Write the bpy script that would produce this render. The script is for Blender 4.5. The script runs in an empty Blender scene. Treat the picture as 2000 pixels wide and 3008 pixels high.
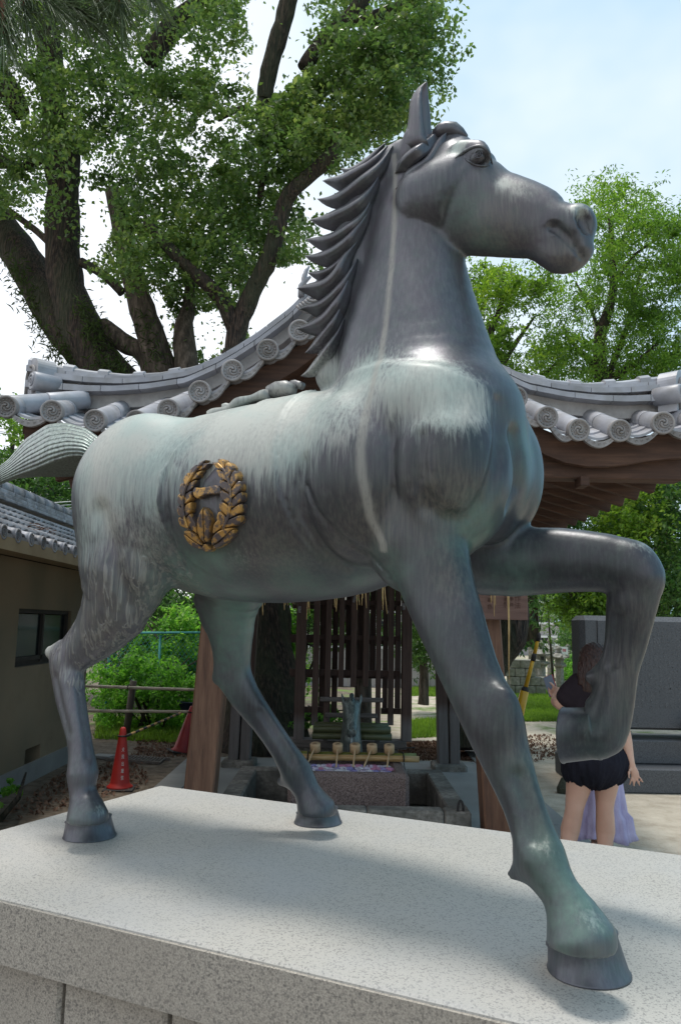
import bpy, bmesh, math, random
import numpy as np
from mathutils import Vector, Matrix

# ---------------------------------------------------------------- camera, world, sun, exposure
S = bpy.context.scene
FPX, CX, CY = 2250.0, 1000.0, 1504.0          # focal length in pixels of the 2000x3008 photograph
PITCH, ROLL = math.radians(8.4), math.radians(1.1)
CAMZ = 1.55
_F = Vector((0, math.cos(PITCH), math.sin(PITCH)))
_U0 = Vector((0, -math.sin(PITCH), math.cos(PITCH)))
_R0 = Vector((1, 0, 0))
_R = _R0 * math.cos(ROLL) + _U0 * math.sin(ROLL)
_U = -_R0 * math.sin(ROLL) + _U0 * math.cos(ROLL)
cam_d = bpy.data.cameras.new('camera')
cam_d.sensor_fit = 'VERTICAL'; cam_d.sensor_height = 23.5
cam_d.lens = FPX / 3008.0 * 23.5
cam_d.clip_start = 0.05; cam_d.clip_end = 2000
cam = bpy.data.objects.new('camera', cam_d)
S.collection.objects.link(cam)
M = Matrix((_R, _U, -_F)).transposed().to_4x4(); M.translation = Vector((0, 0, CAMZ))
cam.matrix_world = M
S.camera = cam
SUN_EL, SUN_AZ = math.radians(80), math.radians(-38)   # azimuth measured from +Y (away from camera) towards +X
world = bpy.data.worlds.new('World'); S.world = world; world.use_nodes = True
wn = world.node_tree.nodes; wl = world.node_tree.links; wn.clear()
wout = wn.new('ShaderNodeOutputWorld'); bg = wn.new('ShaderNodeBackground')
sky = wn.new('ShaderNodeTexSky'); sky.sky_type = 'NISHITA'; sky.sun_disc = False
sky.sun_elevation = SUN_EL; sky.sun_rotation = SUN_AZ
sky.air_density = 1.0; sky.dust_density = 1.0; sky.ozone_density = 1.0
bg.inputs['Strength'].default_value = 0.15
# thin bright summer haze veil over the whole sky, whiter in drifts and to the left of the place
tc = wn.new('ShaderNodeTexCoord'); mp = wn.new('ShaderNodeMapping'); mp.inputs['Scale'].default_value = (1.0, 1.0, 1.6)
ns = wn.new('ShaderNodeTexNoise'); ns.inputs['Scale'].default_value = 1.5; ns.inputs['Detail'].default_value = 5; ns.inputs['Roughness'].default_value = 0.5
sep = wn.new('ShaderNodeSeparateXYZ'); ad = wn.new('ShaderNodeMath'); ad.operation = 'MULTIPLY_ADD'
ad.inputs[1].default_value = -0.50
rmp = wn.new('ShaderNodeValToRGB'); rmp.color_ramp.elements[0].position = 0.26; rmp.color_ramp.elements[1].position = 0.58
rmp.color_ramp.elements[0].color = (.25, .50, .66, 1); rmp.color_ramp.elements[1].color = (.90, .92, .94, 1)
sc = wn.new('ShaderNodeVectorMath'); sc.operation = 'SCALE'; sc.inputs['Scale'].default_value = 9.5
mx = wn.new('ShaderNodeMixRGB'); mx.inputs['Fac'].default_value = .82
wl.new(tc.outputs['Generated'], mp.inputs['Vector']); wl.new(mp.outputs[0], ns.inputs['Vector'])
wl.new(tc.outputs['Generated'], sep.inputs[0]); wl.new(sep.outputs['X'], ad.inputs[0]); wl.new(ns.outputs['Fac'], ad.inputs[2])
wl.new(ad.outputs[0], rmp.inputs[0]); wl.new(rmp.outputs['Color'], sc.inputs[0]); wl.new(sc.outputs[0], mx.inputs['Color2'])
wl.new(sky.outputs[0], mx.inputs['Color1']); wl.new(mx.outputs[0], bg.inputs['Color']); wl.new(bg.outputs[0], wout.inputs[0])
sl = bpy.data.lights.new('sun', 'SUN'); sl.energy = 2.7; sl.angle = math.radians(11); sl.color = (1.0, 0.95, 0.88)
so = bpy.data.objects.new('sun', sl); S.collection.objects.link(so)
sd = Vector((math.sin(SUN_AZ) * math.cos(SUN_EL), math.cos(SUN_AZ) * math.cos(SUN_EL), math.sin(SUN_EL)))
so.rotation_euler = sd.to_track_quat('Z', 'Y').to_euler()
so.location = (0, 0, 30)
S.view_settings.view_transform = 'Standard'; S.view_settings.look = 'None'
S.view_settings.gamma = 1; S.view_settings.use_curve_mapping = False
S.view_settings.exposure = 0.0

# ---------------------------------------------------------------- helpers
COL = S.collection
def ray(px, py):
    return _R * ((px - CX) / FPX) - _U * ((py - CY) / FPX) + _F
def atY(px, py, Y):                      # point seen at a photo pixel, at distance Y along the ground axis
    d = ray(px, py); return Vector((0, 0, CAMZ)) + d * (Y / d.y)
def atZ(px, py, z=0.0):                  # point seen at a photo pixel lying on the level z
    d = ray(px, py); return Vector((0, 0, CAMZ)) + d * ((z - CAMZ) / d.z)
def tag(o, label=None, cat=None, group=None, kind=None):
    if label: o['label'] = label
    if cat: o['category'] = cat
    if group: o['group'] = group
    if kind: o['kind'] = kind
    return o
def empty(name, loc=(0, 0, 0), rot=(0, 0, 0), **k):
    o = bpy.data.objects.new(name, None); o.empty_display_size = 0.1; COL.objects.link(o)
    o.location = loc; o.rotation_euler = rot
    return tag(o, **k)
def link_mesh(name, me, mat=None, parent=None, world_space=False, **k):
    o = bpy.data.objects.new(name, me); COL.objects.link(o)
    if mat is not None and not me.materials: me.materials.append(mat)
    if parent is not None:
        o.parent = parent
        if world_space:                   # vertices are given in world space, parent not rotated
            o.location = -Vector(parent.location)
    return tag(o, **k)
def np_mesh(name, V, Fs, smooth=False):
    me = bpy.data.meshes.new(name)
    V = np.asarray(V, dtype=np.float32); 
    if isinstance(Fs, np.ndarray):
        n, k = Fs.shape
        me.vertices.add(len(V)); me.vertices.foreach_set('co', V.ravel())
        me.loops.add(n * k); me.loops.foreach_set('vertex_index', Fs.astype(np.int32).ravel())
        me.polygons.add(n); me.polygons.foreach_set('loop_start', np.arange(0, n * k, k, dtype=np.int32))
        me.polygons.foreach_set('loop_total', np.full(n, k, dtype=np.int32))
        me.update(calc_edges=True)
    else:
        me.from_pydata([tuple(v) for v in V.tolist()], [], Fs); me.update()
    if smooth: me.polygons.foreach_set('use_smooth', np.ones(len(me.polygons), dtype=bool))
    return me
class MB:                                 # mesh builder: collects shapes and links them as one object
    def __init__(s): s.v = []; s.f = []; s.sm = []
    def add(s, vs, fs, smooth=False):
        n = len(s.v); s.v += [tuple(v) for v in vs]; s.f += [tuple(i + n for i in f) for f in fs]; s.sm += [smooth] * len(fs)
        return s
    def box(s, c, size, rot=None, bev=0.0):
        hx, hy, hz = size[0] / 2, size[1] / 2, size[2] / 2
        c = Vector(c)
        if bev <= 0:
            vs = [Vector((x, y, z)) for x in (-hx, hx) for y in (-hy, hy) for z in (-hz, hz)]
            fs = [(0, 1, 3, 2), (4, 6, 7, 5), (0, 4, 5, 1), (2, 3, 7, 6), (0, 2, 6, 4), (1, 5, 7, 3)]
        else:
            b = bev; vs = []; idx = {}
            for sx in (-1, 1):
                for sy in (-1, 1):
                    for sz in (-1, 1):
                        for ax in range(3):
                            p = [sx * (hx - b), sy * (hy - b), sz * (hz - b)]
                            p[ax] = (sx * hx, sy * hy, sz * hz)[ax]
                            idx[(sx, sy, sz, ax)] = len(vs); vs.append(Vector(p))
            fs = []
            for ax in range(3):
                a1, a2 = (ax + 1) % 3, (ax + 2) % 3
                for sg in (-1, 1):
                    q = []
                    for (p1, p2) in ((-1, -1), (1, -1), (1, 1), (-1, 1)):
                        t = [0, 0, 0]; t[ax] = sg; t[a1] = p1; t[a2] = p2; q.append(idx[(t[0], t[1], t[2], ax)])
                    fs.append(tuple(q) if sg > 0 else tuple(reversed(q)))
            for ax in range(3):
                a1, a2 = (ax + 1) % 3, (ax + 2) % 3
                for s1 in (-1, 1):
                    for s2 in (-1, 1):
                        t = [0, 0, 0]; t[a1] = s1; t[a2] = s2
                        ta = t[:]; ta[ax] = -1; tb = t[:]; tb[ax] = 1
                        q = (idx[(*ta, a1)], idx[(*tb, a1)], idx[(*tb, a2)], idx[(*ta, a2)])
                        fs.append(q if s1 * s2 > 0 else tuple(reversed(q)))
            for sx in (-1, 1):
                for sy in (-1, 1):
                    for sz in (-1, 1):
                        q = (idx[(sx, sy, sz, 0)], idx[(sx, sy, sz, 1)], idx[(sx, sy, sz, 2)])
                        fs.append(q if sx * sy * sz > 0 else tuple(reversed(q)))
        if rot is not None: vs = [rot @ v for v in vs]
        return s.add([v + c for v in vs], fs)
    def beam(s, a, b, w, h, up=(0, 0, 1), bev=0.0):   # bar of section w x h from a to b
        a, b = Vector(a), Vector(b); d = (b - a); L = d.length; d.normalize()
        x = d.cross(Vector(up))
        if x.length < 1e-4: x = d.cross(Vector((0, 1, 0)))
        x.normalize(); z = x.cross(d)
        m = Matrix((x, d, z)).transposed()
        return s.box((a + b) / 2, (w, L, h), m, bev)
    def tube(s, pts, rad, n=8, caps=True, smooth=True, flat=1.0):
        pts = [Vector(p) for p in pts]
        if not hasattr(rad, '__len__'): rad = [rad] * len(pts)
        vs = []; pu = None
        for i, p in enumerate(pts):
            d = (pts[min(i + 1, len(pts) - 1)] - pts[max(i - 1, 0)])
            if d.length < 1e-9: d = Vector((0, 0, 1))
            d.normalize()
            if pu is None:
                u = d.cross(Vector((0.13, 0.21, 1)) if abs(d.z) < .95 else Vector((1, 0, 0)))
            else: u = pu - d * pu.dot(d)
            if u.length < 1e-6: u = d.cross(Vector((1, 0, 0.1)))
            u.normalize(); pu = u; w = d.cross(u)
            for k in range(n):
                a = 2 * math.pi * k / n
                vs.append(p + (u * math.cos(a) + w * math.sin(a) * flat) * rad[i])
        fs = []
        for i in range(len(pts) - 1):
            for k in range(n):
                k2 = (k + 1) % n
                fs.append((i * n + k, i * n + k2, (i + 1) * n + k2, (i + 1) * n + k))
        s.add(vs, fs, smooth)
        if caps:
            m = len(s.v) - len(vs)
            s.f.append(tuple(m + k for k in reversed(range(n)))); s.sm.append(False)
            e = m + (len(pts) - 1) * n
            s.f.append(tuple(e + k for k in range(n))); s.sm.append(False)
        return s
    def lathe(s, prof, c=(0, 0, 0), n=16, rot=None, smooth=True, sq=(1, 1)):   # prof = [(radius, z)], bottom to top
        vs = []; c = Vector(c)
        for r, z in prof:
            for k in range(n):
                a = 2 * math.pi * (k + .5) / n; v = Vector((r * math.cos(a) * sq[0], r * math.sin(a) * sq[1], z))
                vs.append((rot @ v if rot is not None else v) + c)
        fs = []
        for i in range(len(prof) - 1):
            for k in range(n):
                k2 = (k + 1) % n; fs.append((i * n + k, i * n + k2, (i + 1) * n + k2, (i + 1) * n + k))
        m = len(s.v); s.add(vs, fs, smooth)
        s.f.append(tuple(m + k for k in reversed(range(n)))); s.sm.append(False)
        e = m + (len(prof) - 1) * n; s.f.append(tuple(e + k for k in range(n))); s.sm.append(False)
        return s
    def prism(s, poly, d, off=(0, 0, 0)):             # poly = list of 3D points, extruded by vector d
        n = len(poly); o = Vector(off); d = Vector(d)
        vs = [Vector(p) + o for p in poly] + [Vector(p) + o + d for p in poly]
        fs = [tuple(reversed(range(n))), tuple(range(n, 2 * n))] + [(i, (i + 1) % n, (i + 1) % n + n, i + n) for i in range(n)]
        return s.add(vs, fs)
    def mesh(s, name):
        me = bpy.data.meshes.new(name); me.from_pydata(s.v, [], s.f)
        me.polygons.foreach_set('use_smooth', s.sm); me.update(); return me
    def build(s, name, mat, parent=None, world_space=False, **k):
        return link_mesh(name, s.mesh(name), mat, parent, world_space, **k)
def dup(o, parent=None, name=None):
    c = o.copy(); COL.objects.link(c)
    if parent is not None: c.parent = parent
    for ch in [x for x in bpy.data.objects if x.parent == o]: dup(ch, c)
    return c

# ---------------------------------------------------------------- materials
def mat_new(name):
    m = bpy.data.materials.new(name); m.use_nodes = True
    nt = m.node_tree; b = nt.nodes['Principled BSDF']
    return m, nt, b
def N(nt, typ, **k):
    n = nt.nodes.new(typ)
    for a, v in k.items():
        if a.startswith('i_'): n.inputs[a[2:].replace('_', ' ')].default_value = v
        else: setattr(n, a, v)
    return n
def ramp(nt, stops):
    r = nt.nodes.new('ShaderNodeValToRGB'); e = r.color_ramp.elements
    while len(e) < len(stops): e.new(0.5)
    for i, (p, c) in enumerate(stops):
        e[i].position = p; e[i].color = (*c, 1) if len(c) == 3 else c
    return r
def coords(nt, scale=(1, 1, 1), kind='Object', rot=(0, 0, 0)):
    t = N(nt, 'ShaderNodeTexCoord'); m = N(nt, 'ShaderNodeMapping'); m.inputs['Scale'].default_value = scale; m.inputs['Rotation'].default_value = rot
    nt.links.new(t.outputs[kind], m.inputs[0]); return m.outputs[0]
def noise_mat(name, stops, scale=5, detail=6, rough=0.8, vec_scale=(1, 1, 1), bump=0.0, bscale=None, metallic=0.0, spec=0.5, bdist=0.01, two=None, coord='Object', rand=0.0):
    m, nt, b = mat_new(name)
    v = coords(nt, vec_scale, coord)
    if rand:
        oi = N(nt, 'ShaderNodeObjectInfo'); ml = N(nt, 'ShaderNodeVectorMath', operation='MULTIPLY_ADD')
        nt.links.new(oi.outputs['Random'], ml.inputs[0]); ml.inputs[1].default_value = (37, 53, 71); nt.links.new(v, ml.inputs[2]); v = ml.outputs[0]
    n = N(nt, 'ShaderNodeTexNoise'); n.inputs['Scale'].default_value = scale; n.inputs['Detail'].default_value = detail; n.inputs['Roughness'].default_value = 0.62
    nt.links.new(v, n.inputs['Vector'])
    r = ramp(nt, stops); nt.links.new(n.outputs['Fac'], r.inputs[0]); col = r.outputs[0]
    if two:                                # second, larger scale tint: (scale, colour, amount)
        n2 = N(nt, 'ShaderNodeTexNoise'); n2.inputs['Scale'].default_value = two[0]; n2.inputs['Detail'].default_value = 4
        nt.links.new(v, n2.inputs['Vector']); r2 = ramp(nt, [(0.42, (0, 0, 0)), (0.62, (two[2],) * 3)])
        nt.links.new(n2.outputs['Fac'], r2.inputs[0]); mm = N(nt, 'ShaderNodeMixRGB'); mm.inputs['Color2'].default_value = (*two[1], 1)
        nt.links.new(r2.outputs[0], mm.inputs['Fac']); nt.links.new(col, mm.inputs['Color1']); col = mm.outputs[0]
    if rand:
        hs = N(nt, 'ShaderNodeHueSaturation'); mr = N(nt, 'ShaderNodeMapRange'); mr.inputs['To Min'].default_value = 1 - rand; mr.inputs['To Max'].default_value = 1 + rand
        nt.links.new(oi.outputs['Random'], mr.inputs['Value']); nt.links.new(mr.outputs[0], hs.inputs['Value']); nt.links.new(col, hs.inputs['Color']); col = hs.outputs[0]
    nt.links.new(col, b.inputs['Base Color']); b.inputs['Roughness'].default_value = rough; b.inputs['Metallic'].default_value = metallic
    b.inputs['Specular IOR Level'].default_value = spec
    if bump:
        nb = N(nt, 'ShaderNodeTexNoise'); nb.inputs['Scale'].default_value = bscale or scale * 3; nb.inputs['Detail'].default_value = 8
        nt.links.new(v, nb.inputs['Vector']); bp = N(nt, 'ShaderNodeBump'); bp.inputs['Strength'].default_value = bump; bp.inputs['Distance'].default_value = bdist
        nt.links.new(nb.outputs['Fac'], bp.inputs['Height']); nt.links.new(bp.outputs[0], b.inputs['Normal'])
    return m
# ---------------------------------------------------------------- the bronze horse
HA = math.radians(32.0)
HU = Vector((math.cos(HA), -math.sin(HA), 0)); HV = Vector((math.sin(HA), math.cos(HA), 0))
V0 = 1.97; PZ = 0.85                       # distance of the horse's middle plane, level of the plinth's top
HO = HV * V0 + Vector((0, 0, PZ))          # origin of the horse frame
def L2W(p): return HO + HU * p[0] + HV * p[1] + Vector((0, 0, p[2]))
def HP(px, py, v=0.0):                     # horse-frame point seen at a photo pixel on the plane at offset v
    d = ray(px, py); c = Vector((0, 0, CAMZ))
    t = (V0 + v - c.dot(HV)) / d.dot(HV); P = c + d * t
    return np.array((P.dot(HU), v, P.z - PZ)), t / FPX
def HG(px, py):                            # horse-frame point seen at a photo pixel on the plinth
    P = atZ(px, py, PZ); return np.array((P.dot(HU), P.dot(HV) - V0, 0.0))
def st(px, py, v, hw, k=0.8):              # station: centre, radius, ratio of sideways thickness
    p, s = HP(px, py, v); return (*p, hw * s, k)
def o(lst): return [st(x * 1.2755, y * 1.2755, v, hw * 1.2755, k) for (x, y, v, hw, k) in lst]
PR = []                                    # primitives: (kind, data, blend)
def spline(sts, n=3):
    A = np.array(sts, float); out = []
    for i in range(len(A) - 1):
        p0, p1, p2, p3 = A[max(i - 1, 0)], A[i], A[i + 1], A[min(i + 2, len(A) - 1)]
        for j in range(n):
            t = j / n; q = .5 * (2 * p1 + (p2 - p0) * t + (2 * p0 - 5 * p1 + 4 * p2 - p3) * t * t + (3 * p1 - p0 - 3 * p2 + p3) * t ** 3)
            q[3] = max(q[3], .3 * min(p1[3], p2[3])); out.append(tuple(q))
    return out + [tuple(A[-1])]
def chain(sts, k=0.03): PR.append(('c', spline(sts, 2) if len(sts) > 2 else [tuple(s) for s in sts], k))
def ell(px, py, v, ru, rv, rw, k=0.04, tilt=0.0, yaw=0.0, sub=False):
    p, s = HP(px * 1.2755, py * 1.2755, v); PR.append(('s' if sub else 'e', (*p, ru, rv, rw, tilt, yaw), k))
# trunk
chain(o([(350, 1150, 0, 165, 1.05), (480, 1163, 0, 205, .95), (590, 1160, 0, 226, .93), (705, 1148, 0, 236, .9), (830, 1125, 0, 238, .88),
         (940, 1105, 0, 212, .85), (1040, 1080, 0, 180, .95)]), .05)
# haunches
for s in (-1, 1):
    ell(330, 1130, .12 * s, .27, .17, .27, .05, tilt=-.3)
    ell(293, 1235, .16 * s, .205, .12, .27, .05, tilt=.12)
# right hind leg
RH = o([(287, 1325, -.17, 124, .62), (264, 1398, -.18, 97, .62), (218, 1462, -.19, 66, .62), (178, 1500, -.20, 50, .62), (155, 1528, -.205, 47, .62)])
chain(RH, .03)
chain(o([(138, 1506, -.205, 33, .6), (118, 1502, -.205, 15, .8)]), .018)
chain(o([(155, 1528, -.205, 47, .62), (162, 1600, -.215, 42, .62), (181, 1690, -.225, 33, .7), (188, 1740, -.23, 34, .75), (191, 1782, -.235, 39, .85),
         (190, 1812, -.24, 32, .9), (194, 1836, -.24, 33, .95), (198, 1858, -.245, 41, .95), (202, 1884, -.25, 49, .95)]), .012)
# flared coronets
for (x, y, v, r_) in ((1333, 2166, -.375, 80), (203, 1888, -.25, 51), (728, 1870, .3, 48)):
    pass
# left hind leg
chain(o([(540, 1300, .13, 105, .75), (523, 1385, .16, 88, .65), (530, 1450, .18, 62, .7), (534, 1500, .2, 50, .7), (534, 1545, .21, 47, .65)]), .04)
chain(o([(512, 1556, .21, 26, .7), (505, 1560, .21, 18, .8)]), .015)
chain(o([(534, 1545, .21, 47, .65), (562, 1600, .22, 40, .65), (606, 1660, .24, 32, .7), (652, 1727, .26, 31, .75), (683, 1778, .28, 37, .85),
         (706, 1820, .29, 31, .9), (718, 1845, .295, 38, .95), (728, 1866, .3, 46, .95)]), .012)
chain(o([(680, 1780, .28, 32, .7), (662, 1795, .28, 20, .75), (646, 1800, .28, 9, .8)]), .02)
# shoulders and breast
ell(838, 1100, -.15, .20, .157, .25, .012, tilt=.25)
ell(1037, 1092, -.12, .165, .172, .22, .008)
ell(1010, 985, -.06, .21, .19, .17, .03)
ell(1168, 1090, .13, .10, .12, .18, .022)
ell(1120, 1120, .02, .10, .15, .16, .02)
ell(1010, 960, -.02, .24, .23, .18, .05)
ell(960, 1240, -.15, .14, .11, .15, .03)
# right fore leg
chain(o([(970, 1180, -.16, 110, .7), (990, 1290, -.19, 96, .66), (1014, 1370, -.21, 88, .64), (1036, 1430, -.23, 83, .62), (1077, 1540, -.26, 73, .62), (1119, 1635, -.28, 70, .68),
         (1146, 1700, -.295, 66, .72), (1170, 1762, -.305, 59, .7), (1203, 1850, -.325, 50, .72), (1229, 1925, -.335, 52, .78), (1246, 1985, -.35, 58, .85),
         (1288, 2052, -.365, 47, .9), (1316, 2105, -.37, 62, .95), (1335, 2156, -.375, 82, .95)]), .02)
chain(o([(1240, 1975, -.345, 50, .75), (1210, 2000, -.342, 30, .75), (1180, 2013, -.34, 13, .8)]), .03)
ell(1160, 1640, -.31, .03, .02, .05, .05)
# left fore leg, raised
chain(o([(1090, 1270, .13, 100, .7), (1180, 1292, .14, 82, .68), (1290, 1290, .15, 75, .66), (1390, 1296, .15, 68, .68), (1445, 1312, .15, 68, .7)]), .025)
chain(o([(1445, 1312, .15, 68, .7), (1459, 1352, .15, 59, .7), (1452, 1400, .15, 56, .68), (1440, 1480, .15, 47, .68), (1424, 1540, .15, 44, .7), (1414, 1592, .15, 47, .75),
         (1402, 1640, .15, 52, .8), (1385, 1685, .15, 56, .85), (1362, 1690, .15, 56, .85)]), .012)
chain(o([(1360, 1640, .15, 26, .9), (1365, 1690, .15, 48, .9)]), .02)
chain(o([(1392, 1552, .15, 22, .6), (1340, 1562, .15, 9, .7)]), .03)
ell(1492, 1330, .15, .04, .05, .05, .02)
# neck
chain(o([(975, 1000, 0, 205, .85), (955, 880, 0, 195, .78), (948, 800, 0, 178, .7), (945, 700, 0, 150, .66), (945, 600, 0, 124, .58), (940, 500, 0, 100, .52), (945, 420, 0, 76, .52), (965, 372, 0, 48, .6)]), .045)
# head
chain(o([(990, 470, 0, 84, 1.0), (1058, 455, 0, 110, .78), (1085, 462, 0, 98, .72)]), .010)
chain(o([(1045, 378, 0, 58, .8), (1085, 378, 0, 44, .85)]), .03)
chain(o([(1085, 490, 0, 98, .62), (1150, 496, 0, 97, .6), (1230, 514, 0, 84, .6), (1265, 521, 0, 72, .66), (1295, 521, 0, 59, .78), (1326, 513, 0, 43, .95)]), .02)
chain(o([(985, 332, 0, 24, .9), (1028, 322, 0, 24, .9), (1066, 335, 0, 20, 1)]), .02)
# crest under the mane
chain(o([(925, 362, 0, 40, .8), (890, 395, 0, 52, .8), (855, 450, 0, 62, .75), (835, 520, 0, 68, .7), (822, 600, 0, 72, .7), (808, 700, 0, 72, .7), (795, 780, 0, 66, .7), (775, 860, 0, 52, .8)]), .03)
chain(o([(1262, 560, 0, 50, .75), (1290, 588, 0, 43, .85), (1312, 592, 0, 37, .9)]), .018)
chain(o([(1325, 545, 0, 44, .95), (1340, 572, 0, 26, 1.1)]), .03)
chain(o([(948, 350, -.025, 34, .8), (952, 318, -.04, 26, .8)]), .02)
chain(o([(1112, 362, -.075, 20, .8), (1098, 350, -.07, 27, .7), (1062, 348, -.06, 26, .6)]), .015)          # brow
chain(o([(1140, 440, -.055, 9, 1), (1230, 480, -.045, 8, 1)]), .02)
def seg_d(P, a, b):
    pa = P - np.array(a[:3], np.float32); ba = np.array(b[:3], np.float32) - np.array(a[:3], np.float32)
    t = np.clip(pa @ ba / max(float(ba @ ba), 1e-9), 0, 1)
    q = pa - t[:, None] * ba
    k = a[4] + (b[4] - a[4]) * t; r = a[3] + (b[3] - a[3]) * t
    return np.sqrt(q[:, 0] ** 2 + (q[:, 1] / k) ** 2 + q[:, 2] ** 2), r, (q * q).sum(1)
def smin(a, b, k):
    h = np.clip(.5 + .5 * (b - a) / k, 0, 1); return b + (a - b) * h - k * h * (1 - h)
def prim_d(P, pr):
    kd, d, k = pr
    if kd in 'cg':
        bd, br, bs = seg_d(P, d[0], d[1])
        for i in range(1, len(d) - 1):       # the nearest stretch of the axis decides, so joints stay smooth
            x, r, s2 = seg_d(P, d[i], d[i + 1]); m = s2 < bs; bd = np.where(m, x, bd); br = np.where(m, r, br); bs = np.where(m, s2, bs)
        return bd - br
    c = P - np.array(d[:3], np.float32); u, v, w = c[:, 0], c[:, 1], c[:, 2]
    ct, s_ = math.cos(d[6]), math.sin(d[6]); u, w = u * ct + w * s_, -u * s_ + w * ct
    q = np.stack([u / d[3], v / d[4], w / d[5]], 1); l = np.linalg.norm(q, axis=1)
    g = np.linalg.norm(q / np.array(d[3:6], np.float32), axis=1)
    return l * (l - 1) / np.maximum(g, 1e-6)
def prim_box(pr):
    kd, d, k = pr
    if kd in 'cg':
        a = np.array([x[:3] for x in d]); r = max(x[3] * max(1, x[4]) for x in d)
        return a.min(0) - r, a.max(0) + r
    c = np.array(d[:3]); r = max(d[3], d[5]); r = np.array((r, d[4], r)); return c - r, c + r
CUTS = []
for (x, y, v) in ((1333, 2178, -.375), (203, 1893, -.25), (728, 1874, .3)):
    CUTS.append((HP(x * 1.2755, y * 1.2755, v)[0], (0, 0, -1)))
CUTS.append((HP(1350 * 1.2755, 1684 * 1.2755, .15)[0], (-1, 0, 0)))
NECKRIM = np.array([HP(x, y, -.2)[0] for x, y in ((905, 1140), (1000, 1080), (1130, 1055), (1300, 1065), (1420, 1110))])
GIRTH = np.array([HP(x, y, -.27)[0] for x, y in ((812, 1190), (818, 1300), (832, 1420), (868, 1560), (905, 1650), (975, 1720))])
GIRTH2 = np.array([HP(x, y, -.27)[0] for x, y in ((905, 1420), (935, 1500), (990, 1570), (1075, 1640), (1120, 1690))])
PAD = np.array([HP(x, y, -.27)[0] for x, y in ((680, 1175), (600, 1215), (530, 1300), (490, 1385), (478, 1480), (495, 1580), (545, 1660), (620, 1720), (700, 1750))])
def curve_u(w, C):                        # u of a curve on the flank at height w
    i = np.argsort(C[:, 2]); return np.interp(w, C[i, 2], C[i, 0])
_BX = {}
def boxof(pr):
    k = id(pr)
    if k not in _BX: _BX[k] = (prim_box(pr), pr)
    return _BX[k][0]
def sdf(P):
    D = np.full(len(P), 1.0, np.float32)
    for pr in PR:
        lo, hi = boxof(pr); m = pr[2] * 1.5 + .04
        ix = np.nonzero(((P > lo - m) & (P < hi + m)).all(1))[0]
        if not len(ix): continue
        x = prim_d(P[ix], pr); k = pr[2]
        if pr[0] in 'ce': D[ix] = smin(D[ix], x, k)
        else: D[ix] = -smin(-D[ix], x, k)
    for (c, n_) in CUTS:
        q = P - np.array(c, np.float32); m_ = (np.abs(q) < .16).all(1)
        D = np.where(m_, np.maximum(D, q @ np.array(n_, np.float32)), D)
    # saddle pad edge and girth lines carved in low relief
    u, v, w = P[:, 0], P[:, 1], P[:, 2]
    near = (v < -.05) & (w > .72) & (w < 1.5)
    e = u - curve_u(w, PAD); g = u - curve_u(w, GIRTH)
    up = np.clip((w - .80) / .1, 0, 1)
    pad = np.clip(e / .006 + .5, 0, 1) * np.clip(-(g - .02) / .02, 0, 1) * up
    D = D - np.where(near, .006 * pad + .004 * np.exp(-(e / .010) ** 2) * up * (g < 0), 0)
    D = D + np.where(near, .007 * np.exp(-(g / .006) ** 2) * up - .004 * np.exp(-((g + .016) / .010) ** 2) * up, 0)
    ru = NECKRIM[:, 0]; rw = np.interp(u, ru, NECKRIM[:, 2]); dz = rw - w; inr = np.clip((u - ru[0]) / .06, 0, 1) * np.clip((ru[-1] + .02 - u) / .05, 0, 1) * (v < .05)
    D = D - .012 * np.clip(dz / .018, 0, 1) * np.clip(1 - dz / .30, 0, 1) * inr
    g2 = u - curve_u(w, GIRTH2)
    D = D + np.where((v < -.05) & (w > GIRTH2[:, 2].min()) & (w < GIRTH2[:, 2].max()), .007 * np.exp(-(g2 / .009) ** 2), 0)
    return D.astype(np.float32)
def hit(pts, miss_v=-.02):
    pts = np.array(pts, float)
    c = Vector((0, 0, CAMZ)); C0 = np.array((c.dot(HU), c.dot(HV) - V0, CAMZ - PZ))
    D = []
    for x, y in pts:
        d = ray(x, y).normalized(); D.append((d.dot(HU), d.dot(HV), d.z))
    D = np.array(D); t = np.full(len(D), .9)
    for k in range(70):
        P = (C0 + D * t[:, None]).astype(np.float32); s = sdf(P); t = np.where(s > .0008, t + np.clip(s, .0008, .12) * .55, t)
        t = np.where(t > 4.2, 4.3, t)
    P = C0 + D * t[:, None]; bad = (t > 3.9) | (sdf(P.astype(np.float32)) > .006)
    for i in np.nonzero(bad)[0]: P[i] = HP(pts[i][0], pts[i][1], miss_v)[0]
    e = .006; Nn = np.zeros_like(P)
    for a in range(3):
        q = P.copy(); q[:, a] += e; r = P.copy(); r[:, a] -= e
        Nn[:, a] = sdf(q.astype(np.float32)) - sdf(r.astype(np.float32))
    Nn /= np.maximum(np.linalg.norm(Nn, axis=1), 1e-9)[:, None]
    return P, Nn, bad
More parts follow.
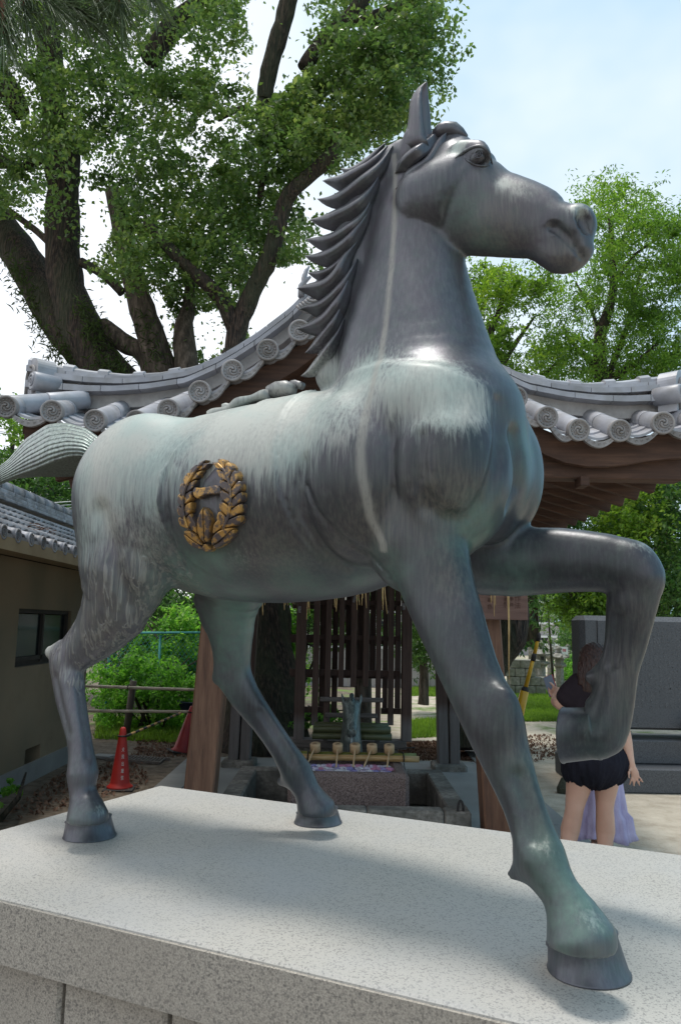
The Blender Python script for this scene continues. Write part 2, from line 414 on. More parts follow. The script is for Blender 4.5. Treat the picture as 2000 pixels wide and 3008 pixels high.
def surface_nets(lo, hi, h):
    lo = np.array(lo); n = np.ceil((np.array(hi) - lo) / h).astype(int); c = 4
    n = ((n + c - 1) // c) * c
    cg = [np.arange(n[i] // c + 1) * h * c + lo[i] for i in range(3)]
    X = np.stack(np.meshgrid(*cg, indexing='ij'), -1).reshape(-1, 3).astype(np.float32)
    dc = sdf(X).reshape([n[i] // c + 1 for i in range(3)])
    def mm(a, f):
        r = None
        for i in (0, 1):
            for j in (0, 1):
                for k in (0, 1):
                    s = a[i:a.shape[0] - 1 + i, j:a.shape[1] - 1 + j, k:a.shape[2] - 1 + k]
                    r = s if r is None else f(r, s)
        return r
    act = (mm(dc, np.minimum) < h * c * 2.2) & (mm(dc, np.maximum) > -h * c * 2.2)
    G = np.repeat(np.repeat(np.repeat(np.where(mm(dc, np.minimum) < 0, -1., 1.).astype(np.float32), c, 0), c, 1), c, 2)
    G = np.pad(G, ((0, 1),) * 3, mode='edge')
    M_ = np.repeat(np.repeat(np.repeat(act, c, 0), c, 1), c, 2)
    M2 = np.zeros(G.shape, bool)
    for i in (0, 1):
        for j in (0, 1):
            for k in (0, 1):
                M2[i:i + M_.shape[0], j:j + M_.shape[1], k:k + M_.shape[2]] |= M_
    ii = np.nonzero(M2); P = (np.stack(ii, 1) * h + lo).astype(np.float32)
    G[ii] = sdf(P)
    neg = G < 0
    anyn = mm(neg, np.logical_or); alln = mm(neg, np.logical_and); cells = np.nonzero(anyn & ~alln)
    idx = np.full(anyn.shape, -1, np.int32); idx[cells] = np.arange(len(cells[0]))
    pos = np.zeros((len(cells[0]), 3)); cnt = np.zeros(len(cells[0]))
    cr = [(0, 0, 0), (1, 0, 0), (0, 1, 0), (1, 1, 0), (0, 0, 1), (1, 0, 1), (0, 1, 1), (1, 1, 1)]
    val = [G[cells[0] + a, cells[1] + b, cells[2] + d] for a, b, d in cr]
    for p in range(8):
        for ax in range(3):
            if cr[p][ax] == 0:
                q = cr.index(tuple(cr[p][i] + (i == ax) for i in range(3)))
                a, b = val[p], val[q]; m = (a < 0) != (b < 0)
                t = np.where(m, a / np.where(a - b == 0, 1, a - b), 0)
                for i in range(3): pos[:, i] += np.where(m, cr[p][i] + (t if i == ax else 0), 0)
                cnt += m
    V = (np.stack(cells, 1) + pos / cnt[:, None]) * h + lo
    quads = []
    for ax in range(3):
        sl = [slice(1, -1)] * 3; sl2 = [slice(1, -1)] * 3
        A = neg; s1 = [slice(None)] * 3; s2 = [slice(None)] * 3; s1[ax] = slice(0, -1); s2[ax] = slice(1, None)
        ch = A[tuple(s1)] != A[tuple(s2)]; loc = np.nonzero(ch); a1, a2 = (ax + 1) % 3, (ax + 2) % 3
        L = [loc[0], loc[1], loc[2]]
        ok = (L[a1] > 0) & (L[a2] > 0) & (L[a1] < idx.shape[a1]) & (L[a2] < idx.shape[a2])
        L = [l[ok] for l in L]
        def at(d1, d2):
            q = [L[0].copy(), L[1].copy(), L[2].copy()]; q[a1] = q[a1] - d1; q[a2] = q[a2] - d2; return idx[q[0], q[1], q[2]]
        q = np.stack([at(1, 1), at(0, 1), at(0, 0), at(1, 0)], 1)
        fl = ~A[L[0], L[1], L[2]]; q[fl] = q[fl][:, ::-1]
        quads.append(q)
    F_ = np.concatenate(quads); F_ = F_[(F_ >= 0).all(1)]
    return V, F_
def relax(V, Fq, it=2):
    n = len(V); E = np.concatenate([Fq[:, [0, 1]], Fq[:, [1, 2]], Fq[:, [2, 3]], Fq[:, [3, 0]]])
    deg = np.bincount(E[:, 0], minlength=n) + np.bincount(E[:, 1], minlength=n)
    for k in range(it):
        for lam in (.5, -.52):
            A = np.zeros_like(V)
            for i in range(3):
                A[:, i] = np.bincount(E[:, 0], V[E[:, 1], i], n) + np.bincount(E[:, 1], V[E[:, 0], i], n)
            V = V + lam * (A / np.maximum(deg, 1)[:, None] - V)
    return V
# carved hollows, cut where the photograph shows them on the near side
def groove(pts, r, k=.006):
    P, Nn, bad = hit([(x * 1.2755, y * 1.2755) for x, y in pts]); PR.append(('g', [(*(p + n_ * rr_ * .25), rr_, 1.0) for p, n_, rr_ in zip(P, Nn, r)], k))
_g = [([(1271, 521), (1284, 528), (1300, 543), (1318, 563), (1334, 583), (1345, 600)], [.018, .016, .014, .012, .010, .009], .004), ([(1325, 495), (1328, 505)], [.001, .001], .005),
      ([(183, 1580), (190, 1640), (200, 1700), (203, 1745)], [.006] * 4, .02), ([(128, 1560), (140, 1620), (158, 1690)], [.006] * 3, .02),
      ([(600, 1640), (640, 1700), (672, 1752)], [.006] * 3, .02), ([(1420, 1420), (1412, 1480), (1405, 1530)], [.008] * 3, .03), ([(1195, 1790), (1212, 1860), (1230, 1930)], [.010] * 3, .03),
      ([(1147, 925), (1152, 1000), (1144, 1080), (1122, 1140), (1088, 1188)], [.016, .020, .020, .017, .013], .03), ([(1182, 1000), (1192, 1050), (1188, 1115), (1172, 1165)], [.013, .016, .016, .011], .03), ([(975, 1165), (1012, 1188), (1058, 1195)], [.008, .010, .010], .03),
      ([(968, 1005), (962, 1060), (965, 1120), (985, 1165)], [.016] * 4, .03), ([(385, 1060), (378, 1150), (392, 1240), (420, 1310)], [.013] * 4, .03),
      ([(700, 1060), (690, 1120), (700, 1190), (740, 1260), (800, 1310)], [.007] * 5, .03), ([(230, 1180), (260, 1290), (300, 1390)], [.012] * 3, .06)]
_c = [hit([(x * 1.2755, y * 1.2755) for x, y in g[0]]) for g in _g]
for (pts, r, k), (P_, N_, b_) in zip(_g, _c): PR.append(('g', [(*(p + n_ * rr_ * .10), rr_, 1.0) for p, n_, rr_ in zip(P_, N_, r)], k))
PR.append(('g', o([(1339, 487, -.038, 10, 1), (1341, 499, -.036, 17, 1), (1345, 513, -.034, 18, 1), (1350, 529, -.028, 12, 1)]), .003))
P_, N_, b_ = hit([(1106 * 1.2755, 364 * 1.2755)]); PR.append(('s', (*P_[0], .034, .024, .017, -.15, 0), .006))
_bx = [prim_box(p) for p in PR if p[0] in 'ce']
HV_, HF_ = surface_nets(np.min([b[0] for b in _bx], 0) - .06, np.max([b[1] for b in _bx], 0) + .06, .0078)
HV_ = relax(HV_, HF_, 3)

from mathutils.bvhtree import BVHTree
_bvh = BVHTree.FromPolygons([tuple(v) for v in HV_.tolist()], [tuple(f) for f in HF_.tolist()])
def hit(pts, miss_v=-.02):                 # now on the finished mesh: same result, quick
    c = Vector((0, 0, CAMZ)); C0 = Vector((c.dot(HU), c.dot(HV) - V0, CAMZ - PZ)); P = []; Nn = []; bad = []
    for x, y in pts:
        d = ray(x, y).normalized(); d = Vector((d.dot(HU), d.dot(HV), d.z)); loc, nor, ix, ds = _bvh.ray_cast(C0, d)
        if loc is None: P.append(HP(x, y, miss_v)[0]); Nn.append((0, -1, 0)); bad.append(True)
        else:
            if nor.dot(d) > 0: nor = -nor
            P.append(tuple(loc)); Nn.append(tuple(nor)); bad.append(False)
    return np.array(P, float), np.array(Nn, float), np.array(bad)
# ---- points on the horse's near surface seen at photo pixels (ray marched once, kept as coordinates)
def Z(ox, oy, sc, pts): return [(ox + x / sc, oy + y / sc) for x, y in pts]

# ---- bronze: patina, plus some highlights and dim reflections painted into the colour
PALE = [  # photo px, offset v, radius (m), strength
    (300, 1330, -.2, .16, .8), (420, 1260, -.15, .22, 1), (560, 1230, -.15, .18, 1), (700, 1220, -.15, .17, 1), (820, 1190, -.1, .17, .9), (300, 1480, -.25, .13, .55), (480, 1440, -.25, .13, .5),
    (250, 1600, -.2, .12, .35), (420, 1600, -.25, .12, .3), (640, 1300, -.25, .13, .65), (780, 1290, -.25, .14, .7), (900, 1240, -.2, .14, .65), (960, 1140, -.1, .12, .55), (1060, 1120, -.2, .11, .7),
    (1180, 1120, -.25, .10, .65), (1280, 1130, -.25, .09, .8), (1360, 1180, -.25, .08, .75), (1000, 1250, -.3, .09, .4), (1240, 1200, -.3, .08, .45), (1330, 1235, -.3, .05, .4),
    (145, 1900, -.2, .05, .7), (190, 1980, -.2, .05, .3), (1345, 430, -.09, .035, .7), (1700, 615, -.05, .03, .6), (1520, 560, -.05, .05, .35), (1480, 540, -.05, .035, .5),
    (1890, 1600, .12, .04, .35), (1740, 2700, -.37, .03, .35), (1600, 2490, -.33, .025, .3), (1000, 520, -.02, .03, .4), (1250, 270, 0, .03, .5),  # fetlock and pastern spots are reflected highlights painted pale
    (700, 1640, -.28, .07, .25), (300, 2380, -.25, .03, .35)]
DARK = [(1330, 1330, -.25, .14, .9), (1200, 1400, -.3, .12, .8), (1330, 1480, -.2, .14, .9), (1330, 1650, -.2, .16, 1), (1400, 1900, -.25, .16, 1), (1460, 2100, -.3, .15, 1), (1530, 2300, -.3, .13, 1), (1600, 2480, -.35, .10, .9), (1640, 2600, -.35, .07, .5), (1600, 1640, .1, .16, 1), (1780, 1650, .15, .15, 1), (1860, 1850, .15, .15, 1), (1820, 2050, .15, .14, 1), (1740, 2150, .15, .12, 1), (760, 2080, .2, .12, 1), (850, 2250, .25, .12, 1), (900, 2400, .3, .12, 1), (290, 2200, -.23, .08, .5), (300, 2330, -.24, .08, .6), (980, 1450, -.3, .15, .8), (780, 1500, -.28, .15, .7), (640, 1560, -.28, .12, .6), (900, 1600, -.28, .14, .6), (1150, 1450, -.3, .13, .8), (1080, 1550, -.3, .12, .7), (1530, 1250, .1, .12, .5), (560, 1450, -.28, .08, .6), (1500, 1350, .1, .14, .6), (1320, 620, -.08, .10, .7), (1500, 680, -.06, .12, .5), (1660, 700, -.05, .08, .6), (900, 900, -.05, .10, .4), (1430, 460, -.08, .04, .6), (750, 1650, -.28, .12, .4), (330, 1750, -.25, .15, .5)]  # dark patina on legs; on the chest, dim reflections put into the colour
TEAL = [(560, 1700, .0, .13, 1), (700, 1740, -.05, .09, .7), (690, 1800, .16, .12, .9), (650, 1900, .17, .1, .8), (500, 1740, -.1, .07, .8), (650, 2020, .2, .06, .6), (900, 1720, -.05, .1, .5), (1150, 1690, -.05, .07, .6),
    (640, 1640, -.25, .07, .6), (1390, 1560, .02, .08, .7), (1500, 1700, .1, .08, .5), (1550, 1300, .12, .09, .7), (1370, 610, -.07, .05, .5), (1400, 700, -.04, .05, .4), (1610, 2520, -.34, .07, .35), (1700, 2680, -.37, .09, .8),
    (1540, 2300, -.32, .06, .2), (1060, 1700, -.1, .06, .5), (1750, 2150, .15, .06, .2), (1250, 2000, -.3, .08, .25), (230, 2420, -.25, .05, .3), (1450, 720, -.03, .03, .5)]
BROWN = [(1300, 1480, -.2, .1, .8), (1100, 1530, -.25, .1, .6), (800, 1640, -.28, .14, .7), (1000, 1620, -.25, .09, .5), (1450, 680, -.05, .09, .7), (1660, 760, -.03, .05, .7), (350, 1750, -.25, .14, .6), (280, 1850, -.2, .1, .6), (1330, 1700, -.2, .07, .4),
    (1850, 2000, .15, .09, .5), (1890, 1800, .15, .07, .3), (1540, 2200, -.3, .05, .4)]
def blobs(P, L):
    r = np.zeros(len(P)); CC, _, bd = hit([(q[0], q[1]) for q in L])
    for (x, y, v, rad, s), c, bb in zip(L, CC, bd):
        c = HP(x, y, v)[0] if bb else c; d2 = ((P - c) ** 2).sum(1) / rad ** 2
        r = np.maximum(r, s * np.exp(-d2 * .8)) * .5 + .5 * (1 - (1 - r) * (1 - s * np.exp(-d2 * 1.1)))
    return np.clip(r, 0, 1)
STREAK = hit(((1158, 470), (1160, 560), (1155, 700), (1143, 850), (1125, 1000), (1100, 1110), (1078, 1200), (1058, 1320), (1062, 1390), (1076, 1460), (1092, 1530), (1125, 1600)))[0]
def paint(me, P):
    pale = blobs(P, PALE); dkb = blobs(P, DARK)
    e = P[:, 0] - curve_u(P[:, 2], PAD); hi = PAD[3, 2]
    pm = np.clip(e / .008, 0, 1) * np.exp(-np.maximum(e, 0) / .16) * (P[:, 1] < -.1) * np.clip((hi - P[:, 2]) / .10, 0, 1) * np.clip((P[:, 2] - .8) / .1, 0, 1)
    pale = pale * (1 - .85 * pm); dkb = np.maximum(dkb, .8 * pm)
    su = P[:, 0] - curve_u(P[:, 2], STREAK)
    dw = P[:, 2] - STREAK[-1, 2]; on = (P[:, 1] < -.02) & (dw > -.02) & (P[:, 2] < STREAK[0, 2] + .02)
    wd = .0085 + .0045 * np.clip((1.6 - P[:, 2]) / .5, 0, 1)
    stk = np.where(on, np.exp(-(su / wd) ** 4) * .95, 0)
    hair = np.clip((1.0 - P[:, 2]) / .14, 0, 1) * np.clip((P[:, 2] - .44) / .06, 0, 1) * (P[:, 0] < HP(560, 1700, -.2)[0][0]) * (P[:, 1] < -.05)
    col = np.stack([pale, blobs(P, TEAL), blobs(P, BROWN), np.ones(len(P))], 1)
    a = me.color_attributes.new('patina', 'FLOAT_COLOR', 'POINT'); a.data.foreach_set('color', col.astype(np.float32).ravel())
    col2 = np.stack([stk, hair, dkb, np.ones(len(P))], 1)
    a = me.color_attributes.new('marks', 'FLOAT_COLOR', 'POINT'); a.data.foreach_set('color', col2.astype(np.float32).ravel())
def bronze(name, use_attr=True, pale_const=0.0, dark=(.085, .090, .108)):
    m, nt, b = mat_new(name); L = nt.links
    def noise(sc, vs, det=5, ro=.6):
        n = N(nt, 'ShaderNodeTexNoise'); n.inputs['Scale'].default_value = sc; n.inputs['Detail'].default_value = det; n.inputs['Roughness'].default_value = ro
        L.new(coords(nt, vs), n.inputs['Vector']); return n.outputs['Fac']
    def math_(op, a, b_=None, c=None, clamp=False):
        n = N(nt, 'ShaderNodeMath', operation=op); n.use_clamp = clamp
        for i, x in enumerate((a, b_, c)):
            if x is None: continue
            if isinstance(x, (int, float)): n.inputs[i].default_value = x
            else: L.new(x, n.inputs[i])
        return n.outputs[0]
    def mix(f, c1, c2):
        n = N(nt, 'ShaderNodeMixRGB')
        for i, x in ((0, f), (1, c1), (2, c2)):
            if isinstance(x, tuple): n.inputs[i].default_value = (*x, 1)
            elif isinstance(x, (int, float)): n.inputs[i].default_value = x
            else: L.new(x, n.inputs[i])
        return n.outputs[0]
    big = noise(3.2, (1, 1, .8)); fine = noise(13, (9, 9, .7), 6, .65); mot = noise(22, (1, 1, 1), 6, .7); fine2 = noise(26, (6, 6, .6), 4, .6)
    base = mix(ramp_out(nt, big, [(.38, (0, 0, 0)), (.62, (1, 1, 1))]), dark, (.118, .110, .130))
    base = mix(math_('MULTIPLY', ramp_out(nt, mot, [(.45, (0, 0, 0)), (.7, (1, 1, 1))]), .45), base, (.088, .125, .115))
    base = mix(math_('MULTIPLY', ramp_out(nt, fine, [(.42, (0, 0, 0)), (.75, (1, 1, 1))]), .35), base, (.20, .215, .225))
    if use_attr:
        at = N(nt, 'ShaderNodeVertexColor'); at.layer_name = 'patina'; sp = N(nt, 'ShaderNodeSeparateColor'); L.new(at.outputs['Color'], sp.inputs[0])
        a2 = N(nt, 'ShaderNodeVertexColor'); a2.layer_name = 'marks'; s2 = N(nt, 'ShaderNodeSeparateColor'); L.new(a2.outputs['Color'], s2.inputs[0])
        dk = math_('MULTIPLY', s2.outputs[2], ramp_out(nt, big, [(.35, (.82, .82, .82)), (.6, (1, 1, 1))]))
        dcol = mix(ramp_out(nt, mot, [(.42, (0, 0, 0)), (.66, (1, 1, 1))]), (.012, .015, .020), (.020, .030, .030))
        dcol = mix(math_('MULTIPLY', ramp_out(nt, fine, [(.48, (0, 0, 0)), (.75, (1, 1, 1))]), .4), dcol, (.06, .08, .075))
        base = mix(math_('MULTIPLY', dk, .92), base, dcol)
        br = math_('MULTIPLY', sp.outputs[2], ramp_out(nt, fine, [(.3, (0, 0, 0)), (.6, (1, 1, 1))]))
        base = mix(math_('MULTIPLY', br, .8), base, (.125, .112, .092))
        tl = math_('MULTIPLY', sp.outputs[1], ramp_out(nt, mot, [(.3, (.25, .25, .25)), (.62, (1, 1, 1))]))
        base = mix(math_('MULTIPLY', tl, .85), base, (.10, .19, .155))
        tw = math_('MULTIPLY', sp.outputs[1], ramp_out(nt, big, [(.5, (0, 0, 0)), (.7, (.6, .6, .6))])); base = mix(tw, base, (.17, .29, .235))
        t1 = math_('MULTIPLY_ADD', math_('SUBTRACT', fine, .5), 1.0, sp.outputs[0]); t1 = math_('MULTIPLY_ADD', math_('SUBTRACT', fine2, .5), .5, t1)
        pf = math_('MULTIPLY', ramp_out(nt, t1, [(.17, (0, 0, 0)), (.48, (.62, .62, .62)), (.9, (1, 1, 1))]), math_('MULTIPLY', sp.outputs[0], 2.1, clamp=True))
        pcol = mix(ramp_out(nt, big, [(.4, (0, 0, 0)), (.6, (1, 1, 1))]), (.37, .46, .43), (.47, .49, .45))
        base = mix(math_('MULTIPLY', pf, .88), base, pcol)
        sk = math_('MULTIPLY', math_('MULTIPLY', s2.outputs[0], .85), ramp_out(nt, fine2, [(.25, (.45, .45, .45)), (.5, (1, 1, 1))])); base = mix(math_('MULTIPLY', sk, .8), base, (.30, .295, .265))
        # wavy hair lines on the thigh
        nh = N(nt, 'ShaderNodeTexNoise'); nh.inputs['Scale'].default_value = 1.0; nh.inputs['Detail'].default_value = 2.5; nh.inputs['Distortion'].default_value = .35; L.new(coords(nt, (66, 66, 3.0), rot=(0, .10, 0)), nh.inputs['Vector'])
        hl = math_('MULTIPLY', ramp_out(nt, nh.outputs['Fac'], [(.50, (0, 0, 0)), (.57, (1, 1, 1)), (.60, (1, 1, 1)), (.68, (0, 0, 0))]), s2.outputs[1])
        base = mix(math_('MULTIPLY', hl, .45), base, (.30, .30, .27))
    if pale_const:
        pf = math_('MULTIPLY', ramp_out(nt, fine, [(.35, (0, 0, 0)), (.6, (1, 1, 1))]), pale_const); base = mix(pf, base, (.38, .46, .42))
    L.new(base, b.inputs['Base Color']); b.inputs['Metallic'].default_value = .45
    rr = ramp_out(nt, mot, [(.3, (.34, .34, .34)), (.7, (.46, .46, .46))]); L.new(rr, b.inputs['Roughness'])
    if use_attr:
        r1 = mix(dk, rr, ramp_out(nt, mot, [(.3, (.29, .29, .29)), (.7, (.42, .42, .42))])); r2 = mix(math_('MULTIPLY', pf, 1.0), r1, (.55, .55, .55)); L.new(r2, b.inputs['Roughness']); me_ = math_('SUBTRACT', math_('SUBTRACT', .45, math_('MULTIPLY', dk, .2)), math_('MULTIPLY', math_('MAXIMUM', math_('MAXIMUM', pf, tl), math_('MAXIMUM', br, sk)), .4)); L.new(me_, b.inputs['Metallic'])
    bp = N(nt, 'ShaderNodeBump'); bp.inputs['Strength'].default_value = .25; bp.inputs['Distance'].default_value = .003; L.new(mot, bp.inputs['Height'])
    last = bp.outputs[0]
    if use_attr:
        b2 = N(nt, 'ShaderNodeBump'); b2.inputs['Strength'].default_value = .5; b2.inputs['Distance'].default_value = .004; L.new(hl, b2.inputs['Height']); L.new(last, b2.inputs['Normal']); last = b2.outputs[0]
    L.new(last, b.inputs['Normal'])
    return m
def ramp_out(nt, src, stops):
    r = ramp(nt, stops); nt.links.new(src, r.inputs[0]); return r.outputs[0]
M_bronze = bronze('patinated_bronze')
M_bronze2 = bronze('patinated_bronze_detail', False, .35)
M_bronze_d = bronze('dark_bronze', False, 0, (.07, .08, .085))
horse = empty('horse_statue', HO, (0, 0, -HA), label='large green-grey bronze horse statue striding on a granite plinth with one foreleg raised', cat='statue')
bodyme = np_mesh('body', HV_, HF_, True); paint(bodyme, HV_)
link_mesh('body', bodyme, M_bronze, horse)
def horse_part(name, V, Fs, smooth=True, mat=None, **k):
    me = np_mesh(name, V, Fs, smooth); 
    if mat is None or mat is M_bronze: paint(me, np.asarray(V)); mat = M_bronze
    return link_mesh(name, me, mat, horse, **k)
def loft(rings, closed=True, cap0=True, cap1=True):
    n = len(rings[0]); V = [tuple(p) for r in rings for p in r]; F = []
    for i in range(len(rings) - 1):
        for k in range(n if closed else n - 1):
            k2 = (k + 1) % n; F.append((i * n + k, i * n + k2, (i + 1) * n + k2, (i + 1) * n + k))
    if cap0: F.append(tuple(reversed(range(n))))
    if cap1: F.append(tuple((len(rings) - 1) * n + k for k in range(n)))
    return V, F
# ---- hooves
def hoof(c0, a0, b0, c1, a1, b1, drop):
    c0, a0, b0, c1, a1, b1 = [np.array(x, float) for x in (c0, a0, b0, c1, a1, b1)]
    up = (c1 - c0); rings = []; n = 48
    prof = [(0.0, .97), (0.015, 1.02), (.05, 1.03), (.08, 1.0), (.5, .99), (.9, .985), (.95, 1.03), (1.0, 1.035), (1.04, .99), (1.08, .85)]
    for t, m in prof:
        c = c0 + (c1 - c0) * min(t, 1) + (up * (t - 1) if t > 1 else 0); a = a0 + (a1 - a0) * min(t, 1); b_ = b0 + (b1 - b0) * min(t, 1); r = []
        for k in range(n):
            th = 2 * math.pi * k / n; x, y = math.cos(th), math.sin(th)
            xx = x * (1.0 if x > 0 else .88)
            r.append(c + (a * xx + b_ * y) * m + drop * np.array((0, 0, 1)) * x * t)
        rings.append(r)
    return loft(rings)
def ground_hoof(cb, hwb, ct, hwt, drop=.012, kb=.98):
    p = HG(cb[0] * 1.2755, cb[1] * 1.2755); s = HP(cb[0] * 1.2755, cb[1] * 1.2755, p[1])[1]
    q, s2 = HP(ct[0] * 1.2755, ct[1] * 1.2755, p[1]); rb, rt = hwb * 1.2755 * s, hwt * 1.2755 * s2
    V, F = hoof(p, (rb, 0, 0), (0, rb * kb, 0), q, (rt, 0, 0), (0, rt * kb, 0), drop)
    horse_part('hoof', V, F); return p
g1 = ground_hoof((1350, 2236), 97, (1333, 2156), 82, .02)
g2 = ground_hoof((206, 1925), 61, (203, 1883), 52)
g3 = ground_hoof((730, 1893), 57, (728, 1864), 49)
p0, s0 = HP(1294 * 1.2755, 1689 * 1.2755, .15); p1, s1 = HP(1372 * 1.2755, 1684 * 1.2755, .15)
V, F = hoof(p0, (.0, 0, -66 * 1.2755 * s0), (0, .062, 0), p1, (-14 * s0 * -1, 0, -61 * 1.2755 * s1), (0, .055, 0), 0.0)
horse_part('hoof', V, F)
# ---- mane
def interp_path(pts, n):
    pts = np.array(pts, float); d = np.r_[0, np.cumsum(np.linalg.norm(np.diff(pts, axis=0), axis=1))]; t = np.linspace(0, d[-1], n)
    out = np.stack([np.interp(t, d, pts[:, i]) for i in range(pts.shape[1])], 1)
    for _ in range(3): out[1:-1] = (out[:-2] + 2 * out[1:-1] + out[2:]) / 4
    return out
def lock(pts, h_px, thick, tipv=-.015, rootv=None, n=26, hprof=None, lift=0.0, name='mane_lock'):
    """crescent lock of hair: ridge line through photo points from tip to root, hanging depth h_px, thickness in metres"""
    path = interp_path(pts, n); P, Nn, bad = hit(path, tipv)
    vv = P[:, 1].copy()
    vs = np.where(bad, np.nan, vv); good = np.nonzero(~bad)[0]
    if len(good):
        f = good[0]; root = vv[good[-1]]
        for i in range(n):
            if bad[i] and i < f: vs[i] = tipv + (vv[f] - tipv) * (i / max(f, 1))
            elif bad[i]: vs[i] = root
    else: vs[:] = tipv
    for _ in range(6): vs[1:-1] = (vs[:-2] + vs[1:-1] * 2 + vs[2:]) / 4
    rings = []
    for i in range(n):
        t = i / (n - 1); hp = (hprof or (lambda t: min(1, (t / .22) ** .8) * (1 - max(0, (t - .45) / .55) ** 1.3 * .9)))(t)
        h = h_px * hp; a = path[min(i + 1, n - 1)] - path[max(i - 1, 0)]; a = a / np.linalg.norm(a)
        dn = np.array((-a[1], a[0])); dn = dn if dn[1] > 0 else -dn
        dn = dn * .75 + np.array((.35, .65)) * .35; th = thick * min(1, .25 + t * 3.2) * (1 - max(0, (t - .55) / .45) * .75)
        lf = lift * math.sin(math.pi * min(1, t * 1.0)); r = []
        prof = [(-.04, .0), (.0, -.55), (.10, -1.0), (.25, -1.0), (.45, -.72), (.75, -.38), (1.02, -.05), (1.0, .35), (.6, .6), (.25, .7), (.02, .5)]
        for s_, o_ in prof:
            q = path[i] + dn * h * s_; p, sc = HP(q[0], q[1], vs[i] - lf + o_ * th); r.append(p)
        rings.append(r)
    V, F = loft(rings); return horse_part(name, V, F)
ZM = lambda *p: Z(850, 480, 3.52, p)
locks = [
    (ZM((525, 45), (600, 60), (700, 10), (800, -60), (900, -150), (990, -215)), 30, .022),
    (ZM((340, 180), (400, 155), (520, 130), (640, 60), (780, -10), (900, -90), (1010, -190)), 46, .03),
    (ZM((285, 365), (400, 355), (500, 310), (640, 200), (780, 95), (900, 10), (1000, -100), (1060, -190)), 48, .032),
    (ZM((210, 580), (340, 550), (460, 490), (620, 415), (740, 330), (850, 220), (930, 110)), 50, .033),
    (ZM((170, 780), (300, 765), (430, 730), (560, 650), (680, 570), (770, 480), (850, 350)), 48, .033),
    (ZM((155, 955), (280, 940), (420, 880), (560, 780), (660, 660), (760, 560), (840, 440)), 46, .032),
    (ZM((190, 1130), (330, 1110), (430, 1060), (530, 970), (600, 880)), 30, .024),
    (ZM((75, 1290), (200, 1245), (330, 1220), (440, 1130), (540, 950), (620, 870), (720, 780)), 50, .034),
    (ZM((100, 1510), (160, 1460), (290, 1440), (420, 1340), (520, 1230), (620, 1100), (700, 980)), 42, .03),
    (ZM((80, 1710), (180, 1660), (330, 1570), (440, 1440), (540, 1290), (640, 1110)), 50, .034),
    (ZM((160, 1960), (230, 1880), (290, 1790), (430, 1620), (500, 1500), (590, 1380)), 40, .03),
    (ZM((115, 2200), (180, 2150), (260, 2040), (400, 1850), (500, 1720), (560, 1600)), 36, .028)]
for pts, h, th in locks: lock(pts, h * 1.15, th * 1.35, tipv=-.035)
ZF = lambda *p: Z(1150, 200, 4.48, p)
fp = lambda t: min(1, (t / .12) ** .8) * (1 - max(0, (t - .7) / .3) ** 1.5 * .95)
lock(ZF((40, 1380), (90, 1230), (200, 1110), (330, 1010), (460, 920), (560, 850), (640, 800)), 40, .026, hprof=fp, lift=.012, name='forelock')
lock(ZF((50, 1580), (110, 1510), (160, 1390), (270, 1290), (430, 1190), (500, 1100), (580, 950), (680, 860), (760, 820)), 40, .026, hprof=fp, lift=.012, name='forelock')
def tube_part(name, P, rad, n=10, **k):
    b = MB().tube([Vector(p) for p in P], rad, n); V = np.array(b.v); return horse_part(name, V, b.f, **k)
fl = [HP(x, y, v)[0] for (x, y), v in zip(ZF((560, 880), (640, 830), (720, 815), (820, 820), (900, 860), (985, 900)), (-.03, -.025, -.02, -.015, -.01, -.01))]
tube_part('forelock', fl, [.014, .022, .025, .024, .018, .006], 14)
# ---- ears
def ear(ox, oy, v, sx=1.0, sy=1.0):
    lv = [(-.14, 90, 500, 590), (0, 130, 470, 560), (.12, 175, 450, 540), (.25, 205, 430, 518), (.4, 222, 416, 514), (.55, 230, 410, 502), (.68, 245, 402, 490), (.8, 285, 396, 481), (.9, 345, 405, 476), (.96, 405, 430, 472), (1.0, 455, 460, 468)]
    rings = []
    for t, l, i, r in lv:
        y = 960 - 782 * t; cx = 370
        X = lambda x: (1150 + (cx + (x - cx) * sx) / 4.48 + ox); Y = 200 + (960 - (960 - y) * sy) / 4.48 + oy
        w = (r - l) / 4.48 / 2; d = .034 * (1 - max(t, 0) ** 3) + .002
        sec = [(i, -.75), ((l + i) * .5, -1.0), (l + (i - l) * .12, -.6), (l, 0), (l + (r - l) * .12, .6), ((l + r) * .5, 1.0), (r, .75), (r - (r - l) * .03, .55), (l + (r - l) * .62, .35), (l + (r - l) * .42, 0), (l + (i - l) * .72, -.45), (i - (i - l) * .04, -.62)]
        rings.append([HP(X(x), Y, v * (1 if t >= 0 else .5) + o_ * d)[0] for x, o_ in sec])
    V, F = loft(rings); return horse_part('ear', V, F)
ear(0, 0, -.045); ear(8, 6, .05, .75, .42)
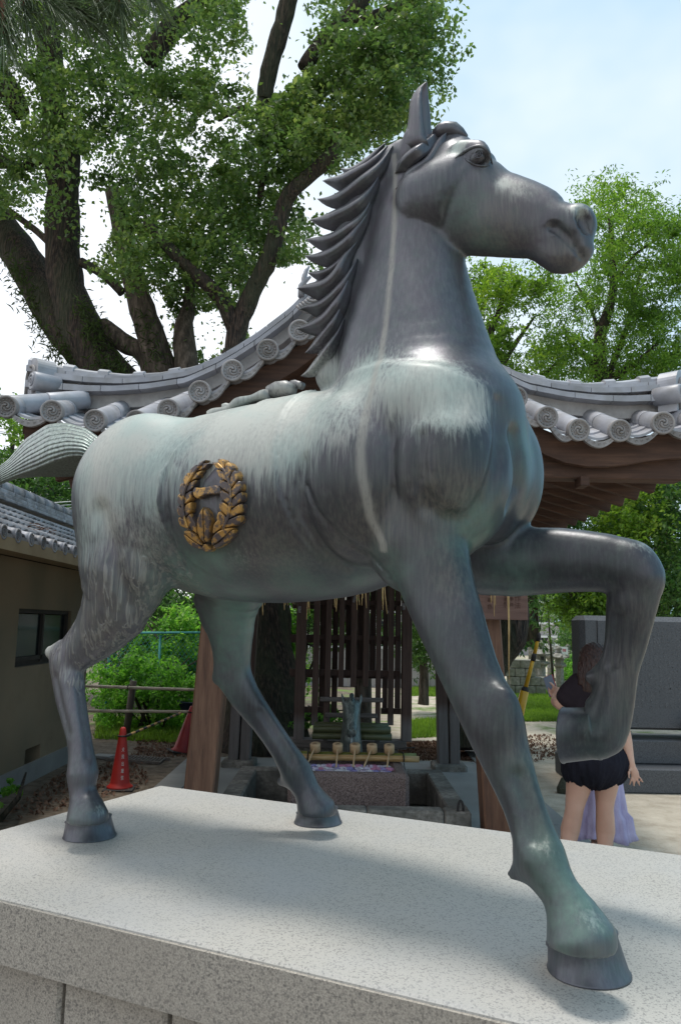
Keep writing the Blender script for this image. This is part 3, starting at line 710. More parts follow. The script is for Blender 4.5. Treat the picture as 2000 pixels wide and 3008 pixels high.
# ---- eye
P, Nn, bad = hit(ZF((1105, 1165)), -.09); c = P[0]
eb = MB().lathe([(.001, -.0195)] + [(.0195 * math.cos(a), .0195 * math.sin(a)) for a in np.linspace(-1.3, 1.3, 12)] + [(.001, .0195)], (0, 0, 0), 20)
ebV = np.array(eb.v) * (1.25, .9, .95) + (c + np.array((.002, .008, -.001))); horse_part('eyeball', ebV, eb.f)
P, Nn, bad = hit(ZF((1215, 1190)), -.09)
ir = MB().tube([Vector(c) + Vector((.0125, -.0115, -.003)) + Vector((math.cos(a) * .0105, .0 + math.cos(a) * .004, math.sin(a) * .0115)) for a in np.linspace(0, 2 * math.pi, 22)], .0016, 6); horse_part('iris', np.array(ir.v), ir.f)
ir = MB().tube([Vector(c) + Vector((.0135, -.0115, -.002)) + Vector((math.cos(a) * r_, math.cos(a) * .002, math.sin(a) * r_)) for a, r_ in zip(np.linspace(0, 9, 24), np.linspace(.0015, .0065, 24))], .0013, 6); horse_part('iris', np.array(ir.v), ir.f)
def ridge(name, pts, rad, n=22, off=.0, miss=-.09):
    pth = interp_path(pts, n); P, Nn, bad = hit(pth, miss); g = ~bad
    if g.any(): P[bad, 1] = np.interp(np.nonzero(bad)[0], np.nonzero(g)[0], P[g, 1])
    for _ in range(4): P[1:-1] = (P[:-2] + 2 * P[1:-1] + P[2:]) / 4
    r = [rad * min(1, .25 + 4 * min(i, n - 1 - i) / n) for i in range(n)]
    return tube_part(name, P + Nn * off, r, 8)
ridge('eyelid', ZF((835, 1185), (920, 1120), (1040, 1050), (1150, 1015), (1230, 1040), (1285, 1120), (1325, 1265)), .0055)
ridge('eyelid', ZF((960, 1190), (1040, 1250), (1120, 1285), (1210, 1295), (1290, 1275)), .0042)
ZN = lambda *p: Z(1580, 550, 7.84, p)
# ---- tail: a fan of ribs swept back
def tail():
    sc = 1.2755
    top = interp_path([(x * sc, y * sc) for x, y in ((262, 1040), (240, 1015), (200, 986), (150, 973), (110, 977), (60, 1010), (20, 1058), (-35, 1100))], 70)
    low = interp_path([(x * sc, y * sc) for x, y in ((255, 1085), (225, 1072), (190, 1053), (160, 1054), (120, 1068), (80, 1085), (40, 1097), (-35, 1125))], 70)
    flp = interp_path([(x * sc, y * sc) for x, y in ((258, 1090), (235, 1078), (215, 1080), (185, 1096), (150, 1099), (90, 1098), (40, 1102), (-35, 1130))], 70)
    rings = []; nr = 9; m = 90
    for i in range(70):
        s = i / 69; dep = .045 + .09 * math.sin(math.pi * min(1, s * 1.15)) ** .8; r = []
        for k in range(m):
            t = k / (m - 1); q = top[i] * (1 - t) + low[i] * t
            rib = (abs(math.sin(math.pi * nr * t ** .92)) ** .6) * (.009 * min(1, s * 4 + .15))
            r.append(HP(q[0], q[1], .02 - dep * math.sin(math.pi * (t * .62 + .02)) - rib)[0])
        for k in range(1, 8):
            t = k / 7; q = low[i] * (1 - t) + flp[i] * t; r.append(HP(q[0], q[1], .02 - dep * math.sin(math.pi * .64) * (1 - t) + .05 * t)[0])
        for k in range(1, 10):
            t = k / 10; q = flp[i] * (1 - t) + top[i] * t; r.append(HP(q[0], q[1] + 6 * math.sin(math.pi * t), .07 * (1 - t) + .02 * t + .02 * math.sin(math.pi * t))[0])
        rings.append(r)
    V, F = loft(rings); me = np_mesh('tail', V, F, True)
    return link_mesh('tail', me, bronze('tail_bronze', False, .85, (.10, .12, .10)), horse)
tail()
# ---- gilded wreath on the flank
ZE = lambda p: [(509 + x / 6.03, 1322 + y / 6.03) for x, y in p]
m, nt, b = mat_new('worn_gold_leaf')
n = N(nt, 'ShaderNodeTexNoise'); n.inputs['Scale'].default_value = 28; n.inputs['Detail'].default_value = 8; n.inputs['Roughness'].default_value = .7
nt.links.new(coords(nt), n.inputs['Vector'])
g = ramp_out(nt, n.outputs['Fac'], [(.48, (0, 0, 0)), (.56, (1, 1, 1))]); mxx = N(nt, 'ShaderNodeMixRGB'); mxx.inputs[1].default_value = (.085, .068, .068, 1); mxx.inputs[2].default_value = (.46, .27, .085, 1)
nt.links.new(g, mxx.inputs[0]); nt.links.new(mxx.outputs[0], b.inputs['Base Color']); nt.links.new(ramp_out(nt, n.outputs['Fac'], [(.48, (.2, .2, .2)), (.56, (.5, .5, .5))]), b.inputs['Metallic']); b.inputs['Roughness'].default_value = .38
M_gold = m
Pc, Nc, _ = hit(ZE([(700, 900), (300, 900), (1100, 900), (700, 300), (700, 1500)]))
En = Nc.mean(0); En /= np.linalg.norm(En)
em = empty('emblem', (0, 0, 0)); em.parent = horse
def relief(poly, h, name='leaf', inset=.24, mat=None, puff=.3, sub=0):
    """raised pillow-like piece over the flank following the outline given in photo pixels"""
    pl = ZE(poly); pth = []
    for i in range(len(pl)):
        a, c_ = np.array(pl[i]), np.array(pl[(i + 1) % len(pl)]); k = max(1, int(np.linalg.norm(c_ - a) / 5))
        pth += [a + (c_ - a) * j / k for j in range(k)]
    pth = np.array(pth)
    for _ in range(1): pth = (np.roll(pth, 1, 0) + 2 * pth + np.roll(pth, -1, 0)) / 4
    h *= .78; B, _, bad = hit(pth); cen = pth.mean(0)
    ins = cen + (pth - cen) * (1 - inset * .45); ins2 = cen + (pth - cen) * (1 - inset * 1.3)
    def at_depth(q, ref, hh):
        out = []
        for (x, y), r in zip(q, ref):          # same photo direction, pushed out of the flank along the emblem's normal
            out.append(r + En * hh)
        return np.array(out)
    I1, _, _ = hit(ins); I2, _, _ = hit(ins2)
    rings = [B - En * .01, B + En * h * .80, at_depth(ins, B * .0 + I1, h), at_depth(ins2, I2, h * (1 + puff * .12))]
    V, F = loft(rings, True, False, True)
    me = np_mesh(name, np.array(V), F, False); me.polygons.foreach_set('use_smooth', [False] * len(me.polygons))
    ob = link_mesh(name, me, mat or M_gold); ob.parent = em; return ob
def curve(pts, t):
    pts = np.array(pts, float); d = np.r_[0, np.cumsum(np.linalg.norm(np.diff(pts, axis=0), axis=1))]; d /= d[-1]
    return np.array([np.interp(t, d, pts[:, 0]), np.interp(t, d, pts[:, 1])])
def leaf_row(stem, bound, k, h, shift=.06, gap=6):
    for i in range(k):
        a, b_ = i / k, (i + 1) / k
        s0_, s1_ = curve(stem, a + .008), curve(stem, b_ - .012); c0_, c1_ = curve(bound, min(1, a + shift)), curve(bound, min(1, b_ + shift * .6))
        mid = curve(bound, min(1, (a + b_) / 2 + shift)); out = (mid - (s0_ + s1_) / 2); out /= np.linalg.norm(out)
        p = [s0_ + (c0_ - s0_) * .08, s1_ + (c1_ - s1_) * .08, s1_ + (c1_ - s1_) * .9, mid * .5 + c1_ * .5 + out * 4, mid, c0_ + (mid - c0_) * .1, s0_ + (c0_ - s0_) * .85]
        q = np.array(p); cc = q.mean(0); relief(list(map(tuple, cc + (q - cc) * 1.05)), h)
LS = [(375, 1410), (300, 1200), (272, 1000), (288, 800), (340, 640), (420, 490), (520, 340), (620, 240)]
RS = [(990, 1400), (1080, 1200), (1120, 1000), (1130, 800), (1100, 600), (1060, 450), (990, 340), (880, 250)]
leaf_row(LS, [(235, 1430), (190, 1280), (160, 1080), (166, 880), (200, 680), (262, 530), (345, 400), (450, 300), (560, 220), (660, 185)], 7, .030)
leaf_row(LS, [(500, 1330), (412, 1180), (408, 1000), (410, 800), (450, 640), (520, 490), (610, 370), (720, 240)], 6, .030)
leaf_row(RS, [(1240, 1390), (1300, 1160), (1305, 980), (1310, 760), (1275, 560), (1215, 410), (1130, 280), (1020, 200), (890, 160)], 7, .034)
leaf_row(RS, [(840, 1280), (905, 1080), (925, 900), (930, 750), (925, 580), (900, 450), (845, 330), (780, 215)], 6, .034)
for pts in (LS, RS):
    P, Nn, bad = hit(ZE(pts)); t = MB().tube([Vector(p + En * .027) for p in interp_path(P, 24)], .0045, 8); o_ = link_mesh('stem', t.mesh('stem'), M_gold); o_.parent = em
relief([(630, 1000), (565, 1130), (528, 1280), (536, 1450), (585, 1590), (655, 1655), (640, 1300)], .036, 'long_leaf')
relief([(648, 1015), (718, 1100), (762, 1260), (752, 1450), (712, 1635), (668, 1650), (650, 1300)], .036, 'long_leaf')
relief([(262, 1440), (380, 1418), (500, 1500), (565, 1600), (618, 1690), (590, 1690), (440, 1590)], .033, 'long_leaf')
relief([(250, 1465), (430, 1605), (598, 1712), (596, 1758), (450, 1735), (330, 1620)], .028, 'long_leaf')
relief([(772, 1690), (792, 1540), (900, 1440), (1030, 1380), (1165, 1372), (1050, 1500), (900, 1625)], .037, 'long_leaf')
relief([(778, 1718), (910, 1640), (1160, 1392), (1150, 1500), (1050, 1620), (900, 1710), (782, 1752)], .032, 'long_leaf')
relief([(360, 1270), (430, 1216), (490, 1300), (515, 1460), (525, 1500), (400, 1400)], .030, 'long_leaf')
relief([(795, 1500), (812, 1330), (930, 1190), (1000, 1285), (955, 1385)], .034, 'long_leaf')
relief([(605, 1760), (640, 1670), (682, 1640), (722, 1700), (780, 1760), (740, 1800), (650, 1800)], .036, 'knot')
relief([(790, 290), (900, 500), (930, 900), (850, 1290), (540, 1290), (480, 900), (560, 560)], .006, 'shield', mat=M_bronze_d)
relief([(445, 720), (480, 655), (560, 680), (700, 660), (870, 630), (930, 665), (935, 785), (700, 795), (590, 840), (540, 880), (455, 820)], .038, 'crossbar', inset=.25)
# ---- ribbons lying on the back
ZR = lambda *p: Z(580, 1050, 4.61, p)
def ribbon(pts, wid, th, vs):
    P = interp_path([tuple(HP(x, y, v)[0]) for (x, y), v in zip(pts, vs)], 30); rings = []
    for i, p in enumerate(P):
        w_ = wid * (1 + .15 * math.sin(i * .5)); h_ = th * (1 + .2 * math.sin(i * .45 + 1))
        rings.append([p + np.array(q) for q in ((0, -w_, -h_), (0, -w_, h_ * .6), (0, -w_ * .4, h_), (0, w_ * .4, h_ * .7), (0, w_, h_), (0, w_, -h_))])
    V, F = loft(rings); horse_part('ribbon', V, F)
ribbon(ZR((205, 800), (300, 755), (420, 725), (500, 690), (560, 640), (700, 590), (850, 540), (985, 510)), .03, .014, [-.09, -.085, -.08, -.08, -.075, -.07, -.07, -.065])
ribbon(ZR((380, 690), (480, 680), (600, 600), (740, 590)), .02, .014, [-.04] * 4)
tube_part('knot', [HP(x, y, -.05)[0] for x, y in ZR((975, 470), (1080, 440), (1200, 425), (1310, 440))], [.022, .028, .027, .016], 14)
tube_part('knot', [HP(x, y, -.03)[0] for x, y in ZR((1265, 350), (1320, 360), (1380, 375), (1430, 390))], [.010, .014, .013, .012], 12)
# ---------------------------------------------------------------- plinth
def granite(name, c1, c2, c3, sc=260, rough=.75, rand=.0, tint=(.3, .27, .23), spk=.7):
    m, nt, b = mat_new(name); L = nt.links
    v = coords(nt)
    n1 = N(nt, 'ShaderNodeTexNoise'); n1.inputs['Scale'].default_value = sc; n1.inputs['Detail'].default_value = 3; n1.inputs['Roughness'].default_value = .8; L.new(v, n1.inputs['Vector'])
    n2 = N(nt, 'ShaderNodeTexNoise'); n2.inputs['Scale'].default_value = 3.2; n2.inputs['Detail'].default_value = 7; L.new(v, n2.inputs['Vector'])
    vo = N(nt, 'ShaderNodeTexVoronoi'); vo.inputs['Scale'].default_value = sc * .9; L.new(v, vo.inputs['Vector'])
    sv = N(nt, 'ShaderNodeSeparateColor'); L.new(vo.outputs['Color'], sv.inputs[0])
    base = ramp_out(nt, n1.outputs['Fac'], [(.34, c1), (.48, c2), (.62, c3)])
    mx1 = N(nt, 'ShaderNodeMixRGB', blend_type='MULTIPLY'); L.new(base, mx1.inputs[1]); mx1.inputs[0].default_value = spk
    L.new(ramp_out(nt, sv.outputs[0], [(.0, (.45, .46, .48)), (.15, (.5, .5, .52)), (.21, (1, 1, 1)), (1, (1, 1, 1))]), mx1.inputs[2])
    mx2 = N(nt, 'ShaderNodeMixRGB'); L.new(mx1.outputs[0], mx2.inputs[1]); mx2.inputs[2].default_value = (*tint, 1)
    L.new(ramp_out(nt, n2.outputs['Fac'], [(.42, (0, 0, 0)), (.72, (.4, .4, .4))]), mx2.inputs[0])
    L.new(mx2.outputs[0], b.inputs['Base Color']); b.inputs['Roughness'].default_value = rough
    bp = N(nt, 'ShaderNodeBump'); bp.inputs['Strength'].default_value = .3; bp.inputs['Distance'].default_value = .002; L.new(n1.outputs['Fac'], bp.inputs['Height']); L.new(bp.outputs[0], b.inputs['Normal'])
    return m
M_gran_top = granite('pale_granite', (.355, .345, .325), (.42, .405, .37), (.49, .47, .425), 300, .6, tint=(.40, .41, .42))
M_gran_low = granite('speckled_granite', (.20, .19, .17), (.34, .31, .27), (.47, .43, .37), 230, .85)
pa = atZ(472, 2307, PZ); pb = atZ(2000, 2511, PZ); d1 = (pb - pa).normalized()
pc = atZ(0, 2622, PZ); pd = atZ(1467, 2998, PZ)
ang = math.atan2(d1.y, d1.x); dn = Vector((math.sin(ang), -math.cos(ang), 0))     # towards the camera side
wid = ((pc - pa).dot(dn) + (pd - pa).dot(dn)) / 2
PLU, PLV = Vector((math.cos(ang), math.sin(ang), 0)), dn
LEN = 3.7
plinth = empty('plinth', (pa.x, pa.y, 0), (0, 0, ang), label='broad pale granite plinth of stacked blocks under the bronze horse', cat='plinth')
TOPH = .155
b = MB(); b.box((LEN / 2, -wid / 2, PZ - TOPH / 2), (LEN, wid, TOPH), bev=.006)
cap = b.build('capstone', M_gran_top, plinth)
capf = MB()
for (x0, x1) in ((0.0, LEN),):
    capf.box(((x0 + x1) / 2, -wid - .004, PZ - TOPH / 2 - .004), (x1 - x0 - .012, .008, TOPH - .012))
capf.box((-.004, -wid / 2, PZ - TOPH / 2 - .004), (.008, wid - .012, TOPH - .012))
capf.build('facing', M_gran_low, plinth)
zt = PZ - TOPH; inset = .035
blk_bounds = [-.0]
jx = [(atZ(284, 2894, .62)), (atZ(588, 3003, .60))]
xs = sorted([(j - pa).dot(PLU) for j in jx]); step = xs[1] - xs[0]
edges = [inset]; x = xs[0]
while x - .62 > inset + .1: x -= .62
while x < LEN - inset - .1:
    edges.append(x); x = xs[1] if abs(x - xs[0]) < 1e-6 else x + .62
edges.append(LEN - inset)
rr = random.Random(3)
for row, (z0, z1) in enumerate(((zt - .36, zt - .006), (0, zt - .366))):
    for i in range(len(edges) - 1):
        a_, c_ = edges[i], edges[i + 1]; t = MB(); pr = rr.uniform(-.004, .004)
        t.box(((a_ + c_) / 2, -wid / 2, (z0 + z1) / 2), (c_ - a_ - .012, wid - 2 * inset + pr, z1 - z0), bev=.009); t.build('block', M_gran_low, plinth)
b = MB(); b.box((LEN / 2, -wid / 2, zt / 2 + .05), (LEN - .14, wid - .16, zt)); b.build('core', noise_mat('mortar', [(.3, (.12, .11, .10)), (.7, (.2, .19, .17))], 30), plinth)
# ---------------------------------------------------------------- materials of the setting
def wood(name, c1, c2, c3, rough=.7, axis='Z', sc=1.0, fade=None):
    m, nt, b = mat_new(name); L = nt.links
    vs = {'Z': (14, 14, 1.1), 'X': (1.1, 14, 14), 'Y': (14, 1.1, 14)}[axis]
    v = coords(nt, tuple(x * sc for x in vs)); oi = N(nt, 'ShaderNodeObjectInfo'); ma = N(nt, 'ShaderNodeVectorMath', operation='MULTIPLY_ADD'); L.new(oi.outputs['Random'], ma.inputs[0]); ma.inputs[1].default_value = (31, 17, 23); L.new(v, ma.inputs[2])
    n = N(nt, 'ShaderNodeTexNoise'); n.inputs['Scale'].default_value = 2.2; n.inputs['Detail'].default_value = 8; n.inputs['Roughness'].default_value = .68; n.inputs['Distortion'].default_value = .4; L.new(ma.outputs[0], n.inputs['Vector'])
    col = ramp_out(nt, n.outputs['Fac'], [(.3, c1), (.5, c2), (.7, c3)])
    if fade:                              # weathered grey at the foot: (height, colour)
        g = N(nt, 'ShaderNodeNewGeometry'); s = N(nt, 'ShaderNodeSeparateXYZ'); L.new(g.outputs['Position'], s.inputs[0]); mr = N(nt, 'ShaderNodeMapRange'); mr.inputs['From Min'].default_value = fade[0] + .12; mr.inputs['From Max'].default_value = fade[0]; L.new(s.outputs['Z'], mr.inputs['Value'])
        mx = N(nt, 'ShaderNodeMixRGB'); L.new(mr.outputs[0], mx.inputs[0]); L.new(col, mx.inputs[1]); L.new(ramp_out(nt, n.outputs['Fac'], [(.3, tuple(x * .55 for x in fade[1])), (.7, fade[1])]), mx.inputs[2]); col = mx.outputs[0]
    L.new(col, b.inputs['Base Color']); b.inputs['Roughness'].default_value = rough
    bp = N(nt, 'ShaderNodeBump'); bp.inputs['Strength'].default_value = .4; bp.inputs['Distance'].default_value = .004; L.new(n.outputs['Fac'], bp.inputs['Height']); L.new(bp.outputs[0], b.inputs['Normal'])
    return m
M_post = wood('cedar_post', (.085, .040, .025), (.16, .080, .048), (.25, .135, .082), .65)
M_dark = wood('dark_wood', (.028, .014, .011), (.055, .028, .021), (.085, .045, .033), .7)
M_darkf = wood('dark_wood_weathered', (.032, .016, .012), (.06, .032, .024), (.09, .05, .038), .7, fade=(.62, (.17, .15, .145)))
M_raft = wood('rafter_wood', (.035, .017, .011), (.07, .034, .021), (.12, .062, .038), .75, 'X')
M_grey_wood = wood('grey_wood', (.07, .06, .055), (.12, .105, .098), (.19, .17, .16), .8, 'X')
M_tile = noise_mat('glazed_grey_tile', [(.25, (.27, .275, .31)), (.5, (.36, .365, .40)), (.8, (.45, .45, .48))], 3.5, 7, .42, bump=.12, bscale=60, bdist=.003, rand=.16, two=(9, (.24, .235, .23), .55), spec=.5)
M_tilef = noise_mat('tile_face', [(.3, (.21, .20, .205)), (.7, (.35, .335, .335))], 14, 7, .6, bump=.25, bscale=80, bdist=.003, rand=.14, two=(6, (.16, .145, .13), .6))
M_plaster = noise_mat('old_plaster', [(.3, (.33, .31, .30)), (.7, (.50, .48, .46))], 12, 7, .9, bump=.3)
M_concrete = noise_mat('concrete', [(.3, (.22, .22, .215)), (.7, (.33, .33, .32))], 4, 8, .85, bump=.15, bscale=40, two=(2, (.17, .17, .165), .5))
M_stone = noise_mat('old_stone', [(.35, (.13, .12, .10)), (.5, (.22, .20, .175)), (.65, (.30, .28, .25))], 26, 8, .9, bump=.5, bscale=60, two=(4, (.09, .085, .075), .8))
M_trough = granite('red_brown_granite', (.055, .04, .038), (.17, .12, .11), (.33, .26, .24), 150, .8, tint=(.10, .075, .07))
# ---------------------------------------------------------------- water pavilion
XC = .09; YF, YB, YG, YR = 5.5, 8.6, 4.4, 4.92
def pav(px, py, Y): return atY(px, py, Y)
pavil = empty('water_pavilion', (XC, 7.0, 0), label='open wooden purification pavilion with grey tiled gable roof behind the horse', cat='pavilion')
def PV(b, name, mat, **k): return b.build(name, mat, pavil, True, **k)
def child(name, mb, mat, parent):          # sub-part given in world space
    o_ = link_mesh(name, mb.mesh(name), mat); o_.parent = parent
    base = Vector((0, 0, 0)); q = parent
    while q is not None: base += Vector(q.location); q = q.parent
    o_.location = -base; return o_
HALF = .985
for s in (-1, 1):
    b = MB(); b.beam((XC + s * (HALF + .05), YF, 0.02), (XC + s * (HALF - .10), YF, 2.55), .205, .205, (0, 1, 0), .012); PV(b, 'post', M_post)
    b = MB(); b.lathe([(.19, 0), (.19, .10), (.15, .14)], (XC + s * (HALF + .05), YF, 0), 18); PV(b, 'post_base', M_stone)
for s in (-1, 1):
    for q in (-1, 1):
        b = MB(); b.beam((XC + s * 1.13 + q * .062, YB, .05), (XC + s * 1.08 + q * .062, YB, 2.6), .108, .16, (0, 1, 0), .008); PV(b, 'back_post', M_darkf)
    b = MB(); b.box((XC + s * 1.13, YB, .04), (.36, .32, .12), bev=.02); PV(b, 'post_base', M_stone)
# head beams
for (y, z) in ((YF, 2.42), (YB, 2.42)):
    b = MB(); b.box((XC, y, z), (2.35, .13, .20), bev=.01); PV(b, 'tie_beam', M_dark)
b = MB(); b.box((XC, YF, 2.02), (2.1, .09, .13), bev=.008); PV(b, 'tie_beam', M_dark)
for s in (-1, 1):
    b = MB(); b.box((XC + s * .98, 6.85, 2.60), (.17, 4.9, .17), bev=.01); PV(b, 'purlin', M_raft)
b = MB(); b.box((XC, 4.64, 2.535), (3.98, .13, .15), bev=.008); PV(b, 'eave_beam', M_raft)
for x in (-.86, .86, -1.38, 1.38):
    b = MB(); b.box((XC + x, 4.60, 2.44), (.055, .12, .06), bev=.004); PV(b, 'beam_block', M_raft)
# roof profile (left half, traced once and mirrored): x offset from centre, z
vd = [(-75, 1182), (22, 1196), (155, 1209), (282, 1236), (403, 1238), (497, 1205), (588, 1152), (684, 1090), (787, 1030), (880, 973), (962, 912)]
VD = []
for x, y in vd:
    p = atY(x, y, YG); VD.append((XC - p.x, p.z))
# x positions decrease to the ridge; z(x) profile
def prof_z(dx, off=0.0):
    xs = [v[0] for v in VD][::-1]; zs = [v[1] for v in VD][::-1]
    return float(np.interp(dx, [0.0] + xs, [zs[0] + .18] + zs)) + off
rt = [(60, 1180), (120, 1186), (214, 1190), (361, 1190), (500, 1178), (575, 1155)]
roots = []
for i, (dx, z) in enumerate(VD):
    if i < len(rt):
        p = atY(*rt[i], YR - .02); roots.append((XC - p.x, p.z))
    else: roots.append((dx, z + .05))
rng = random.Random(5)
# one disc with a three-comma swirl, built once and shared
DR = .067
def disc_mesh():
    b = MB(); rot = Matrix.Rotation(math.radians(90), 3, 'X')
    prof = [(DR, -.03), (DR, .006), (DR * .97, .010), (DR * .80, .010), (DR * .78, .002), (.001, .002)]
    b.lathe(prof, (0, 0, 0), 32, rot)
    for k in range(14):
        a = 2 * math.pi * k / 14; c = Vector((math.cos(a) * DR * .66, -.003, math.sin(a) * DR * .66))
        b.lathe([(.0052, -.002), (.0045, .003), (.001, .0055)], c, 8, rot)
    for k in range(3):
        pts = []; rad = []
        for j in range(12):
            t = j / 11; a = 2 * math.pi * k / 3 + t * 3.1; r = DR * (.10 + .40 * t ** .8)
            pts.append(Vector((math.cos(a) * r, -.004, math.sin(a) * r))); rad.append(.0085 * (1 - t) ** .8 + .0015)
        b.tube(pts, rad, 6)
    return b.mesh('end_disc')
DISC = disc_mesh(); DISC.materials.append(M_tilef)
def barrel(p_end, p_root, r, n=14):
    b = MB(); a, c = Vector(p_end), Vector(p_root); k = 2
    for i in range(k):
        t0, t1 = i / k, (i + 1) / k
        b.tube([a.lerp(c, t0), a.lerp(c, t0 + .02), a.lerp(c, t1)], [r * .995, r, r * .955], n)
    return b
for s in (-1, 1):                          # s=-1 the left side of the picture
    n = len(VD)
    for i, (dx, z) in enumerate(VD):
        rx, rz = roots[i]
        if s == 1 and i >= n - 1: continue
        e = Vector((XC + s * dx, YG, z)); r_ = Vector((XC + s * rx, YR + .05, rz))
        if i == 0:
            e = Vector((XC + s * (2.13), YG + .10, z + .01)); r_ = Vector((XC + s * 1.75, YG + .42, rz + .0))
        if s == 1 and dx > 2.2: continue
        br = PV(barrel(e, r_, DR * .93), 'cover_tile', M_tile)
        d = bpy.data.objects.new('end_disc', DISC); COL.objects.link(d); d.parent = br
        dirn = (e - r_).normalized(); d.matrix_parent_inverse = Matrix.Identity(4)
        face = Vector((dirn.x, dirn.y, dirn.z * .35)).normalized()
        d.rotation_euler = (Matrix.Rotation(rng.uniform(0, 2), 3, face) @ face.to_track_quat('-Y', 'Z').to_matrix()).to_euler(); d.location = e + face * .012 - Vector(pavil.location) - Vector(br.location)
    # pan tiles between the barrels and the pendant lips below them
    for i in range(n - 1):
        (x0, z0), (x1, z1) = VD[i], VD[i + 1]
        if i == 0: continue
        (a0, c0), (a1, c1) = roots[i], roots[i + 1]
        m = 9; nlay = 4
        for L_ in range(nlay):
            f0, f1 = L_ / nlay, min(1.0, (L_ + 1.25) / nlay); V = []; lift = .016
            for (f, up) in ((f0, lift), (f1, 0.0)):
                for th in (0.0, -.016):
                    for k in range(m):
                        t = k / (m - 1); sag = .052 * math.sin(math.pi * t)
                        X = (x0 + (x1 - x0) * t) * (1 - f) + (a0 + (a1 - a0) * t) * f
                        ZZ = (z0 + (z1 - z0) * t) * (1 - f) + (c0 + (c1 - c0) * t) * f
                        V.append((XC + s * X, YG + .02 + (YR + .03 - YG) * f, ZZ - .005 - sag + up + th))
            F = []
            A, B_, C_, D_ = 0, m, 2 * m, 3 * m
            for k in range(m - 1):
                F += [(A + k, A + k + 1, C_ + k + 1, C_ + k), (B_ + k + 1, B_ + k, D_ + k, D_ + k + 1), (A + k + 1, A + k, B_ + k, B_ + k + 1), (C_ + k, C_ + k + 1, D_ + k + 1, D_ + k)]
            F += [(A, C_, D_, B_), (A + m - 1, B_ + m - 1, D_ + m - 1, C_ + m - 1)]
            PV(MB().add(V, F), 'pan_tile', M_tile)
        V = []; hb = .044                    # pendant lip
        for yy in (YG - .004, YG + .02):
            for k in range(m + 4):
                t = k / (m + 3); sag = .058 * math.sin(math.pi * t); X = x0 + (x1 - x0) * t; ZZ = z0 + (z1 - z0) * t - .004 - sag
                V += [(XC + s * X, yy, ZZ - .006), (XC + s * X, yy, ZZ - hb * (.55 + .45 * math.sin(math.pi * t)))]
        q = m + 4; F = []
        for k in range(q - 1):
            a = 2 * k; F += [(a, a + 1, a + 3, a + 2), (2 * q + a, 2 * q + a + 2, 2 * q + a + 3, 2 * q + a + 1), (a, a + 2, 2 * q + a + 2, 2 * q + a), (a + 1, 2 * q + a + 1, 2 * q + a + 3, a + 3)]
        lip = MB().add(V, F)
        for k in range(7):                   # scroll relief on the lip
            t = (k + .8) / 7.6; sag = .058 * math.sin(math.pi * t); X = x0 + (x1 - x0) * t; ZZ = z0 + (z1 - z0) * t - .004 - sag - hb * .5
            pts = [Vector((XC + s * X + math.cos(a) * .008 * (1 - a / 9), YG - .005, ZZ + math.sin(a) * .009 * (1 - a / 9))) for a in np.linspace(0, 5, 7)]
            lip.tube(pts, .0022, 4)
        PV(lip, 'pendant_tile', M_tilef)
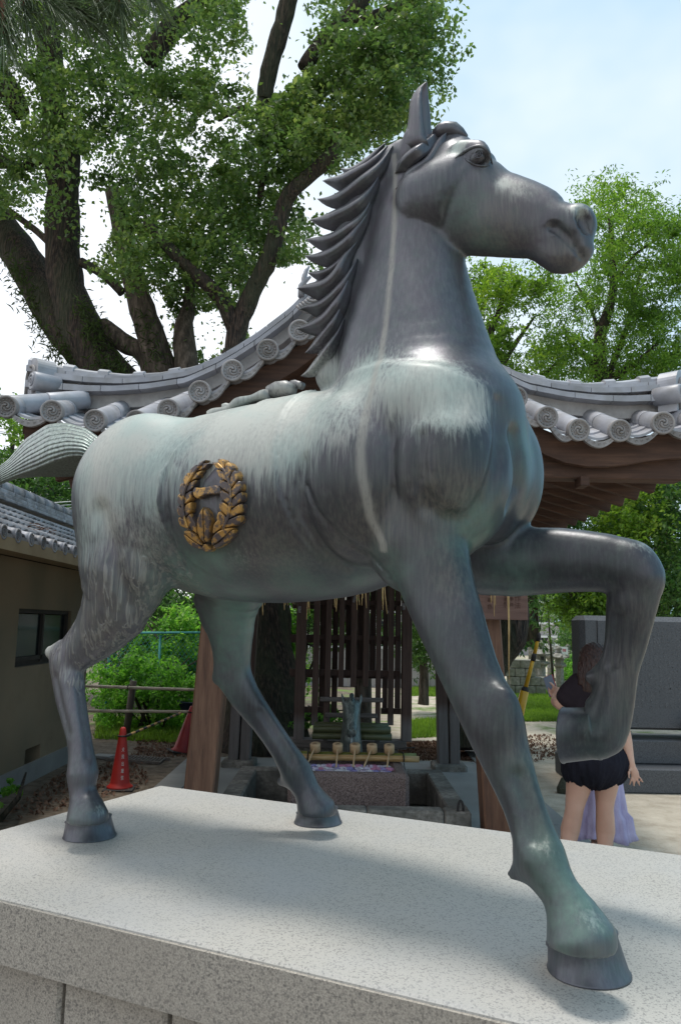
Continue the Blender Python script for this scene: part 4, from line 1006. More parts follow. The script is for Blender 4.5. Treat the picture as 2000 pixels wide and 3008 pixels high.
# descending ridges above the verge
rb = [(100, 1150), (186, 1157), (270, 1163), (346, 1163), (446, 1156), (557, 1139), (644, 1100), (700, 1068), (759, 1030), (855, 957), (920, 890), (985, 815)]
rtp = [(100, 1064), (168, 1077), (275, 1094), (378, 1104), (475, 1099), (560, 1084), (644, 1062), (710, 1030), (772, 996), (848, 932), (905, 866), (970, 790)]
RB = [(XC - atY(x, y, YR).x, atY(x, y, YR).z) for x, y in rb]; RT = [(XC - atY(x, y, YR).x, atY(x, y, YR).z) for x, y in rtp]
def at_r(tbl, dx):
    xs = [v[0] for v in tbl][::-1]; zs = [v[1] for v in tbl][::-1]; return float(np.interp(dx, xs, zs))
layers = [(.00, .16, .125, .19), (.40, .55, .10, .15), (.57, .72, .085, .12)]   # fraction of height, half depth front
for s in (-1, 1):
    x_end, x_top = RB[0][0], RB[-1][0]
    core = MB(); N_ = 30; V = []; F = []
    for i in range(N_ + 1):
        dx = x_end + (x_top - x_end) * i / N_; zb, zt_ = at_r(RB, dx), at_r(RT, dx)
        V += [(XC + s * dx, YR - .05, zb - .10), (XC + s * dx, YR - .05, zb + (zt_ - zb) * .8), (XC + s * dx, YR + .08, zb + (zt_ - zb) * .8), (XC + s * dx, YR + .08, zb - .10)]
    for i in range(N_):
        for k in range(4): F.append((i * 4 + k, i * 4 + (k + 1) % 4, i * 4 + 4 + (k + 1) % 4, i * 4 + 4 + k))
    F += [(0, 1, 2, 3), (N_ * 4, N_ * 4 + 3, N_ * 4 + 2, N_ * 4 + 1)]
    PV(core.add(V, F), 'ridge_core', M_plaster)
    def strip(f0, f1, dep, x0, x1, name='ridge_tile', bump=0.0, arch=False):
        V = []; F = []; q = 6
        for i in range(q + 1):
            dx = x0 + (x1 - x0) * i / q; zb, zt_ = at_r(RB, dx), at_r(RT, dx); h = zt_ - zb
            if h < .12: h = .12 if not arch else h
            up = bump if i == 0 or i == 1 else 0
            a, c_ = zb + h * f0 - .012, zb + h * f1
            if arch: sec = [(-dep, a), (-dep * .92, a + (c_ - a) * .6), (-dep * .45, c_ + up), (dep * .45, c_ + up), (dep * .92, a + (c_ - a) * .6), (dep, a)]
            else: sec = [(-dep, a), (-dep, c_), (dep, c_), (dep, a)]
            for y, z in sec: V.append((XC + s * dx, YR + y - (up * .4 if y < 0 else 0), z))
        m = len(V) // (q + 1)
        for i in range(q):
            for k in range(m): F.append((i * m + k, i * m + (k + 1) % m, (i + 1) * m + (k + 1) % m, (i + 1) * m + k))
        F += [tuple(range(m)), tuple(q * m + k for k in reversed(range(m)))]
        PV(MB().add(V, F), name, M_tile)
    gap = .004
    def tiles_along(L_, off, fn):
        x = x_end - off
        while x > x_top + .05:
            fn(x, max(x_top, x - L_ + gap)); x -= L_
    tiles_along(.245, 0, lambda a, c_: strip(.0, .17, .145, a, c_))
    tiles_along(.26, .1, lambda a, c_: strip(.43, .58, .118, a, c_))
    tiles_along(.26, -.02, lambda a, c_: strip(.60, .74, .100, a, c_))
    tiles_along(.23, .0, lambda a, c_: strip(.76, 1.0, .078, a, c_, 'ridge_cap', arch=True))
    tiles_along(.23, .0, lambda a, c_: strip(.78, 1.10, .086, a + .018, a - .05, 'ridge_band', arch=True))
    # openwork scrolls near the lower end
    scr = MB()
    for k in range(3):
        dx = x_end - .28 - k * .115; zb, zt_ = at_r(RB, dx), at_r(RT, dx); zc = zb + (zt_ - zb) * .30
        pts = [Vector((XC + s * (dx + math.cos(a) * .052), YR - .058, zc + math.sin(a) * .030)) for a in np.linspace(-.5, 3.6, 14)]; scr.tube(pts, .007, 6)
        pts = [Vector((XC + s * (dx - .03 + math.cos(a) * .02), YR - .058, zc - .003 + math.sin(a) * .018)) for a in np.linspace(0, 5, 12)]; scr.tube(pts, .005, 6)
    PV(scr, 'scroll_work', M_tilef)
    # demon-tile style end piece: arched slab, inset niche, side scroll drum
    ox = atY(140, 1130, YR - .06); dxo = XC - ox.x
    orn = MB(); Pn = []
    for a in np.linspace(0, math.pi, 16): Pn.append((math.cos(a) * .115, .065 + math.sin(a) * .10))
    Pn = [(.115, -.13)] + Pn + [(-.115, -.13)]
    poly = [Vector((XC + s * (dxo + .03) + s * 0 + u_ * .35, YR - .16 - u_ * s * .0 + 0, ox.z + w_)) for u_, w_ in Pn]
    # the slab faces outwards along the ridge with a slight turn to the front
    fx = Vector((s * .76, -.65, 0)).normalized(); tx = Vector((-fx.y, fx.x, 0)) * (1 if s > 0 else -1)
    O_ = Vector((XC + s * dxo, YR - .02, ox.z))
    poly = [O_ + tx * u_ + Vector((0, 0, w_)) for u_, w_ in Pn]
    orn.prism(poly, fx * .12)
    oo = PV(orn, 'ridge_ornament', M_tile)
    rim = MB(); inner = [O_ + fx * .125 + tx * (u_ * .62) + Vector((0, 0, w_ * .78 - .02)) for u_, w_ in Pn]; rim.tube(inner, .012, 8); child('niche_rim', rim, M_tilef, oo)
    drum = MB(); c0 = O_ + tx * (-.115 if tx.y > 0 else .115) + fx * .02 + Vector((0, 0, -.02))
    if c0.y > O_.y: c0 = O_ - (c0 - O_)
    drum.tube([c0 - fx * .04, c0 + fx * .12, c0 + fx * .135], [.060, .062, .056], 20)
    for w_ in (0,):
        pts = [c0 + fx * .137 + tx * math.cos(a) * r_ + Vector((0, 0, math.sin(a) * r_)) for a, r_ in zip(np.linspace(0, 11, 40), np.linspace(.047, .008, 40))]; drum.tube(pts, .007, 6)
    child('scroll_drum', drum, M_tile, oo)
    dr2 = MB(); c1 = O_ + (O_ - c0) * .9 + Vector((0, 0, -.06)); dr2.tube([c1 - fx * .03, c1 + fx * .12], [.04, .04], 14)
    pts = [c1 + fx * .125 + tx * math.cos(a) * r_ + Vector((0, 0, math.sin(a) * r_)) for a, r_ in zip(np.linspace(0, 9, 30), np.linspace(.032, .006, 30))]; dr2.tube(pts, .005, 6); child('scroll_drum', dr2, M_tilef, oo)
    # main slope: tiled top, boarded underside, bargeboard
    V = []; F = []; q = 16; x1 = 2.02
    for i in range(q + 1):
        dx = x1 * i / q; z = prof_z(dx) - .085
        for y in (YG + .12, 9.6):
            V += [(XC + s * dx, y, z + .05), (XC + s * dx, y, z - .04)]
    for i in range(q):
        a = i * 4; F += [(a, a + 2, a + 6, a + 4), (a + 1, a + 5, a + 7, a + 3), (a, a + 4, a + 5, a + 1), (a + 2, a + 3, a + 7, a + 6)]
    F.append((q * 4, q * 4 + 2, q * 4 + 3, q * 4 + 1)); F.append((0, 1, 3, 2))
    PV(MB().add(V, F), 'roof_deck', M_raft)
    for k in range(14):                       # rows of cover tiles on the slope behind the descending ridge
        y = 5.25 + k * .31; pts = [Vector((XC + s * x1 * i / 10, y, prof_z(x1 * i / 10) + .045)) for i in range(11)]
        PV(MB().tube(pts, .062, 8), 'cover_tile_row', M_tile)
    for (z0_, z1_, yy, mt) in ((-.075, -.195, YG + .10, M_raft),):
        V = []; F = []
        for i in range(q + 1):
            dx = 2.0 * i / q; z = prof_z(dx)
            for y in (yy, yy + .05): V += [(XC + s * dx, y, z + z0_ + (.03 if z0_ > -.1 else 0)), (XC + s * dx, y, z + z1_)]
        for i in range(q):
            a = i * 4; F += [(a, a + 1, a + 5, a + 4), (a + 2, a + 6, a + 7, a + 3), (a, a + 4, a + 6, a + 2), (a + 1, a + 3, a + 7, a + 5)]
        F.append((q * 4, q * 4 + 1, q * 4 + 3, q * 4 + 2))
        PV(MB().add(V, F), 'bargeboard', mt)
    # rafters under the side eaves
    for k in range(17):
        y = 4.86 + k * .272; b = MB(); b.beam((XC + s * 1.93, y, 2.475), (XC + s * .55, y, 2.88), .055, .10, (0, 0, 1), .004); PV(b, 'rafter', M_raft)
    b = MB(); b.box((XC + s * 1.9, 7.0, 2.555), (.09, 4.8, .05)); PV(b, 'eave_board', M_raft)
    for k in range(6):
        x0 = .0 + k * .19; x1_ = x0 + .185; t = MB(); y = YG + .55
        zt0, zt1 = prof_z(x0) - .06, prof_z(x1_) - .06
        t.prism([(XC + s * x0, y, 2.5), (XC + s * x1_, y, 2.5), (XC + s * x1_, y, zt1), (XC + s * x0, y, zt0)], (0, .03, 0)); PV(t, 'gable_board', M_raft)
rgp = [Vector((XC, y, prof_z(0) + .17)) for y in (4.75, 9.7)]
PV(MB().beam(rgp[0], rgp[1], .22, .22, bev=.02), 'main_ridge', M_tile)
PV(MB().lathe([(.17, 0), (.17, .06), (.15, .08)], (XC, 4.70, prof_z(0) + .22), 24, Matrix.Rotation(math.radians(90), 3, 'X')), 'ridge_ornament', M_tile)
# hooked wave tile standing up near the mane
b = MB()
for k in range(5):
    r0 = .05 + .022 * k; pts = [atY(880, 860, 4.7) + Vector((-math.cos(a) * r0 + .09, -.02, math.sin(a) * r0 * .9 - .02)) for a in np.linspace(2.6, 5.6, 12)]; b.tube(pts, .010, 6)
PV(b, 'wave_tile', M_tilef)
for (x, y, w_, h_, tl) in ((893, 818, .030, .085, .25), (885, 842, .035, .07, .5)):
    p = atY(x, y, 4.8); PV(MB().tube([p + Vector((0, 0, -h_)), p, p + Vector((tl * .05, 0, h_ * .6)), p + Vector((tl * .12, 0, h_))], [w_, w_, w_ * .8, .012], 12, flat=.6), 'ridge_finial', M_tile)
# ---------------------------------------------------------------- floor slab
def quad_sheet(name, P, z, mat, th=0.0, **k):
    b = MB()
    pts = [Vector((p.x, p.y, z)) for p in P]
    if th: b.prism([Vector((p.x, p.y, z - th)) for p in pts], (0, 0, th))
    else: b.add(pts, [tuple(range(len(pts)))])
    return b.build(name, mat, None, **k)
SL, SR, SB, SF = -1.98, 1.98, 9.1, 3.6
slab = empty('pavilion_floor', (XC, 6.3, 0), kind='structure')
b = MB(); b.box((XC, (SB + SF) / 2, .0), (3.0, SB - SF, .06), bev=.004); b.build('floor_slab', M_concrete, slab, True)
for s in (-1, 1):
    y = SF
    while y < SB:
        t = MB(); t.box((XC + s * 1.64, y + .45, .0), (.265, .89, .064), bev=.005); t.build('edging_stone', M_concrete, slab, True); y += .9
# ---------------------------------------------------------------- stone basin round the trough
basin = empty('stone_basin', (XC, 6.1, 0), label='grey stone kerb basin surrounding the brown water trough', cat='basin')
ZB_ = .31; yb0, yb1 = 5.44, 6.85; xb0, xb1 = -.83, .93
def BB(c, s_, name='kerb_stone', mat=None): MB().box(c, s_, bev=.012).build(name, mat or M_stone, basin, True)
w_ = .15
fx_ = [xb0, -.35, .22, .745, xb1]
for i in range(4): BB(((fx_[i] + fx_[i + 1]) / 2, yb0 + w_ / 2, ZB_ / 2), (fx_[i + 1] - fx_[i] - .004, w_, ZB_))
for i in range(2): BB((xb0 + w_ / 2, yb0 + w_ + .01 + .63 * (i + .5), ZB_ / 2), (w_, .625, ZB_)); BB((xb1 - w_ / 2, yb0 + w_ + .01 + .63 * (i + .5), ZB_ / 2), (w_, .625, ZB_))
BB(((xb0 + xb1) / 2, yb1 + .07, ZB_ / 2), (xb1 - xb0, w_, ZB_))
MB().box(((xb0 + xb1) / 2, (yb0 + yb1) / 2, .06), (xb1 - xb0 - .32, yb1 - yb0 - .2, .02)).build('pit_floor', noise_mat('wet_stone', [(.3, (.02, .02, .018)), (.7, (.06, .055, .05))], 12, rough=.4), basin, True)
trough = empty('water_trough', (XC - .02, 6.15, 0), label='reddish brown granite water trough with flowers floating in it', cat='trough')
tx0, tx1, ty0, ty1, tz = atY(846, 2250, 5.85).x, atY(1203, 2250, 5.85).x, 5.85, 6.5, .475
def TT(c, s_, nm='trough_wall', bev=.03): MB().box(c, s_, bev=bev).build(nm, M_trough, trough, True)
TT(((tx0 + tx1) / 2, ty0 + .05, tz / 2 + .04), (tx1 - tx0, .10, tz - .08 + .0)); TT(((tx0 + tx1) / 2, ty1 - .04, tz / 2 + .04), (tx1 - tx0 - .01, .08, tz - .09))
for x, sg in ((tx0 + .06, 1), (tx1 - .06, -1)): TT((x, (ty0 + ty1) / 2, tz / 2 + .037), (.118, ty1 - ty0 - .02, tz - .085))
mw, nt, bw = mat_new('water'); bw.inputs['Base Color'].default_value = (.02, .03, .03, 1); bw.inputs['Roughness'].default_value = .05
MB().box(((tx0 + tx1) / 2, (ty0 + ty1) / 2, tz - .05), (tx1 - tx0 - .16, ty1 - ty0 - .12, .01)).build('water', mw, trough, True)
# floating flowers
rf = random.Random(8)
fcols = [('white_petals', (.75, .74, .80)), ('violet_petals', (.34, .31, .60)), ('pink_petals', (.58, .27, .42)), ('pale_petals', (.62, .56, .70))]
fm = [noise_mat(nm, [(.3, tuple(x * .75 for x in c)), (.7, c)], 60, rough=.8) for nm, c in fcols]
lab = ['white hydrangea heads floating in the trough', 'blue violet hydrangea heads floating in the trough', 'pink magenta hydrangea heads floating in the trough', 'pale lilac hydrangea heads floating in the trough']
def flower_head(ci):
    b = MB()
    for k in range(46):
        a, z = rf.uniform(0, 6.283), rf.uniform(.05, 1); r = math.sqrt(1 - z * z); c = Vector((math.cos(a) * r, math.sin(a) * r, z * .55)) * .042
        nrm = Vector((math.cos(a) * r, math.sin(a) * r, z)); u = nrm.cross(Vector((0, .3, 1))).normalized(); w = nrm.cross(u); rr_ = .0095; t = rf.uniform(0, 1.5)
        for j in range(4):
            an = t + j * math.pi / 2; d_ = u * math.cos(an) + w * math.sin(an); e_ = u * -math.sin(an) + w * math.cos(an)
            b.add([c, c + d_ * rr_ * .7 + e_ * rr_ * .55 + nrm * .002, c + d_ * rr_ * 1.3, c + d_ * rr_ * .7 - e_ * rr_ * .55 + nrm * .002], [(0, 1, 2, 3)])
    return b.mesh('flower_head')
fms = [flower_head(i) for i in range(4)]
for i in range(4): fms[i].materials.append(fm[i])
for i in range(15):
    for j in range(3):
        x = tx0 + .13 + (tx1 - tx0 - .26) * (i + .5 * (j % 2)) / 14.5 + rf.uniform(-.01, .01); y = ty0 + .145 + j * .115; ci = rf.choice([0, 0, 1, 1, 2, 3])
        fo = bpy.data.objects.new('hydrangea', fms[ci]); COL.objects.link(fo); fo.location = (x, y, tz - .035 + rf.uniform(0, .01)); fo.rotation_euler = (0, 0, rf.uniform(0, 6)); fo.scale = (1.05,) * 3
        tag(fo, lab[ci], 'flower', ['white hydrangea heads in the trough', 'violet hydrangea heads in the trough', 'pink hydrangea heads in the trough', 'lilac hydrangea heads in the trough'][ci])
# bamboo poles lying over the trough
M_bam_g = noise_mat('green_bamboo', [(.3, (.10, .12, .02)), (.7, (.22, .22, .05))], 6, 5, .4, (1, 8, 8), bump=.1)
M_bam_y = noise_mat('tan_bamboo', [(.3, (.32, .19, .07)), (.7, (.50, .33, .15))], 6, 5, .42, (1, 8, 8), bump=.1, two=(3, (.55, .40, .2), .6))
M_bam_d = noise_mat('old_green_bamboo', [(.3, (.05, .06, .025)), (.7, (.10, .11, .05))], 6, 5, .5, (1, 8, 8))
M_black = noise_mat('black_cord', [(.3, (.01, .01, .01)), (.7, (.02, .02, .02))], 30, rough=.6)
def bamboo(name, p0, p1, r, mat, label, node=.28, open_end=True, **k):
    p0, p1 = Vector(p0), Vector(p1); L_ = (p1 - p0).length; pts = []; rad = []; x = 0
    while x < L_:
        for dx, m in ((0, .96), (.006, 1.08), (.014, .95), (.03, 1.0)):
            if x + dx < L_: pts.append(p0.lerp(p1, (x + dx) / L_)); rad.append(r * m)
        x += node * rf.uniform(.85, 1.15)
    pts.append(p1); rad.append(r)
    t = empty(name, p0, label=label, cat='bamboo pole', **k); MB().tube(pts, rad, 14).build('culm', mat, t, True)
    e = (p1 - p0).normalized(); MB().tube([p1 - e * .0, p1 + e * .0015], [r * .72, r * .72], 12).build('hollow_end', M_black, t, True); return t
zb_ = tz + .028
g1_ = atY(1222, 2196, 6.46); g2_ = atY(1231, 2210, 6.34)
bp1 = bamboo('bamboo_pole', (tx0 - .02, 6.46, zb_), (g1_.x, 6.46, zb_), .027, M_bam_g, 'green bamboo pole lying behind the ladles on the trough')
bp2 = bamboo('bamboo_pole', (tx0 - .0, 6.36, zb_ - .004), (g2_.x, 6.36, zb_ - .004), .025, M_bam_y, 'yellow tan bamboo pole lying in front on the trough')
for px_ in (905, 1184):
    x = atY(px_, 2200, 6.4).x; pts = [Vector((x, 6.41 + math.cos(a) * .085, zb_ + math.sin(a) * .033)) for a in np.linspace(0, 2 * math.pi, 16)]
    t = MB().tube(pts, .0055, 6); t.tube([Vector((x, 6.33, zb_ - .03)), Vector((x + .01, 6.325, zb_ - .09))], .004, 5)
    if px_ > 1000: t.tube([Vector((x, 6.45, zb_ + .03)), Vector((x - .07, 6.47, zb_ + .05)), Vector((x + .02, 6.47, zb_ + .065)), Vector((x + .1, 6.47, zb_ + .07))], .005, 5)
    tag(t.build('cord', M_black), 'black cord tying the %s end of the bamboo poles' % ('left' if px_ < 1000 else 'right'), 'cord')
# ladles
M_ladle = noise_mat('pale_ladle_wood', [(.3, (.46, .31, .17)), (.7, (.60, .43, .26))], 8, 5, .6, (1, 1, 6))
M_ink = noise_mat('dark_print', [(.3, (.08, .04, .03)), (.7, (.12, .06, .04))], 10)
def ladle_proto():
    r = empty('ladle', (0, 0, 0)); b = MB(); b.lathe([(.039, -.066), (.0415, -.064), (.0415, -.002), (.040, 0), (.001, 0)], (0, 0, 0), 28); b.build('cup', M_ladle, r)
    h = MB(); h.beam((0, -.035, -.030), (0, -.42, -.115), .013, .010, bev=.002); hh = h.build('handle', M_ladle, r)
    p = MB()
    for k in range(3): p.tube([Vector((-.012 + k * .012 + math.cos(a) * .005, .001 + math.sin(a) * .004 - .012, .0008)) for a in np.linspace(0, 4.4, 8)], .0014, 4)
    p.tube([Vector((-.013, .004, .0008)), Vector((0, .010, .0008)), Vector((.013, .004, .0008))], .0016, 4); p.tube([Vector((0, .004, .0008)), Vector((0, .016, .0008))], .0013, 4)
    p.build('print', M_ink, r); return r
lp = ladle_proto()
lad = [(926, 2172, -.28, 'far left ladle lying askew beside the hoof, nearest the left cord'), (992, 2176, -.04, 'second ladle from the left end, handle straight down'), (1043, 2176, -.08, 'middle ladle of five, right under the bronze spout'), (1092, 2178, -.34, 'fourth ladle, the most slanted handle, right of the spout'), (1143, 2176, -.14, 'far right ladle nearest the right cord')]
lads = [lp] + [dup(lp) for _ in range(4)]
for o_, (px_, py_, a, lb) in zip(lads, lad):
    p = atY(px_, py_, 6.41); o_.location = (p.x, 6.41, zb_ + .095); o_.rotation_euler = (math.radians(14), 0, -a * -.9); tag(o_, lb, 'ladle', 'wooden ladles on the trough')
# lattice screen
YL = 7.4
scr_ = empty('lattice_screen', (XC, YL, 0), label='dark brown wooden lattice screen standing behind the water spout', cat='screen')
def LX(px, py=2000, Y=YL): return atY(px, py, Y)
def SB_(x0, x1, z0, z1, y, th, nm, mat=None, tilt=0.0):
    b = MB(); b.beam(((x0 + x1) / 2 + tilt, y, z0), ((x0 + x1) / 2, y, z1), x1 - x0, th, (0, 1, 0), .004); b.build(nm, mat or M_darkf, scr_, True)
ztop = 2.35; zsill = LX(1000, 2172).z
SB_(LX(863, 2150).x, LX(893, 2150).x, zsill, ztop, YL, .13, 'post'); SB_(LX(1178, 2150).x, LX(1207, 2150).x, zsill, ztop, YL, .13, 'post')
cols = [(917, 936, 0), (954, 971, 0), (993, 1009, 1), (1029, 1046, 1), (1065, 1082, 1), (1103, 1118, 0), (1139, 1156, 0)]
for a, c_, short in cols: SB_(LX(a).x, LX(c_).x, LX(a, 2017).z if short else LX(a, 2130).z, ztop, YL + .0, .045, 'slat')
for a, c_, short in cols: SB_(LX(a + 20, 2000, YL + .3).x, LX(c_ + 20, 2000, YL + .3).x, .7 if not short else 1.05, ztop, YL + .30, .04, 'back_slat', M_dark)
for (ya, yb_) in ((1762, 1776), (1866, 1880), (1968, 1986)):
    z0, z1 = LX(1000, yb_).z, LX(1000, ya).z; b = MB(); b.box((XC - .02, YL + .045, (z0 + z1) / 2), (LX(1206).x - LX(863).x - .05, .035, z1 - z0), bev=.003); b.build('rail', M_dark, scr_, True)
    b = MB(); b.box((XC, YL + .34, (z0 + z1) / 2 - .04), (LX(1206).x - LX(863).x, .03, z1 - z0), bev=.003); b.build('rail', M_dark, scr_, True)
z0, z1 = LX(1000, 2096).z, LX(1000, 2079).z
for (a, c_) in ((893, 950), (1120, 1178)): b = MB(); b.box(((LX(a).x + LX(c_).x) / 2, YL + .04, (z0 + z1) / 2), (LX(c_).x - LX(a).x, .035, z1 - z0)); b.build('rail', M_darkf, scr_, True)
b = MB(); b.box((XC - .02, YL - .02, zsill - .03), (LX(1207).x - LX(861).x + .04, .20, .07), bev=.006); b.build('sill', M_grey_wood, scr_, True)
b = MB(); b.box((XC - .02, YL + .05, (zsill - .07) / 2), (LX(1195).x - LX(880).x, .16, zsill - .07), bev=.006); b.build('footing', M_stone, scr_, True)
for (ya, yb_, xa, xb_, w_) in ((2048, 2061, 943, 1123, .05), (2094, 2108, 958, 1108, .03)):
    z0, z1 = LX(1000, yb_, 7.2).z, LX(1000, ya, 7.2).z; b = MB(); b.box(((LX(xa, 2000, 7.2).x + LX(xb_, 2000, 7.2).x) / 2, 7.2, (z0 + z1) / 2), (LX(xb_).x - LX(xa).x, w_, z1 - z0), bev=.008); b.build('shelf_rail', M_grey_wood, scr_, True)
for x in (957, 1109): SB_(LX(x - 7, 2100, 7.25).x, LX(x + 7, 2100, 7.25).x, zsill, LX(x, 2050, 7.2).z, 7.24, .04, 'shelf_leg', M_darkf)
for i, (px_, py_) in enumerate(((880, 1790), (1041, 1760), (1186, 1782))):   # small paper votive stickers
    p = atY(px_, py_, YL - .07); b = MB(); b.box(p, (.026, .002, .062), Matrix.Rotation(.3 if i == 1 else 0, 3, 'Y')); b.build('sticker', noise_mat('faded_paper', [(.4, (.09, .09, .10)), (.6, (.26, .24, .24))], 90), scr_, True)
# bundle of old green bamboo behind the spout
for i, (yy, zz) in enumerate(((7.02, .60), (7.02, .66), (7.10, .63), (7.10, .69))):
    a = atY(917 + i * 2, 2150, yy); c_ = atY(1150 - i * 3, 2150, yy)
    t = bamboo('bamboo_pole', (a.x, yy, LX(1000, 2152, yy).z - .03 + (zz - .60)), (c_.x, yy, LX(1000, 2152, yy).z - .03 + (zz - .60)), .032, M_bam_d, ['lower front pole of the dark green bamboo bundle behind the spout', 'upper front pole of the dark green bamboo bundle behind the spout', 'lower rear pole of the dark green bamboo bundle behind the spout', 'topmost rear pole of the dark green bamboo bundle behind the spout'][i], node=.4, group='dark bamboo bundle behind the spout')
# bronze horse head spout
def spout():
    r = empty('water_spout', (LX(1032, 2100, 6.95).x, 6.95, .43), label='small bronze horse head water spout facing the trough', cat='spout')
    M_v = bronze('spout_bronze', False, .35, (.03, .05, .05)); k = 6.9 / FPX
    X = lambda px_: (px_ - 1032) * k; Zz = lambda py_: (2189 - py_) * k
    P = []
    def c(pts, kk=.01): P.append(('c', pts, kk))
    c([(0, .02, Zz(2185), .105, .8), (0, .0, Zz(2150), .092, .9), (0, .02, Zz(2110), .080, 1.0), (0, .04, Zz(2070), .075, 1.0), (0, .05, Zz(2050), .045, 1)], .02)
    c([(0, -.02, Zz(2058), .080, .9), (0, -.06, Zz(2080), .074, .9), (0, -.11, Zz(2105), .055, .9), (0, -.15, Zz(2120), .048, .8)], .02)
    for s in (-1, 1):
        c([(s * .060, .0, Zz(2050), .024, .9), (s * .078, .01, Zz(2035), .017, .7), (s * .088, .015, Zz(2020), .005, .7)], .008)
        c([(s * .040, -.055, Zz(2070), .018, .9)] * 2, .008); c([(s * .022, -.18, Zz(2113), .012, 1)] * 2, .006)
        c([(s * .035, -.05, Zz(2090), .030, .9)] * 2, .012)
    c([(0, -.02, Zz(2030), .022, 1), (0, -.06, Zz(2040), .020, 1), (0, -.085, Zz(2058), .008, 1)], .004)
    c([(0, .05, Zz(2030), .02, 1.4), (0, -.0, Zz(2024), .022, 1)], .008)
    V, F = mesh_prims(P, .0075); o_ = link_mesh('head', np_mesh('head', V, F, True), M_v, r)
    pl = MB(); pl.box((0, .02, -.03), (.26, .22, .06), bev=.01); pl.build('pedestal', M_v, r)
    st_ = MB(); mst, nt, bb = mat_new('water_stream'); bb.inputs['Base Color'].default_value = (.75, .8, .82, 1); bb.inputs['Roughness'].default_value = .1; bb.inputs['Transmission Weight'].default_value = .5
    st_.tube([Vector((0, -.19, Zz(2128))), Vector((0, -.235, Zz(2150))), Vector((0, -.26, Zz(2185))), Vector((0, -.275, Zz(2215)))], .0045, 6); st_.build('water_jet', mst, r)
def mesh_prims(P, h, extra=None):
    global sdf, PR
    s_old, p_old = sdf, PR
    def s2(X):
        D = np.full(len(X), 1.0, np.float32)
        for pr in P:
            lo, hi = prim_box(pr); m = pr[2] * 1.5 + .04; ix = np.nonzero(((X > lo - m) & (X < hi + m)).all(1))[0]
            if len(ix):
                x = prim_d(X[ix], pr)
                D[ix] = smin(D[ix], x, pr[2]) if pr[0] in 'ce' else -smin(-D[ix], x, pr[2])
        return D if extra is None else extra(X, D)
    sdf = s2; bx = [prim_box(p) for p in P if p[0] in 'ce']
    V, F = surface_nets(np.min([b_[0] for b_ in bx], 0) - .04, np.max([b_[1] for b_ in bx], 0) + .04, h); V = relax(V, F, 2)
    sdf = s_old; return V, F
spout()
# straw rope with hanging straws under the front beam
M_straw = noise_mat('straw', [(.3, (.36, .24, .10)), (.7, (.58, .42, .2))], 30, 3, .8)
rope = empty('straw_rope', (XC, 5.36, 1.95), label='sacred straw rope with hanging straw ends under the front beam', cat='rope')
pts = [Vector((XC + x, 5.36 + .012 * math.sin(x * 40), 1.965 - .10 * (1 - (x / .95) ** 2))) for x in np.linspace(-.98, .98, 70)]
MB().tube(pts, .018, 8).build('rope', M_straw, rope, True)
rs = random.Random(4)
for cx_, nst, yb2 in ((776, 3, 1812), (838, 3, 1815), (857, 1, 1812), (908, 3, 1822), (990, 4, 1812), (1055, 3, 1812), (1068, 2, 1800), (1133, 4, 1822), (1204, 2, 1808), (1447, 4, 1812), (1492, 3, 2008)):
    for j in range(nst):
        x = cx_ + rs.uniform(-5, 5); a = atY(x + rs.uniform(-4, 4), 1690, 5.33); c_ = atY(x + rs.uniform(-6, 6), yb2 - rs.uniform(0, 45), 5.33 if cx_ < 1400 else 5.22)
        if cx_ > 1400: a = atY(x, 1690, 5.22)
        MB().tube([a, (a + c_) / 2 + Vector((rs.uniform(-.006, .006), 0, 0)), c_], [.0035, .0032, .0022], 5).build('straw', M_straw, rope, True)
# sign board with brush lettering
M_sign = wood('sign_wood', (.10, .055, .045), (.15, .085, .068), (.19, .11, .09), .7, 'X')
sgn = empty('sign_board', (atY(1450, 1700, 5.32).x, 5.32, 1.9), label='brown wooden notice board with vertical brush lettering beside the raised leg', cat='sign')
a = atY(1335, 1818, 5.3); c_ = atY(1546, 1640, 5.3)
b = MB(); b.box(((a.x + c_.x) / 2, 5.3, (a.z + c_.z) / 2), (c_.x - a.x, .03, c_.z - a.z), bev=.003); b.build('panel', M_sign, sgn, True)
def text_part(s_, loc, size, mat, parent, rot=(math.pi / 2, 0, 0), name='lettering', depth=.001, sx=1.0):
    cu = bpy.data.curves.new(name, 'FONT'); cu.body = s_; cu.size = size; cu.extrude = depth; cu.align_x = 'CENTER'; cu.align_y = 'CENTER'; cu.resolution_u = 3
    t = bpy.data.objects.new(name, cu); COL.objects.link(t); dg = bpy.context.evaluated_depsgraph_get(); me = bpy.data.meshes.new_from_object(t.evaluated_get(dg)); bpy.data.objects.remove(t)
    o_ = link_mesh(name, me, mat); o_.rotation_euler = rot; o_.scale = (sx, 1, 1); o_.location = Vector(loc) - Vector(parent.location); o_.parent = parent; return o_
for s_, px_, py_, sz in (('手水作法', 1520, None, 40), ('参拝', 1502, 1773, 24), ('を清めて', 1484, 1773, 22), ('次に水単色', 1438, 1765, 30)):
    n_ = len(s_); step_ = {40: 22, 24: 17, 22: 11, 30: 19}[sz]; y0 = {40: 1758 + 22, 24: 1777, 22: 1784, 30: 1783}[sz]
    for i, ch in enumerate(s_):
        p = atY(px_, y0 - (n_ - 1 - i) * step_, 5.28); text_part(ch, (p.x, 5.283, p.z), sz * .5 / FPX * 5.3, M_ink, sgn)
